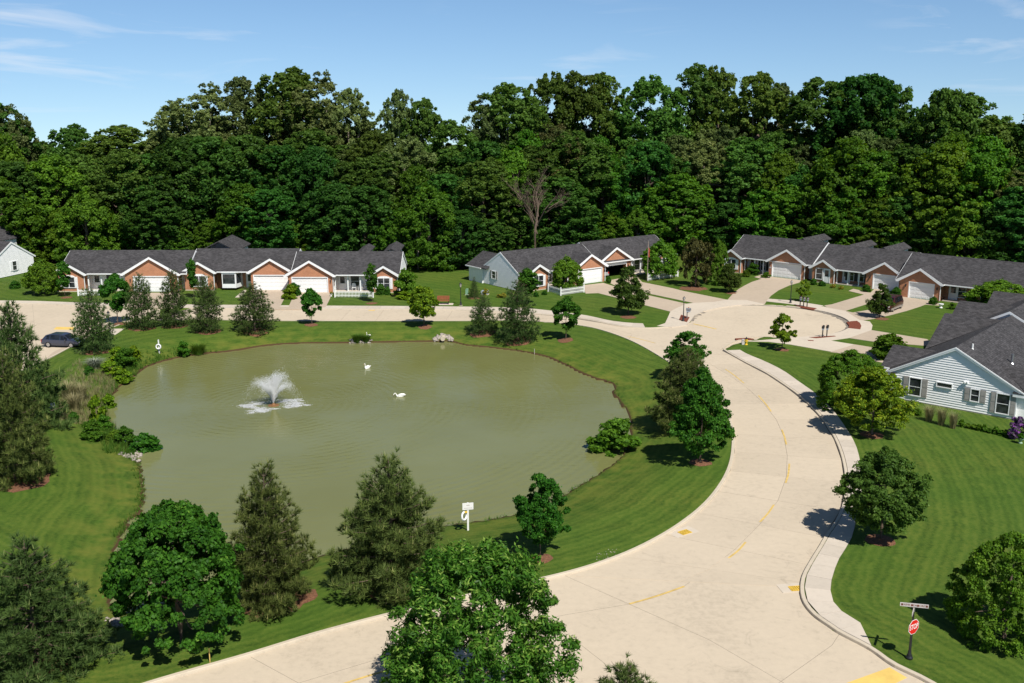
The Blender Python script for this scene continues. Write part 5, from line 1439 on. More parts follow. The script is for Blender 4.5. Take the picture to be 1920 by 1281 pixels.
# foreground ash and pine tips
ax_, ay_ = -1.4, 36.6
plant('ash_tree', T['ash'], 0, 0, 0, 0, 'large fine-leaved ash in the bottom centre, overlapping the street', rz=.4, loc=(ax_, ay_, .08), H=8.4, W=7.7)
fx2, fy2 = 4.2, 33.6
plant('pine_tree', T['pine_a'], 0, 0, 0, 0, 'pine whose tips just reach the bottom edge right of the ash', 'tree', 'pines around the pond', rz=2.2, loc=(fx2, fy2, .08), H=height_of(fx2, fy2, .1, 1246), W=5.0)
# -- shrubs
for nm, pr, px, py, yt, wd, lb in (
    ('shrub', 'shrub_lime', 545, 560, 533, 32, 'lime shrub between the two white garages of the long row house'), ('shrub', 'shrub', 551, 554, 530, 30, 'darker shrub behind the lime one between the two garages'),
    ('shrub', 'shrub_mid', 763, 556, 506, 54, 'large green shrub at the right end of the long row house'), ('shrub', 'shrub', 714, 552, 532, 22, 'small green shrub below the right window of the long row house'),
    ('shrub', 'shrub', 727, 553, 537, 14, 'smaller shrub beside the right window of the long row house'), ('shrub', 'shrub_mid', 345, 668, 640, 28, 'lime leafy shrub on the bank right of the left life ring'),
    ('shrub', 'shrub_lime', 208, 703, 676, 42, 'lime shrub on the left bank beside the silvery mound'), ('shrub', 'shrub_lime', 231, 716, 692, 38, 'lime shrub lowest of the pair under the silvery mound'),
    ('shrub', 'shrub_mid', 238, 690, 652, 44, 'green shrub at the top of the left bank'), ('shrub', 'shrub_lime', 183, 796, 741, 36, 'tall lime shrub on the middle of the left bank'),
    ('shrub', 'shrub_mid', 172, 824, 788, 46, 'green shrub at the foot of the left bank next to the mown grass'), ('shrub', 'shrub_mid', 236, 832, 800, 40, 'leafy shrub at the water corner of the left bank'),
    ('shrub', 'shrub', 272, 856, 812, 60, 'spreading bush overhanging the water by the left rocks'), ('shrub', 'shrub_lime', 222, 676, 650, 36, 'lime shrub at the top of the left bank, above the silvery mound'), ('shrub', 'shrub_lime', 205, 770, 738, 30, 'lime shrub at the water edge beside the tall lime one'),
    ('shrub', 'shrub_mid', 196, 806, 778, 34, 'leafy shrub between the tall lime one and the water'), ('shrub', 'shrub_lime', 252, 676, 648, 30, 'lime shrub near the waterline left of the plain white post'),
    ('shrub', 'shrub_mid', 218, 826, 806, 34, 'low green shrub left of the water corner bush'), ('shrub', 'shrub', 166, 702, 686, 20, 'small dark shrub left of the silvery mound'),
    ('shrub', 'shrub', 138, 790, 772, 24, 'dark shrub under the tan grass on the left bank'), ('shrub', 'shrub_mid', 1156, 852, 785, 104, 'wide bush at the right shore of the pond, partly in the water'),
    ('shrub', 'shrub', 1525, 534, 522, 14, 'round shrub at the white bay window of the right row house'), ('shrub', 'shrub', 1541, 536, 527, 16, 'low shrub in front of the glazed door of the right row house'),
    ('shrub', 'shrub', 1624, 547, 533, 18, 'round shrub left of the middle garage of the right row house'), ('shrub', 'shrub', 1680, 556, 538, 22, 'round shrub between the two right garages'),
    ('shrub', 'shrub', 1750, 571, 556, 18, 'clipped shrub right of the last white garage'), ('shrub', 'shrub_mid', 1785, 580, 567, 16, 'small shrub at the far corner of the right row house'),
    ('shrub', 'shrub', 1141, 531, 517, 10, 'narrow shrub between the closed and the open garage'), ('shrub', 'shrub', 1005, 556, 547, 12, 'low shrub under the small gable window of the middle house'),
    ('shrub', 'shrub', 1021, 553, 545, 11, 'low shrub at the left end of the short picket fence'), ('shrub', 'shrub_mid', 1437, 521, 510, 20, 'low shrub at the left side of the first garage of the right row house'),
    ('shrub', 'shrub', 28, 541, 526, 20, 'dark shrub in front of the left edge house'), ('shrub', 'shrub_mid', 1398, 519, 506, 18, 'leafy shrub left of the porch of the right row house'),
    ('shrub', 'shrub_lime', 760, 560, 546, 40, 'low yellowish shrub in front of the large green one at the row house end'), ('shrub', 'shrub', 1700, 680, 640, 0.1, ''),
):
    if not lb: continue
    plant('shrub', T[pr], px, py, yt, wd, lb, 'shrub', None, crown_name='foliage', trunk_name=None)
# grasses and reeds: arching blades from one root
def grass_mesh(name, seed, nb, mat, spread=.5, wd=.02, stiff=.6):
    rng = np.random.default_rng(seed)
    az = rng.uniform(0, 6.283, nb); r0 = rng.uniform(0, .22, nb); le = rng.uniform(.6, 1.0, nb); out = rng.uniform(.1, 1, nb) * spread
    V, F, Tn = [], [], []
    for i in range(nb):
        d = np.array([math.cos(az[i]), math.sin(az[i]), 0]); s = np.array([-d[1], d[0], 0]) * wd
        p0 = d * r0[i]; p1 = p0 + d * out[i] * .35 + np.array([0, 0, le[i] * .65]); p2 = p0 + d * out[i] + np.array([0, 0, le[i] * stiff + le[i] * (1 - stiff) * .5])
        k = len(V); V += [p0 - s, p0 + s, p1 + s * .8, p1 - s * .8, p2 + s * .1, p2 - s * .1]; F += [(k, k + 1, k + 2, k + 3), (k + 3, k + 2, k + 4, k + 5)]
        tv = rng.uniform(.2, .7); Tn += [tv * .6] * 2 + [tv] * 2 + [min(1, tv + .3)] * 2
    return npmesh(name, np.array(V), np.array(F), mat, np.array(Tn))
GT = {'tan': grass_mesh('tan_grass', 51, 260, 'grass_tan', .55, .012, .75), 'reed': grass_mesh('reed', 52, 420, 'grass_long', .5, .010, .8), 'silver': grass_mesh('silver_mound', 53, 320, 'leaf_silver', .62, .014, .35)}
for key, nm, px, py, yt, wd, lb in (('tan', 'ornamental_grass', 1741, 790, 757, 28, 'first feathery grass clump from the left against the white clapboard wall'), ('tan', 'ornamental_grass', 1764, 797, 761, 27, 'middle feathery grass clump against the white clapboard wall'),
                               ('tan', 'ornamental_grass', 1786, 803, 769, 25, 'last feathery grass clump before the low plants on the white wall'), ('silver', 'silver_shrub', 178, 690, 666, 40, 'silvery mound on the left bank below the slim pine'),
                               ('tan', 'ornamental_grass', 128, 748, 712, 42, 'left tan grass clump on the left bank'), ('tan', 'ornamental_grass', 152, 752, 716, 40, 'right tan grass clump on the left bank'), ('tan', 'ornamental_grass', 140, 770, 735, 40, 'lowest tan grass clump on the left bank'),
                               ('reed', 'reed_clump', 670, 641, 624, 34, 'green reed clump on the far shore, left half'), ('reed', 'reed_clump', 686, 641, 626, 30, 'green reed clump on the far shore, right half beside the white bird'),
                               ('silver' if False else 'reed', 'reed_clump', 372, 664, 641, 46, 'tall reed patch at the upper left shore')):
    x, y, z = GB(px, py); r = tag(link(nm, GT[key]), lb, 'plant', None); r.location = (x, y, z - .03)
    W_ = wd * (y * CP + CAM_H * SP) / FPX; H_ = height_of(x, y, z, yt); r.scale = (W_ * .95, W_ * .95, H_ * 1.1)
# bedding plants along the white wall, potted flowers
rb = random.Random(8)
T['bed'] = tree_proto('bedding', 61, 'dome', .0, 'leaf_bright', 18, 500, (.24, .17), (.3, .45), flat=.7)
T['hydr'] = tree_proto('hydrangea', 62, 'dome', .0, 'petal_purple', 40, 1200, (.13, .11), (.2, .32), flat=.8, fill=.7)
T['daff'] = tree_proto('daff', 63, 'dome', .0, 'petal_yellow', 22, 520, (.2, .13), (.3, .45), flat=.7)
for i in range(9):
    f = i / 8
    px, py = 1804 + (1888 - 1804) * f + rb.uniform(-2, 2), 800.5 + (818 - 800.5) * f
    plant('bedding_plant', T['bed'], px, py, py - rb.uniform(9, 15), rb.uniform(13, 20), ['first', 'second', 'third', 'fourth', 'fifth', 'sixth', 'seventh', 'eighth', 'ninth'][i] + ' low green plant from the left under the right windows of the clapboard wall', 'plant', 'bedding plants along the white wall', crown_name='foliage', trunk_name=None)
for i in range(3):
    px, py = 1697 + 12 * i, 772 + 3.2 * i
    plant('bedding_plant', T['bed'], px, py, py - 13, 17, ['left', 'middle', 'right'][i] + ' low green plant at the wall foot behind the yellow-green tree', 'plant', 'plants at the wall foot', crown_name='foliage', trunk_name=None)
plant('flowering_shrub', T['hydr'], 1908, 822, 781, 38, 'purple flowering shrub at the right corner of the white clapboard wall', 'plant', None, crown_name='foliage', trunk_name=None)
plant('flower_clump', T['daff'], 911, 553, 540, 13, 'yellow flowers at the foot of the pale siding gable', 'plant', None, crown_name='foliage', trunk_name=None)
plant('flower_clump', T['daff'], 941, 558, 549, 20, 'low yellow and green flower bed right along the pale siding gable', 'plant', None, crown_name='foliage', trunk_name=None)
plant('flower_clump', T['daff'], 1562, 540, 532, 11, 'yellow flower clump left of the porch posts of the right row house', 'plant', None, crown_name='foliage', trunk_name=None)
plant('flower_clump', T['daff'], 1577, 543, 535, 11, 'yellow flower clump under the porch posts of the right row house', 'plant', None, crown_name='foliage', trunk_name=None)
# bank vegetation: long rough grass nobody could count
rng = np.random.default_rng(77)
blades = []
def rough(px0, px1, py0, py1, n, h, mat, name, inner=None):
    V, F, Tn = [], [], []
    k = 0
    SH = SHORE
    for _ in range(n):
        px, py = rng.uniform(px0, px1), rng.uniform(py0, py1)
        x, y = G(px, py, -.5)
        d, ins = shore_at(x, y)
        if ins or d > (inner or 2.6) * rng.uniform(.3, 1.1): continue
        z = ground_z(x, y)
        for _b in range(7):
            a = rng.uniform(0, 6.28); dd = np.array([math.cos(a), math.sin(a), 0]); s = np.array([-dd[1], dd[0], 0]) * .018
            p0 = np.array([x, y, z]) + dd * rng.uniform(0, .16); L = h * rng.uniform(.5, 1.2); p1 = p0 + dd * L * rng.uniform(.1, .55) + np.array([0, 0, L])
            V += [p0 - s, p0 + s, p1]; F.append((k, k + 1, k + 2)); k += 3; tv = rng.uniform(.1, .8); Tn += [tv * .7, tv * .7, tv]
    o_ = link(name, npmesh(name, np.array(V), np.array(F), mat, np.array(Tn)), kind='stuff')
    return o_
rough(190, 430, 655, 850, 5200, .5, 'grass_long', 'bank_grass', 2.8)
rough(205, 300, 840, 1000, 900, .25, 'grass_long', 'bank_grass', .7)
rough(600, 1180, 640, 990, 4200, .22, 'grass_long', 'bank_grass', .55)
rough(110, 215, 690, 800, 1500, .5, 'grass_tan', 'dry_bank_grass', 6.0)
# ------------------------------------------------------------------ the wood behind the houses: every tree its own object
SKY = [(-60, 190), (0, 192), (40, 208), (60, 244), (110, 240), (150, 232), (200, 240), (250, 240), (290, 232), (310, 202), (360, 172), (410, 152), (460, 150), (500, 138), (550, 132), (600, 138), (640, 165), (680, 186), (715, 205), (735, 176), (780, 182), (800, 226), (850, 232), (880, 216),
       (900, 186), (950, 166), (1000, 156), (1030, 143), (1080, 140), (1120, 141), (1150, 152), (1170, 163), (1190, 150), (1240, 150), (1290, 128), (1320, 121), (1360, 135), (1375, 165), (1390, 144), (1420, 145), (1450, 160), (1480, 176), (1500, 185), (1515, 158), (1560, 150), (1630, 147), (1690, 160), (1712, 190), (1730, 195), (1750, 174), (1790, 168), (1830, 210), (1860, 222), (1990, 210)]
sx_, sy_ = [p[0] for p in SKY], [p[1] for p in SKY]
def skyline(px): return float(np.interp(px, sx_, sy_))
def edge_y(x): return float(np.interp(x, [p[0] for p in WOOD_EDGE], [p[1] for p in WOOD_EDGE]))
def projx(x, y, z): return 960 + FPX * x / (y * CP - (z - CAM_H) * SP)
LAND = [(60, 'over the left edge house'), (330, 'over the long house left third'), (560, 'over the long house middle'), (790, 'over the long house right end'), (900, 'over the gap beside the long house'),
        (1090, 'over the middle house pale gable'), (1250, 'over the middle house right end'), (1380, 'over the gap before right house'), (1560, 'over the right house first garage'), (1740, 'over the right house last garages'), (2200, 'over the near roof at right')]
KIND_WORD = {'oak': 'mid green broad', 'oak2': 'mid green tall', 'olive': 'olive open-crowned', 'olive2': 'tall olive', 'deep': 'deep green', 'deep2': 'deep green broad', 'bright': 'bright green layered', 'bright2': 'bright green low', 'brown': 'half-bare brownish'}
ORD = ['first', 'second', 'third', 'fourth', 'fifth', 'sixth', 'seventh', 'eighth', 'ninth', 'tenth']
wood_list = []
rw_ = random.Random(21)
def wood_row(name, dist0, xs_px, kinds, topfn, wfac, row):
    for px in xs_px:
        # find the point on the row under this column
        u = (px - 960) / FPX
        Y = 165.0
        for _ in range(20):
            x = u * (Y * CP + 10 * SP); Y = .5 * Y + .5 * (edge_y(x) + dist0)
        Y += rw_.uniform(-1.6, 1.6)
        x = u * (Y * CP + 8 * SP)
        H = height_of(x, Y, Z_LAWN, topfn(px))
        kk = rw_.choice(kinds) if not callable(kinds) else kinds(px)
        wood_list.append([px, x, Y, H, H * wfac * 1.22 * rw_.uniform(.88, 1.15), kk, row])
def frange(a, b_, s, j=.3):
    out = []; q = a
    while q < b_: out.append(q + rw_.uniform(-j, j) * s); q += s
    return out
def back_kind(px):
    if 300 < px < 470 or 560 < px < 760: return rw_.choice(['olive', 'olive', 'oak', 'olive2'])
    if 900 < px < 1180: return rw_.choice(['oak', 'olive2', 'oak2'])
    return rw_.choice(['oak', 'oak2', 'oak', 'deep', 'olive'])
# skyline trees at the photo's peaks
for px, yt, wf in ((-20, 185, .5), (20, 195, .4), (130, 234, .5), (230, 236, .55), (330, 190, .45), (385, 158, .42), (455, 146, .45), (540, 128, .5), (600, 136, .45), (655, 168, .42), (750, 170, .30), (792, 186, .28), (850, 226, .5), (905, 180, .36), (955, 158, .38), (1030, 138, .34), (1085, 136, .34), (1130, 138, .34),
                   (1215, 144, .4), (1300, 122, .34), (1345, 126, .34), (1410, 138, .36), (1455, 158, .34), (1545, 148, .42), (1610, 142, .45), (1665, 150, .42), (1765, 168, .4), (1805, 176, .36), (1870, 218, .5), (1945, 208, .5)):
    wood_row('b', 27 + rw_.uniform(-3, 6), [px], back_kind, lambda q, yt=yt: yt, wf, 'on the skyline')
wood_row('k', 38, frange(-60, 2000, 62), lambda px: rw_.choice(['oak', 'olive', 'deep', 'oak']), lambda q: max(skyline(q) + rw_.uniform(22, 60), 225), .5, 'behind the skyline')
wood_row('m', 17, frange(-40, 1990, 68), lambda px: rw_.choice(['olive', 'olive', 'oak', 'olive2', 'oak2']) if 380 < px < 800 else rw_.choice(['oak', 'oak2', 'deep', 'olive', 'oak', 'bright']), lambda q: max(skyline(q) + rw_.uniform(34, 100), 236 + rw_.uniform(0, 30)), .5, 'in mid wood')
wood_row('f', 8, frange(-30, 1980, 62), lambda px: rw_.choice(['deep', 'deep2', 'oak', 'bright', 'deep']) if px < 900 else rw_.choice(['deep', 'bright', 'oak', 'deep2', 'bright', 'olive']), lambda q: skyline(q) * .35 + 205 + rw_.uniform(-10, 48), .60, 'in second rank')
wood_row('e', 2.0, frange(-20, 1970, 58), lambda px: rw_.choice(['bright', 'deep2', 'bright2', 'deep', 'bright2', 'deep']), lambda q: 372 + rw_.uniform(-45, 42), .82, 'at wood front')
# a half-dead tree with a bare pale top in the middle
wood_row('d', 9, [1035], ['brown'], lambda q: 232, .55, 'in mid wood')
cnt = {}
wood_list.sort(key=lambda q: q[0])
for q in wood_list:
    px, x, Y, H, W_, kk, row = q
    land = next(l for lim, l in LAND if px < lim)
    key = (row, land, kk); cnt.setdefault(key, []).append(q)
PROTO = {}
for (row, land, kk), qs in cnt.items():
    for i, (px, x, Y, H, W_, _k, _r) in enumerate(qs):
        lb = f'{KIND_WORD[kk]} tree {row}, {land}'
        if len(qs) > 1: lb = f'{ORD[i]} {KIND_WORD[kk]} tree from left {row}, {land}'
        wd_ = lb.split()
        if len(wd_) > 16: lb = lb.replace(' of the wood', '').replace('depth', 'ranks')
        sc = (W_, W_, H); rz = rw_.uniform(0, 6.28)
        if kk not in PROTO:
            r = thing('woodland_tree', lb, 'tree', (x, Y, .05), rz, 'trees of the wood'); link('crown', T[kk][0], r); link('trunk', T[kk][1], r); r.scale = sc; PROTO[kk] = r
        else:
            dup(PROTO[kk], (x, Y, .05), rz, lb, 'trees of the wood', sc)
# undergrowth closing the wood's foot
ucnt = {}
for i in range(46):
    px = -20 + 43 * i + rw_.uniform(-12, 12)
    u = (px - 960) / FPX; Y = 165.
    for _ in range(20):
        x = u * (Y * CP + 18 * SP); Y = .5 * Y + .5 * (edge_y(x) + rw_.choice([-1.5, 2.5, 6]))
    H = rw_.uniform(2.2, 5.0)
    land = next(l for lim, l in LAND if px < lim)
    k_ = 'undergrowth'
    sc = (H * rw_.uniform(1.1, 1.7),) * 2 + (H,)
    ucnt[land] = ucnt.get(land, 0) + 1; lb = f'{ORD[ucnt[land] - 1]} leafy undergrowth bush from left at wood foot, {land}'
    if k_ not in PROTO:
        r = thing('undergrowth_bush', lb, 'bush', (x, Y, .03), 0, 'undergrowth bushes along the wood'); link('foliage', T['bright2'][0], r); r.scale = sc; PROTO[k_] = r
    else:
        dup(PROTO[k_], (x, Y, .03), rw_.uniform(0, 6), lb, None, sc)
# pale bare trunks showing at the wood's edge
def snag(px, py, yt, r0, label, dead=False):
    x, y = G(px, py, .1); H = height_of(x, y, .1, yt); m = MB()
    m.tube([(0, 0, -.1), (.12, 0, H * .35), (-.05, .1, H * .7), (.1, 0, H)], [r0 * 1.2, r0, r0 * .8, r0 * .4], 8)
    rr = random.Random(int(px))
    for _ in range(7 if dead else 3):
        z = H * rr.uniform(.45, .95); a = rr.uniform(0, 6.28); L = H * rr.uniform(.12, .3)
        m.tube([(0, 0, z), (math.cos(a) * L * .6, math.sin(a) * L * .6, z + L * .4), (math.cos(a) * L, math.sin(a) * L, z + L)], [r0 * .4, r0 * .25, r0 * .06], 5)
    root = thing('bare_trunk', label, 'tree', (x, y, .05)); m.build('trunk', 'bark_pale', root)
snag(783, 505, 425, .17, 'pale broken trunk at the wood edge right of the long row house')
snag(907, 476, 450, .2, 'pale broken stump behind the rear wing of the middle house')
snag(548, 470, 430, .16, 'thin pale trunk above the middle ridge of the long row house', True)

def dead_tree(px, py, yt, spread, label):
    """a leafless tree: trunk and three orders of thinning branches."""
    x, y = G(px, py, .1); y = edge_y(x) - 4.5; x = (px - 960) / FPX * (y * CP + 8 * SP); H = height_of(x, y, .1, yt); rr = random.Random(4); m = MB(); fine = MB()
    def grow(p, d, L, r, o):
        q = p + d * L * .5 + Vector((rr.uniform(-1, 1), rr.uniform(-1, 1), .3)) * L * .07; e = p + d * L
        (m if o < 2 else fine).tube([p, q, e], [r, r * .75, r * .5], 6 if o < 2 else 4, False)
        if o == 4: return
        for _ in range((6, 5, 4, 4)[o]):
            f = rr.uniform(.35, 1.0); nd = (d + Vector((rr.uniform(-1, 1), rr.uniform(-1, 1), rr.uniform(-.25, .75))) * spread).normalized()
            grow(p + d * L * f, nd, L * rr.uniform(.42, .62), r * .48, o + 1)
    grow(Vector((0, 0, -.1)), Vector((.05, 0, 1)).normalized(), H * .50, .26, 0)
    root = thing('dead_tree', label, 'tree', (x, y, .05)); m.build('trunk', 'bark', root); o_ = fine.build('twig', 'bark', root); o_['kind'] = 'stuff'
dead_tree(1005, 480, 250, 1.0, 'leafless brown tree standing at the wood edge behind the middle house')
# ------------------------------------------------------------------ picket fences
picket_me = MB().prism([(-.035, 0.06), (.035, 0.06), (.035, .88), (0, .95), (-.035, .88)], -.01, .01, 'y').mesh('picket', 'white_paint')
def fence(px, label, h=1.0):
    pts = [Vector(p) for p in GP(px, Z_LAWN)]
    o0 = pts[0]
    root = thing('picket_fence', label, 'fence', (o0.x, o0.y, Z_LAWN), 0, 'white picket fences')
    for a, b_ in zip(pts, pts[1:]):
        d = b_ - a; L = d.length; ang = math.atan2(d.y, d.x); l0 = a - o0
        xf = Matrix.Translation((l0.x, l0.y, 0)) @ Matrix.Rotation(ang, 4, 'Z')
        for z in (.25, .68):
            m = MB(xf); m.box(0, L, .012, .05, z, z + .08); m.build('rail', 'white_paint', root)
        n = max(2, int(L / .19))
        for i in range(n):
            s = (i + .5) / n * L
            p = link('picket', picket_me, root); p.matrix_local = xf @ Matrix.Translation((s, 0, 0)) @ Matrix.Scale(h, 4)
    for p in pts:
        l0 = p - o0; m = MB(); m.box(l0.x - .07, l0.x + .07, l0.y - .07, l0.y + .07, 0, 1.08); m.prism([(l0.x - .09, 1.08), (l0.x + .09, 1.08), (l0.x, 1.18)], l0.y - .09, l0.y + .09, 'y'); m.build('post', 'white_paint', root)
fence([(628, 552), (628, 557.8), (700, 558.3), (700, 552)], 'white picket fence in front of the right porch of the long row house')
fence([(147, 555), (196, 554.5)], 'white picket fence by the left porch of the long row house')
fence([(1028, 547), (1051.5, 554.6), (1095, 548.4)], 'short cornered picket fence under the round tree of the middle house')
fence([(1214.4, 527), (1271, 518.8)], 'long straight picket fence beside the flagpole')
# ------------------------------------------------------------------ lamps
def lamp(px, py, label, h=3.05):
    x, y, z = GB(px, py)
    r = thing('street_lamp', label, 'lamp', (x, y, z), 0, 'black post lamps along the street')
    m = MB(); m.lathe([(.17, 0), (.17, .1), (.13, .14), (.12, .4), (.08, .48), (.06, .55), (.05, 1.4), (.045, 2.35), (.07, 2.4)], 12); m.build('pole', 'black_metal', r, True)
    m = MB(); m.lathe([(.09, 2.4), (.16, 2.75), (.15, 2.78)], 6); m.build('lantern', 'lantern_glass', r)
    m = MB(); m.lathe([(.19, 2.78), (.12, 2.88), (.05, 2.93), (.02, 3.05)], 6); m.build('cap', 'black_metal', r)
    m = MB(); m.lathe([(.24, -.05), (.24, .035)], 10); m.build('footing', 'concrete_kerb', r)
lamp(864, 573, 'black post lamp on the lawn between the long and middle houses')
lamp(1482, 568.5, 'black post lamp beside the row of three mailboxes')
lamp(1281, 602.5, 'black post lamp by the single mailbox at the turning circle')
lamp(207, 632.5, 'black post lamp on the path beside the slim pine and blue car')
# ------------------------------------------------------------------ mailboxes
def mailbox(px, py, rz, label, mat='black_metal', lean=0.0, group='mailboxes round the turning circle'):
    x, y = G(px, py, .14)
    r = thing('mailbox', label, 'mailbox', (x, y, .14), rz, group)
    m = MB(); m.box(-.055, .055, -.055, .055, -.05, 1.0); m.add([(-.05, -.05, .62), (.05, -.05, .62), (.05, -.4, .98), (-.05, -.4, .98), (-.05, -.05, .72), (.05, -.05, .72), (.05, -.33, 1.0), (-.05, -.33, 1.0)], [(0, 3, 2, 1), (4, 5, 6, 7), (0, 1, 5, 4), (1, 2, 6, 5), (2, 3, 7, 6), (3, 0, 4, 7)]); m.build('post', mat, r)
    n = 8; w_ = .13
    prof = [(-w_, 1.0), (w_, 1.0)] + [(w_ * math.cos(PI * i / n), 1.14 + w_ * math.sin(PI * i / n)) for i in range(n + 1)]
    m = MB(); m.prism(prof, -.45, .14, 'y'); m.build('box', mat, r)
    m = MB(); m.prism([(a * .9, (b_ - 1.12) * .9 + 1.12) for a, b_ in prof], -.465, -.45, 'y'); m.build('box_door', 'grey_metal', r)
    m = MB(); m.box(w_, w_ + .015, -.2, -.16, 1.05, 1.34); m.box(w_, w_ + .015, -.2, -.08, 1.27, 1.34); m.build('flag', 'red_lamp', r)
    m = MB(); m.box(-.1, .1, -.38, .1, .80, .98); m.build('paper_tube', 'grey_box', r)
for i, (px, py) in enumerate(((1500, 573.5), (1506.5, 574.5), (1513, 575.3))):
    mailbox(px, py, R(-6), ('left', 'middle', 'right')[i] + ' mailbox in the row of three beside the post lamp')
mailbox(1542, 632, R(155), 'left mailbox of the pair in the near dark red bed by the turning circle')
mailbox(1550, 631.4, R(155), 'right mailbox of the pair in the near dark red bed by the turning circle')
mailbox(1288, 597, R(75), 'single grey mailbox beside the post lamp at the mouth of the turning circle', 'grey_metal')
# ------------------------------------------------------------------ fire hydrant with its marker, utility boxes, bench
x, y, z = GB(1399, 646.5)
r = thing('fire_hydrant', 'yellow fire hydrant with dark cap on the lawn island', 'hydrant', (x, y, z))
m = MB(); m.lathe([(.17, 0), (.17, .06), (.12, .08), (.12, .55), (.15, .57), (.15, .62)], 12); m.tube([(-.2, 0, .42), (.2, 0, .42)], .06, 8); m.tube([(0, -.22, .38), (0, 0, .38)], .075, 8); m.build('body', 'hydrant_yellow', r)
m = MB(); m.lathe([(.14, .62), (.12, .72), (.05, .79), (.03, .86)], 12); m.build('cap', 'black_metal', r)
x, y, z = GB(1393, 646)
m = MB(); m.box(-.14, .14, -.12, .12, 0, .5); m.prism([(-.16, .5), (.16, .5), (.12, .58), (-.12, .58)], -.14, .14, 'y')
o_ = tag(m.build('cable_box', 'pale_sign'), 'low pale cable box beside the yellow hydrant', 'utility box'); o_.location = (x, y, z)
def util(px, py, w_, d, h, mat, label):
    x, y, z = GB(px, py); r = thing('utility_box', label, 'utility box', (x, y, z), R(-8))
    m = MB(); m.box(-w_ / 2, w_ / 2, -d / 2, d / 2, 0.05, h); m.build('cabinet', mat, r)
    m = MB(); m.prism([(-w_ / 2 - .03, h), (w_ / 2 + .03, h), (w_ / 2 - .04, h + .08), (-w_ / 2 + .04, h + .08)], -d / 2 - .03, d / 2 + .03, 'y'); m.build('lid', mat, r)
    m = MB(); m.box(-w_ / 2 - .08, w_ / 2 + .08, -d / 2 - .08, d / 2 + .08, -.05, .05); m.build('base', 'concrete_kerb', r)
util(875.5, 553, .34, .3, .75, 'green_box', 'slim pale green utility box left of the small spruce')
util(909, 552, .95, .8, .42, 'grey_box', 'low grey utility box right of the small spruce')
x, y, z = GB(831, 570.5)
r = thing('bench', 'brown wooden bench on a concrete pad facing the pond', 'bench', (x, y, z), 0)
for i in range(4): m = MB(); m.box(-.8, .8, -.28 + .14 * i, -.16 + .14 * i, .43, .47); m.build('slat', 'wood_bench', r)
for i in range(4): m = MB(); m.box(-.8, .8, .29 + .025 * i, .33 + .025 * i, .54 + .13 * i, .65 + .13 * i); m.build('slat', 'wood_bench', r)
for xs in (-.68, .68):
    m = MB(); m.box(xs - .04, xs + .04, -.25, -.18, 0, .43); m.box(xs - .04, xs + .04, .24, .31, 0, .47); m.prism([(.28, .47), (.36, .47), (.44, 1.03), (.40, 1.03)], xs - .04, xs + .04, 'x'); m.box(xs - .04, xs + .04, -.25, .3, .39, .43); m.build('leg', 'black_metal', r)
slab('bench_pad', [(x - 1.3, y - .6), (x + 1.3, y - .6), (x + 1.3, y + .6), (x - 1.3, y + .6)], 'concrete_walk', z + .02, .1)
# ------------------------------------------------------------------ flagpole
x, y = G(1213.5, 528, .1)
r = thing('flagpole', 'thin grey flagpole with a furled dark red flag by the long picket fence', 'flagpole', (x, y, .1))
H = height_of(x, y, .1, 452); m = MB(); m.lathe([(.09, 0), (.06, .3), (.05, H * .6), (.03, H - .05)], 10); m.build('pole', 'bark_pale', r, True)
m = MB(); m.lathe([(.02, H - .05), (.06, H), (.02, H + .06)], 8); m.build('finial', 'grey_metal', r)
m = MB(); m.prism([(0.05, H * .62), (.24, H * .60), (.20, H * .70), (.27, H * .78), (.06, H * .86)], -.05, .03, 'y'); m.prism([(0.05, H * .62), (.18, H * .58), (.12, H * .80), (.06, H * .86)], .03, .1, 'y'); m.build('flag', 'flag_red', r)
# ------------------------------------------------------------------ stop sign with street name blades
x, y = G(1704.5, 1235, Z_LAWN)
r = thing('stop_sign', 'red octagonal stop sign with street name blades on a black post', 'road sign', (x, y, Z_LAWN), 0)
m = MB(); m.lathe([(.16, 0), (.17, .06), (.15, .12), (.11, .16), (.12, .2), (.08, .27), (.075, .4), (.06, .46), (.055, 1.35), (.04, 2.5), (.04, 2.56)], 14); m.build('post', 'black_metal', r, True)
sd = Matrix.Rotation(R(32), 4, 'Z')
def octo(rad): return [(rad * math.cos(PI / 8 + PI / 4 * i), 1.66 + rad * math.sin(PI / 8 + PI / 4 * i)) for i in range(8)]
m = MB(sd); m.prism(octo(.385), -.085, -.075, 'y'); so2 = m.build('sign_plate', 'white_paint', r)
m = MB(sd); m.prism(octo(.36), -.089, -.085, 'y'); m.build('red_face', 'red_sign', so2)
def text(name, body, size, mat, parent, mtx, ext=.001):
    cu = bpy.data.curves.new(name, 'FONT'); cu.body = body; cu.size = size; cu.align_x = 'CENTER'; cu.align_y = 'CENTER'; cu.extrude = ext; cu.offset = size * .015
    cu.materials.append(MAT[mat]); tmp = bpy.data.objects.new(name, cu); me_ = bpy.data.meshes.new_from_object(tmp); bpy.data.objects.remove(tmp)
    o = link(name, me_, parent); o.matrix_local = mtx; return o
text('lettering', 'STOP', .29, 'white_paint', so2, sd @ Matrix.Translation((0, -.0915, 1.66)) @ Matrix.Rotation(PI / 2, 4, 'X') @ Matrix.Diagonal((.86, 1.25, 1, 1)))
b1 = Matrix.Rotation(R(-12), 4, 'Z')
m = MB(b1); m.box(-.62, .62, -.012, .012, 2.62, 2.80); n1 = m.build('name_blade', 'pale_sign', r)
m = MB(b1)
for xs in (-.53, -.10, .16, .54): m.box(xs - .045, xs + .045, -.016, -.012, 2.66, 2.76)
m.build('blade_square', 'brown_sign', n1)
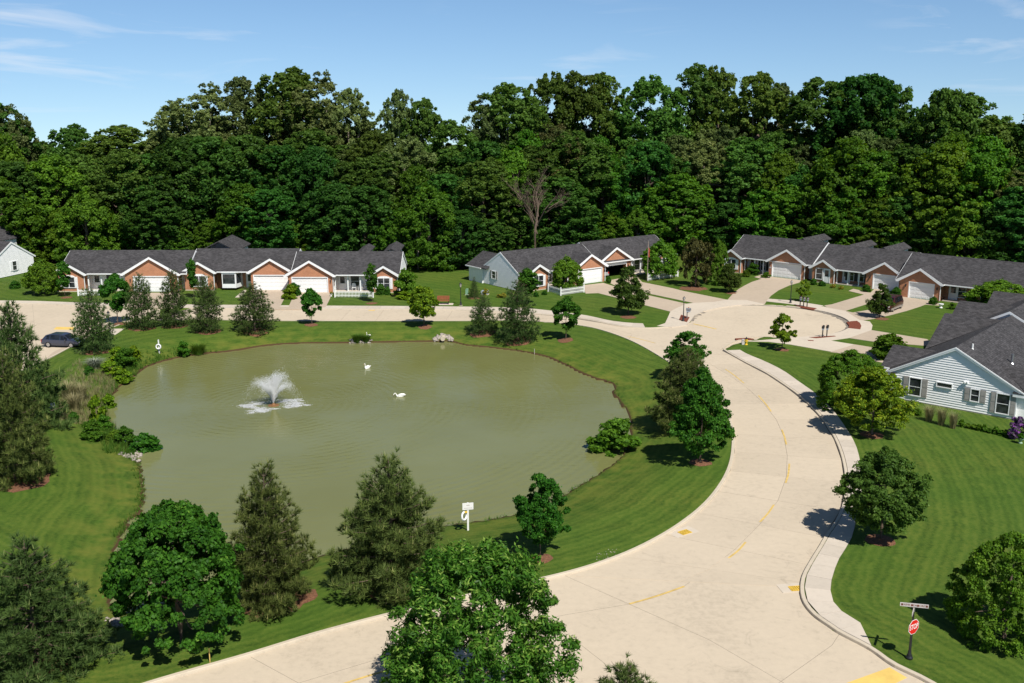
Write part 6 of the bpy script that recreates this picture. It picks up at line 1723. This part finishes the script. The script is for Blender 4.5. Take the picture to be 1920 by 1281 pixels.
for xs, tx in ((-.33, 'ASHE'), (.03, 'DR'), (.35, 'CIRC')):
    text('lettering', tx, .12, 'brown_sign', n1, b1 @ Matrix.Translation((xs, -.014, 2.71)) @ Matrix.Rotation(PI / 2, 4, 'X'))
b2 = Matrix.Rotation(R(62), 4, 'Z')
m = MB(b2); m.box(-.62, .42, -.012, .012, 2.44, 2.60); m.build('name_blade', 'pale_sign', r)
m = MB(); m.lathe([(.05, 2.4), (.05, 2.64)], 8); m.build('bracket', 'grey_metal', r)
# ------------------------------------------------------------------ rescue posts with life rings
def torus(mb, c, R0, r0, ax, n=20, k=8):
    ax = Vector(ax).normalized(); u = ax.cross(Vector((0, 0, 1))); u = u.normalized() if u.length > .01 else Vector((1, 0, 0)); v = ax.cross(u)
    vs, fs = [], []
    for i in range(n):
        d = u * math.cos(2 * PI * i / n) + v * math.sin(2 * PI * i / n)
        for j in range(k):
            a = 2 * PI * j / k; vs.append(Vector(c) + d * (R0 + r0 * math.cos(a)) + ax * (r0 * math.sin(a)))
    for i in range(n):
        for j in range(k):
            i2, j2 = (i + 1) % n, (j + 1) % k; fs.append((i * k + j, i2 * k + j, i2 * k + j2, i * k + j2))
    mb.add(vs, fs)
def rescue(px, py, label, board, h, ring_dx, az):
    x, y, z = GB(px, py); r = thing('rescue_post', label, 'rescue post', (x, y, z), R(az))
    m = MB(); m.box(-.055, .055, -.055, .055, -.2, h); m.build('post', 'white_paint', r)
    if board:
        m = MB(); m.prism([(-.34, h - .42), (.34, h - .42), (.34, h + .02), (.07, h + .02), (0, h + .07), (-.07, h + .02), (-.34, h + .02)], -.085, -.056, 'y'); bo = m.build('notice_board', 'white_paint', r)
        m = MB(); m.box(-.25, .25, -.089, -.085, h - .33, h - .29); m.box(-.1, .1, -.089, -.085, h - .16, h - .1); m.build('faint_print', 'pale_sign', bo)
        m = MB(); m.box(-.22, -.05, -.12, -.06, h - .62, h - .52); m.build('hook', 'hydrant_yellow', r)
    return r
def life_ring(px, py, label, h, dx, az):
    x, y, z = GB(px, py); c = (0, 0, 0); m = MB(); torus(m, c, .235, .065, (math.sin(R(az)), -math.cos(R(az)), .15))
    o = tag(m.build('life_ring', 'white_paint', None, True), label, 'life ring', 'life rings on the bank posts'); o.location = (x + dx, y - .17, z + h)
    m = MB(); torus(m, c, .305, .012, (math.sin(R(az)), -math.cos(R(az)), .15), 20, 4); m.build('rope', 'grey_box', o)
rescue(877.5, 993.5, 'white rescue post with a notice board on the near bank of the pond', True, 1.82, -.2, 10)
life_ring(877.5, 993.5, 'white life ring hanging under the notice board on the near bank', 1.02, -.22, 58)
rescue(299, 663, 'plain white rescue post on the upper left bank', False, 1.5, 0, 0)
life_ring(299, 663, 'white life ring on the plain post on the upper left bank', .78, 0, 0)
# small equipment box and white hoop post half hidden by the left pine
x, y, z = GB(92, 779)
r = thing('equipment_box', 'grey lidded box with a red base on the left bank beside the big pines', 'box', (x, y, z), R(12))
m = MB(); m.box(-.45, .45, -.3, .3, 0, .3); m.build('base', 'red_lamp', r)
m = MB(); m.prism([(-.48, .3), (.5, .3), (.4, .68), (-.36, .6)], -.33, .33, 'y'); m.build('lid', 'grey_box', r)
x, y, z = GB(103, 773.5)
r = thing('white_post', 'short white post with a white float on top beside the grey box', 'post', (x, y, z))
m = MB(); m.box(-.04, .04, -.04, .04, -.1, .85); m.build('post', 'white_paint', r)
m = MB(); m.lathe([(.03, 0), (.1, .06), (.1, .4), (.03, .46)], 10, (-.22, 0, .55)); m.tube([(-.22, 0, .75), (0, 0, .75)], .025, 6); m.build('float', 'swan_white', r)
# survey stakes
for px, py, h, lb in ((394, 1243, .75, 'thin wooden stake in the grass by the near kerb under the big maple'), (1002, 664, .5, 'tiny white stake at the far right shore')):
    x, y, z = GB(px, py); m = MB(); m.box(-.02, .02, -.02, .02, -.1, h); m.box(-.022, .022, -.022, .022, h - .15, h); o = tag(m.build('stake', 'pale_sign' if px > 900 else 'yellow_paint'), lb, 'stake'); o.location = (x, y, z)
# ------------------------------------------------------------------ swans
def swan_body(mb, pts):                             # pts: (x, z, half width, half height)
    n = 12; rings = []
    P = [Vector((a, 0, b_)) for a, b_, _, _ in pts]
    for i, p in enumerate(P):
        tdir = (P[min(i + 1, len(P) - 1)] - P[max(i - 1, 0)]).normalized(); up = Vector((-tdir.z, 0, tdir.x))
        rings.append([p + Vector((0, 1, 0)) * (pts[i][2] * math.cos(2 * PI * k_ / n)) + up * (pts[i][3] * math.sin(2 * PI * k_ / n)) for k_ in range(n)])
    mb.loft(rings)
def swan(px, py, rz, pose, label, cat='swan', z=None, s=1.0, nm='swan'):
    x, y = G(px, py, Z_WATER if z is None else z)
    body = [(-.72, .30, .02, .01), (-.6, .26, .10, .05), (-.42, .2, .19, .13), (-.15, .14, .25, .2), (.12, .11, .26, .21), (.32, .11, .19, .18), (.44, .16, .11, .13)]
    if pose == 'up':
        neck = [(.50, .27, .065, .075), (.50, .42, .05, .055), (.47, .58, .045, .05), (.46, .72, .045, .048), (.50, .82, .055, .055), (.58, .845, .06, .055), (.66, .82, .04, .035)]; bk = [(.65, .82, .035, .03), (.78, .775, .018, .012)]
    else:
        neck = [(.52, .27, .06, .07), (.56, .40, .05, .055), (.64, .50, .045, .05), (.75, .50, .045, .05), (.83, .42, .045, .05), (.88, .32, .055, .055), (.93, .24, .045, .04)]; bk = [(.92, .25, .035, .03), (1.0, .15, .018, .012)]
    m = MB(); swan_body(m, body + neck)
    root = thing(nm, label, cat, (x, y, (Z_WATER - .04) if z is None else z), rz); root.scale = (s, s, s)
    m.build('body', 'swan_white', root, True)
    m = MB(); swan_body(m, bk); m.build('beak', 'beak', root, True)
    for sg in (-1, 1):
        m = MB(); swan_body(m, [(-.62, .33, .01, .01), (-.45, .33, .05, .08), (-.1, .29, .075, .13), (.2, .24, .06, .1), (.3, .22, .01, .02)]); o = m.build('wing', 'swan_white', root, True); o.location = (0, sg * .19, 0)
swan(689, 690.5, R(235), 'up', 'white swan with its neck raised, swimming in mid pond', s=.68)
swan(751, 743.5, R(184), 'down', 'white swan dipping its head, swimming right of the fountain', s=.7)
xx, yy, zz_ = GB(691, 630.5)
swan(691, 630.5, R(150), 'up', 'white bird sitting in the grass behind the reed clump', 'bird', zz_ + .05, .5, 'white_bird')
# ------------------------------------------------------------------ fountain: jets of drops, and foam where they land
fx, fy = G(513, 760, Z_WATER)
fr_ = thing('fountain', 'white floating fountain throwing jets of spray in the pond', 'fountain', (fx, fy, Z_WATER))
m = MB(); m.lathe([(.5, -.08), (.52, .0), (.45, .03), (.2, .06), (.12, .18), (.06, .22)], 18); m.build('float', 'float_brown', fr_)
rng = np.random.default_rng(5)
octv = np.array([(1, 0, 0), (-1, 0, 0), (0, 1, 0), (0, -1, 0), (0, 0, 1), (0, 0, -1)], float)
octf = np.array([(0, 2, 4), (2, 1, 4), (1, 3, 4), (3, 0, 4), (2, 0, 5), (1, 2, 5), (3, 1, 5), (0, 3, 5)])
def drops(P, S, name, mat, parent, el=None):
    n = len(P); sc = S[:, None, None] * np.ones((1, 1, 3)) if el is None else S[:, None, None] * el[:, None, :]
    V = (octv[None] * sc + P[:, None, :]).reshape(-1, 3); F = (octf[None] + (np.arange(n) * 6)[:, None, None]).reshape(-1, 3)
    o = link(name, npmesh(name, V, F, mat), parent); o['kind'] = 'stuff'; return o
m_, t_, b_, o_ = mat_new('spray'); MAT['spray'] = m_
b_.inputs['Base Color'].default_value = (.93, .94, .94, 1); b_.inputs['Roughness'].default_value = .35; b_.inputs['Specular IOR Level'].default_value = .5
trn = N(t_, 'ShaderNodeBsdfTranslucent'); trn.inputs['Color'].default_value = (.92, .94, .94, 1); mxx = N(t_, 'ShaderNodeMixShader', ins={0: .45}); LK(t_, b_, 0, mxx, 1); LK(t_, trn, 0, mxx, 2); LK(t_, mxx, 0, o_, 'Surface')
JETS = [(178, 2.7, 1.85), (252, 1.9, 1.6), (4, 2.6, 1.6), (50, 2.2, 2.25), (128, 1.9, 1.9), (75, 1.1, 2.2)]
for az, rad, hh_ in JETS:
    n = 5200; tq = rng.uniform(0, 1, n) ** 1.15
    sp = .05 + .50 * tq
    a = R(az) + rng.normal(size=n) * .34
    rr = rad * tq * (1 + rng.normal(size=n) * .06); zz2 = 4 * hh_ * tq * (1 - tq) * (1 + rng.normal(size=n) * (.03 + .16 * tq))
    # the first half is a dense sheet, then it breaks into drops
    P = np.stack([np.cos(a) * rr, np.sin(a) * rr, .24 + zz2], 1) + rng.normal(size=(n, 3)) * (sp * .22)[:, None]
    P[:, 2] = np.maximum(P[:, 2], .01)
    S = np.where(tq < .45, rng.uniform(.007, .017, n), rng.uniform(.006, .018, n) * np.where(rng.uniform(0, 1, n) > .9, 1.5, 1))
    keep = rng.uniform(0, 1, n) < np.where(tq < .42, 1.0, np.where(tq < .66, .75, .10))
    drops(P[keep], S[keep], 'water_jet', 'spray', fr_, np.stack([np.ones(keep.sum()), np.ones(keep.sum()), np.where(tq[keep] < .4, 3.0, 1.2)], 1))
for az, r0_, la, lb_, n in ((178, 1.95, .85, .34, 3000), (252, 1.75, 1.05, .32, 3200), (5, 2.05, .95, .38, 3300), (50, 1.75, .9, .22, 1700)):
    c = np.array([math.cos(R(az)) * r0_, math.sin(R(az)) * r0_, 0]); sub = rng.normal(size=(26, 3)) * np.array([la * .52, lb_ * 1.2, 0]); g_ = sub[rng.integers(0, 26, n)] + rng.normal(size=(n, 3)) * np.array([.13, .05, 0]) * rng.uniform(.3, 2.2, n)[:, None]; tilt = R({178: 5, 252: 22, 5: 12, 50: 14}[az])
    P = c + np.stack([g_[:, 0] * math.cos(tilt) - g_[:, 1] * math.sin(tilt), g_[:, 0] * math.sin(tilt) + g_[:, 1] * math.cos(tilt), np.abs(rng.normal(size=n)) * .03], 1)
    drops(P, rng.uniform(.008, .030, n), 'foam', 'spray', fr_, np.stack([np.full(n, 1.6), np.full(n, 1.2), np.full(n, .55)], 1))
# ------------------------------------------------------------------ rocks at inlets, pipe mouth
def rocks(name, spots, n, smin, smax, seed, zoff=0.0, line=None):
    rr = np.random.default_rng(seed); V, F, k = [], [], 0
    ico = bmesh.new(); bmesh.ops.create_icosphere(ico, subdivisions=1, radius=1.0); iv = np.array([v.co[:] for v in ico.verts]); fi = np.array([[v.index for v in f.verts] for f in ico.faces]); ico.free()
    for i in range(n):
        px, py = spots(rr); x, y, z = GB(px, py); s = rr.uniform(smin, smax)
        q = iv * (1 + rr.normal(size=iv.shape) * .14) * np.array([1.2, .9, .7]) * s
        a = rr.uniform(0, 6.28); q = q @ np.array([[math.cos(a), -math.sin(a), 0], [math.sin(a), math.cos(a), 0], [0, 0, 1]])
        V.append(q + np.array([x, y, max(z, Z_WATER) + s * .25])); F.append(fi + k); k += len(iv)
    return link(name, npmesh(name, np.concatenate(V), np.concatenate(F), 'rock'), kind='stuff')
rocks('riprap', lambda r_: (r_.uniform(655, 698), 643.2 + r_.normal() * .9), 44, .10, .26, 1)
def around_pipe(r_):
    a = r_.uniform(0, PI); q = r_.uniform(.55, 1.05); return 831 + 18 * math.cos(a) * q, 640.5 - 13 * math.sin(a) * q
rocks('riprap', around_pipe, 120, .09, .2, 2)
rocks('riprap', lambda r_: (lambda f: (228 + 40 * f + r_.normal() * 3, 850 + 15 * f + r_.normal() * 3))(r_.uniform(0, 1)), 60, .07, .17, 3)
rocks('riprap', lambda r_: (222 + r_.normal() * 13, 1166 + r_.normal() * 4), 70, .05, .13, 4)
rocks('riprap', lambda r_: (r_.uniform(1118, 1158), 1043 + r_.normal() * 6), 26, .02, .05, 5)
x, y, z = GB(831, 638.5); m = MB(); zp = -.62
n = 14
rings = []
for (rad, yy_) in ((.26, 0), (.26, .9)): rings.append([(rad * math.cos(2 * PI * i / n), yy_, rad * math.sin(2 * PI * i / n)) for i in range(n)])
for (rad, yy_) in ((.2, .9), (.2, 0.02)): rings.append([(rad * math.cos(2 * PI * i / n), yy_, rad * math.sin(2 * PI * i / n)) for i in range(n)])
m.loft(rings); dp_ = thing('drain_pipe', 'pale concrete drain pipe mouth among rocks on the far shore', 'pipe', (x, y - .75, -.42)); m.build('pipe', 'concrete_kerb', dp_)
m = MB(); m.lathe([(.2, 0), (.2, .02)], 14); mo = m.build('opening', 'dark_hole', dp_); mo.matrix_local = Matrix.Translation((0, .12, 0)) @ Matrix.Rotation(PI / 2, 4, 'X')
# ------------------------------------------------------------------ storm grates
def grate(px, py, az, label, w_=.62, d=.5):
    x, y = G(px, py, .015); r = thing('storm_grate', label, 'drain', (x, y, .016), R(az), 'yellow storm grates in the street')
    m = MB(); m.box(-w_ / 2 - .55, w_ / 2 + .5, -d / 2 - .12, d / 2 + .35, -.08, .004); m.build('apron', 'concrete_apron', r)
    m = MB(); m.box(-w_ / 2, w_ / 2, -d / 2, d / 2, .004, .009); m.build('pit', 'dark_hole', r)
    m = MB()
    for i in range(6): xs = -w_ / 2 + w_ * i / 5; m.box(xs - .022, xs + .022, -d / 2, d / 2, .009, .03)
    for i in range(5): ys = -d / 2 + d * i / 4; m.box(-w_ / 2, w_ / 2, ys - .022, ys + .022, .012, .033)
    m.build('grating', 'grate_yellow', r)
    return r
grate(1492, 1104, 8, 'yellow storm grate at the right-hand kerb of the junction')
grate(1284, 998.5, 33, 'yellow storm grate at the pond-side kerb before the road bend', .7, .5)
x, y = G(1100 - 402, 582.3, .02)
xg, yg = G(697, 582, .02); m = MB(); m.box(-.4, .4, -.12, .12, 0, .02); o = tag(m.build('storm_grate', 'grate_yellow'), 'flat yellow storm grate at the kerb before the third garage of the long row house', 'drain', 'yellow storm grates in the street'); o.location = (xg, yg, .015)
# ------------------------------------------------------------------ cars
def car(name, label, loc, rz, paint, L=4.4, W=1.72, H=1.42, suv=False, lower=None):
    r = thing(name, label, 'car', loc, rz, None)
    hw = W / 2
    zb = .93 if suv else .82
    # x, z low, z belt, z top, belt half width, top half width
    st = [(-L / 2, .42, .62, .66, hw * .80, hw * .72), (-L / 2 + .12, .28, zb - .02, zb, hw * .95, hw * .86), (-L / 2 + (.25 if suv else .55), .24, zb + .02, H * (.93 if suv else .90), hw, hw * .72), (-L / 2 + 1.1, .22, zb + .01, H, hw, hw * .74), (.1, .22, zb, H, hw, hw * .76), (L / 2 - 1.75, .22, zb - .01, H * .955, hw, hw * .74),
          (L / 2 - 1.02, .23, zb - .02, zb + .06, hw, hw * .86), (L / 2 - .45, .25, zb - .10, zb - .05, hw * .96, hw * .82), (L / 2 - .1, .3, zb - .22, zb - .18, hw * .88, hw * .72), (L / 2, .42, .56, .58, hw * .74, hw * .62)]
    rings = []
    for x, zl, zbt, zt, wb, wt in st:
        rings.append([(x, -wb * .90, zl), (x, -wb, zl + (zbt - zl) * .45), (x, -wb * .985, zbt), (x, -wt, zt - .035), (x, -wt * .8, zt), (x, wt * .8, zt), (x, wt, zt - .035), (x, wb * .985, zbt), (x, wb, zl + (zbt - zl) * .45), (x, wb * .90, zl)])
    m = MB(); m.loft(rings); m.build('body', paint, r, False)
    # glass: side panes, screens
    def lerp3(a, b_, f): return tuple(a[i] + (b_[i] - a[i]) * f for i in range(3))
    for sg, (ia, ib) in ((-1, (2, 3)), (1, (7, 6))):
        for s0, s1, f0, f1 in ((2, 3, .25, .95), (3, 4, .04, .95), (4, 5, .05, .96), (5, 6, .03, .55)):
            a, b_ = lerp3(rings[s0][ia], rings[s1][ia], f0), lerp3(rings[s0][ia], rings[s1][ia], f1); c, d = lerp3(rings[s0][ib], rings[s1][ib], f1), lerp3(rings[s0][ib], rings[s1][ib], f0)
            q = [lerp3(a, d, .08), lerp3(b_, c, .08), lerp3(b_, c, .92), lerp3(a, d, .92)]; off = (0, sg * .012, .004)
            m = MB(); m.add([tuple(p[i] + off[i] for i in range(3)) for p in q] + q, [(0, 1, 2, 3), (0, 4, 5, 1), (1, 5, 6, 2), (2, 6, 7, 3), (3, 7, 4, 0)]); m.build('side_window', 'car_glass', r)
    def screen(s0, s1, nm, f0, f1):
        q = [lerp3(rings[s0][4], rings[s1][4], f0), lerp3(rings[s0][5], rings[s1][5], f0), lerp3(rings[s0][5], rings[s1][5], f1), lerp3(rings[s0][4], rings[s1][4], f1)]
        q = [(p[0], p[1] * 1.12, p[2] - .005) for p in q]; sx = .012 if s0 > 3 else -.012
        m = MB(); m.add([(p[0] + sx, p[1], p[2] + .014) for p in q] + q, [(0, 1, 2, 3), (0, 4, 5, 1), (1, 5, 6, 2), (2, 6, 7, 3), (3, 7, 4, 0)]); m.build(nm, 'car_glass', r)
    screen(5, 6, 'windscreen', .08, .93); screen(1, 2, 'rear_window', .12, .9)
    if lower:
        m = MB(); m.box(-L / 2 + .3, L / 2 - .3, -hw - .015, -hw * .9, .26, .5); m.box(-L / 2 + .3, L / 2 - .3, hw * .9, hw + .015, .26, .5); m.build('side_cladding', lower, r)
    for sx in (-1, 1):
        for sy in (-1, 1):
            xw, yw = sx * L * .30, sy * (hw - .09); wm_ = thing('wheel', None, None, (xw, yw, .31)); wm_.parent = r
            m = MB(); m.lathe([(.2, -.1), (.3, -.1), (.315, -.06), (.315, .06), (.3, .1), (.2, .1)], 18); tq = m.build('tyre', 'tyre', wm_); tq.rotation_euler = (PI / 2, 0, 0)
            m = MB(); m.lathe([(.05, .105 if sy < 0 else -.105), (.2, .1 if sy < 0 else -.1), (.205, 0)] if sy < 0 else [(.205, 0), (.2, -.1), (.05, -.105)], 14); rq = m.build('rim', 'rim', wm_); rq.rotation_euler = (PI / 2, 0, 0)
    for sy in (-1, 1):
        m = MB(); m.box(L / 2 - .2, L / 2 - .05, sy * hw * .62 - .16, sy * hw * .62 + .16, zb - .30, zb - .19); m.build('headlight', 'white_lamp', r)
        m = MB(); m.box(-L / 2 + .0, -L / 2 + .1, sy * hw * .74 - .1, sy * hw * .74 + .1, zb - .28, zb + .0); m.build('tail_light', 'red_lamp', r)
        m = MB(); m.box(L / 2 - 1.5, L / 2 - 1.36, sy * (hw + .1) - .09, sy * (hw + .1) + .09, zb, zb + .14); m.build('wing_mirror', paint, r)
    for xs in (-L / 2 - .03, L / 2 - .05):
        m = MB(); m.box(xs, xs + .08, -hw * .8, hw * .8, .33, .5); m.build('bumper', lower or paint, r)
    return r
x, y = G(117, 651, .02)
car('parked_car', 'blue grey hatchback parked at the left between pines', (x, y + .5, .016), R(-9), 'car_blue')
a, b_ = Vector(G(1690.6, 577, .13)), Vector(G(1669, 586, .13)); dv = b_ - a; ang = math.atan2(dv.y, dv.x)
nn = Vector((-dv.y, dv.x)).normalized(); nn = nn if nn.y > 0 else -nn
c = (a + b_) / 2 + nn * .75
car('parked_car', 'maroon sport utility car on the drive behind the dark oval tree', (c.x, c.y, .132), ang, 'car_red', 4.6, 1.8, 1.72, True, 'car_trim')
xw = house_b.matrix_world if False else None
def b_to_world(lx, ly):
    t_b = R(36.5); return OB[0] + math.cos(t_b) * lx - math.sin(t_b) * ly, OB[1] + math.sin(t_b) * lx + math.cos(t_b) * ly
cx2, cy2 = b_to_world(17.0, 3.3)
car('parked_car', 'silver car standing inside the open garage of the middle house', (cx2, cy2, .11), R(36.5 + 90), 'car_silver', 4.4, 1.75, 1.42)
# ------------------------------------------------------------------ small things by the doors
def urn(px, py, label, s=1.0, mat='white_paint', pl='daff'):
    x, y, z = GB(px, py); r = thing('planter', label, 'planter', (x, y, z + .03)); r.scale = (s, s, s)
    m = MB(); m.lathe([(.16, 0), (.16, .06), (.08, .12), (.12, .2), (.24, .34), (.25, .42)], 12); m.build('pot', mat, r)
    if pl: q = link('foliage', T[pl][0], r); q.location = (0, 0, .38); q.scale = (.6, .6, .42)
urn(1764, 578, 'white garden urn at the right end of the right row house', 1.3, 'white_paint', None)
urn(1913, 832, 'green pot standing by the purple flowers at the right edge', 1.0, 'pot_green', 'bed')
urn(621, 556, 'small pale planter by the third garage door', .8)
urn(1400, 515, 'orange flower tub left of the curved drive', .8, 'orange_flower', 'shrub_mid')
x, y, z = GB(1555, 535)
# porch furniture of the right porch of the long house: two white chairs
def chair(lx, ly, rz, label):
    r = thing('porch_chair', label, 'chair', (-35.7 + lx, 138.6 + ly, .22), rz, 'white porch chairs')
    m = MB(); m.box(-.28, .28, -.26, .26, .38, .42); m.build('seat', 'white_paint', r)
    m = MB(); m.prism([(-.28, .42), (.28, .42), (.28, .8), (.15, .98), (-.15, .98), (-.28, .8)], .22, .27, 'y'); m.build('backrest', 'white_paint', r)
    for sx in (-.25, .25):
        for sy in (-.23, .23): m = MB(); m.box(sx - .025, sx + .025, sy - .025, sy + .025, 0, .38); m.build('leg', 'white_paint', r)
        m = MB(); m.box(sx - .035, sx + .035, -.26, .26, .58, .62); m.build('armrest', 'white_paint', r)
chair(13.9, -1.5 + .75, R(10), 'left white chair on the right porch of the long row house')
chair(14.8, -1.5 + .75, R(-12), 'right white chair on the right porch of the long row house')
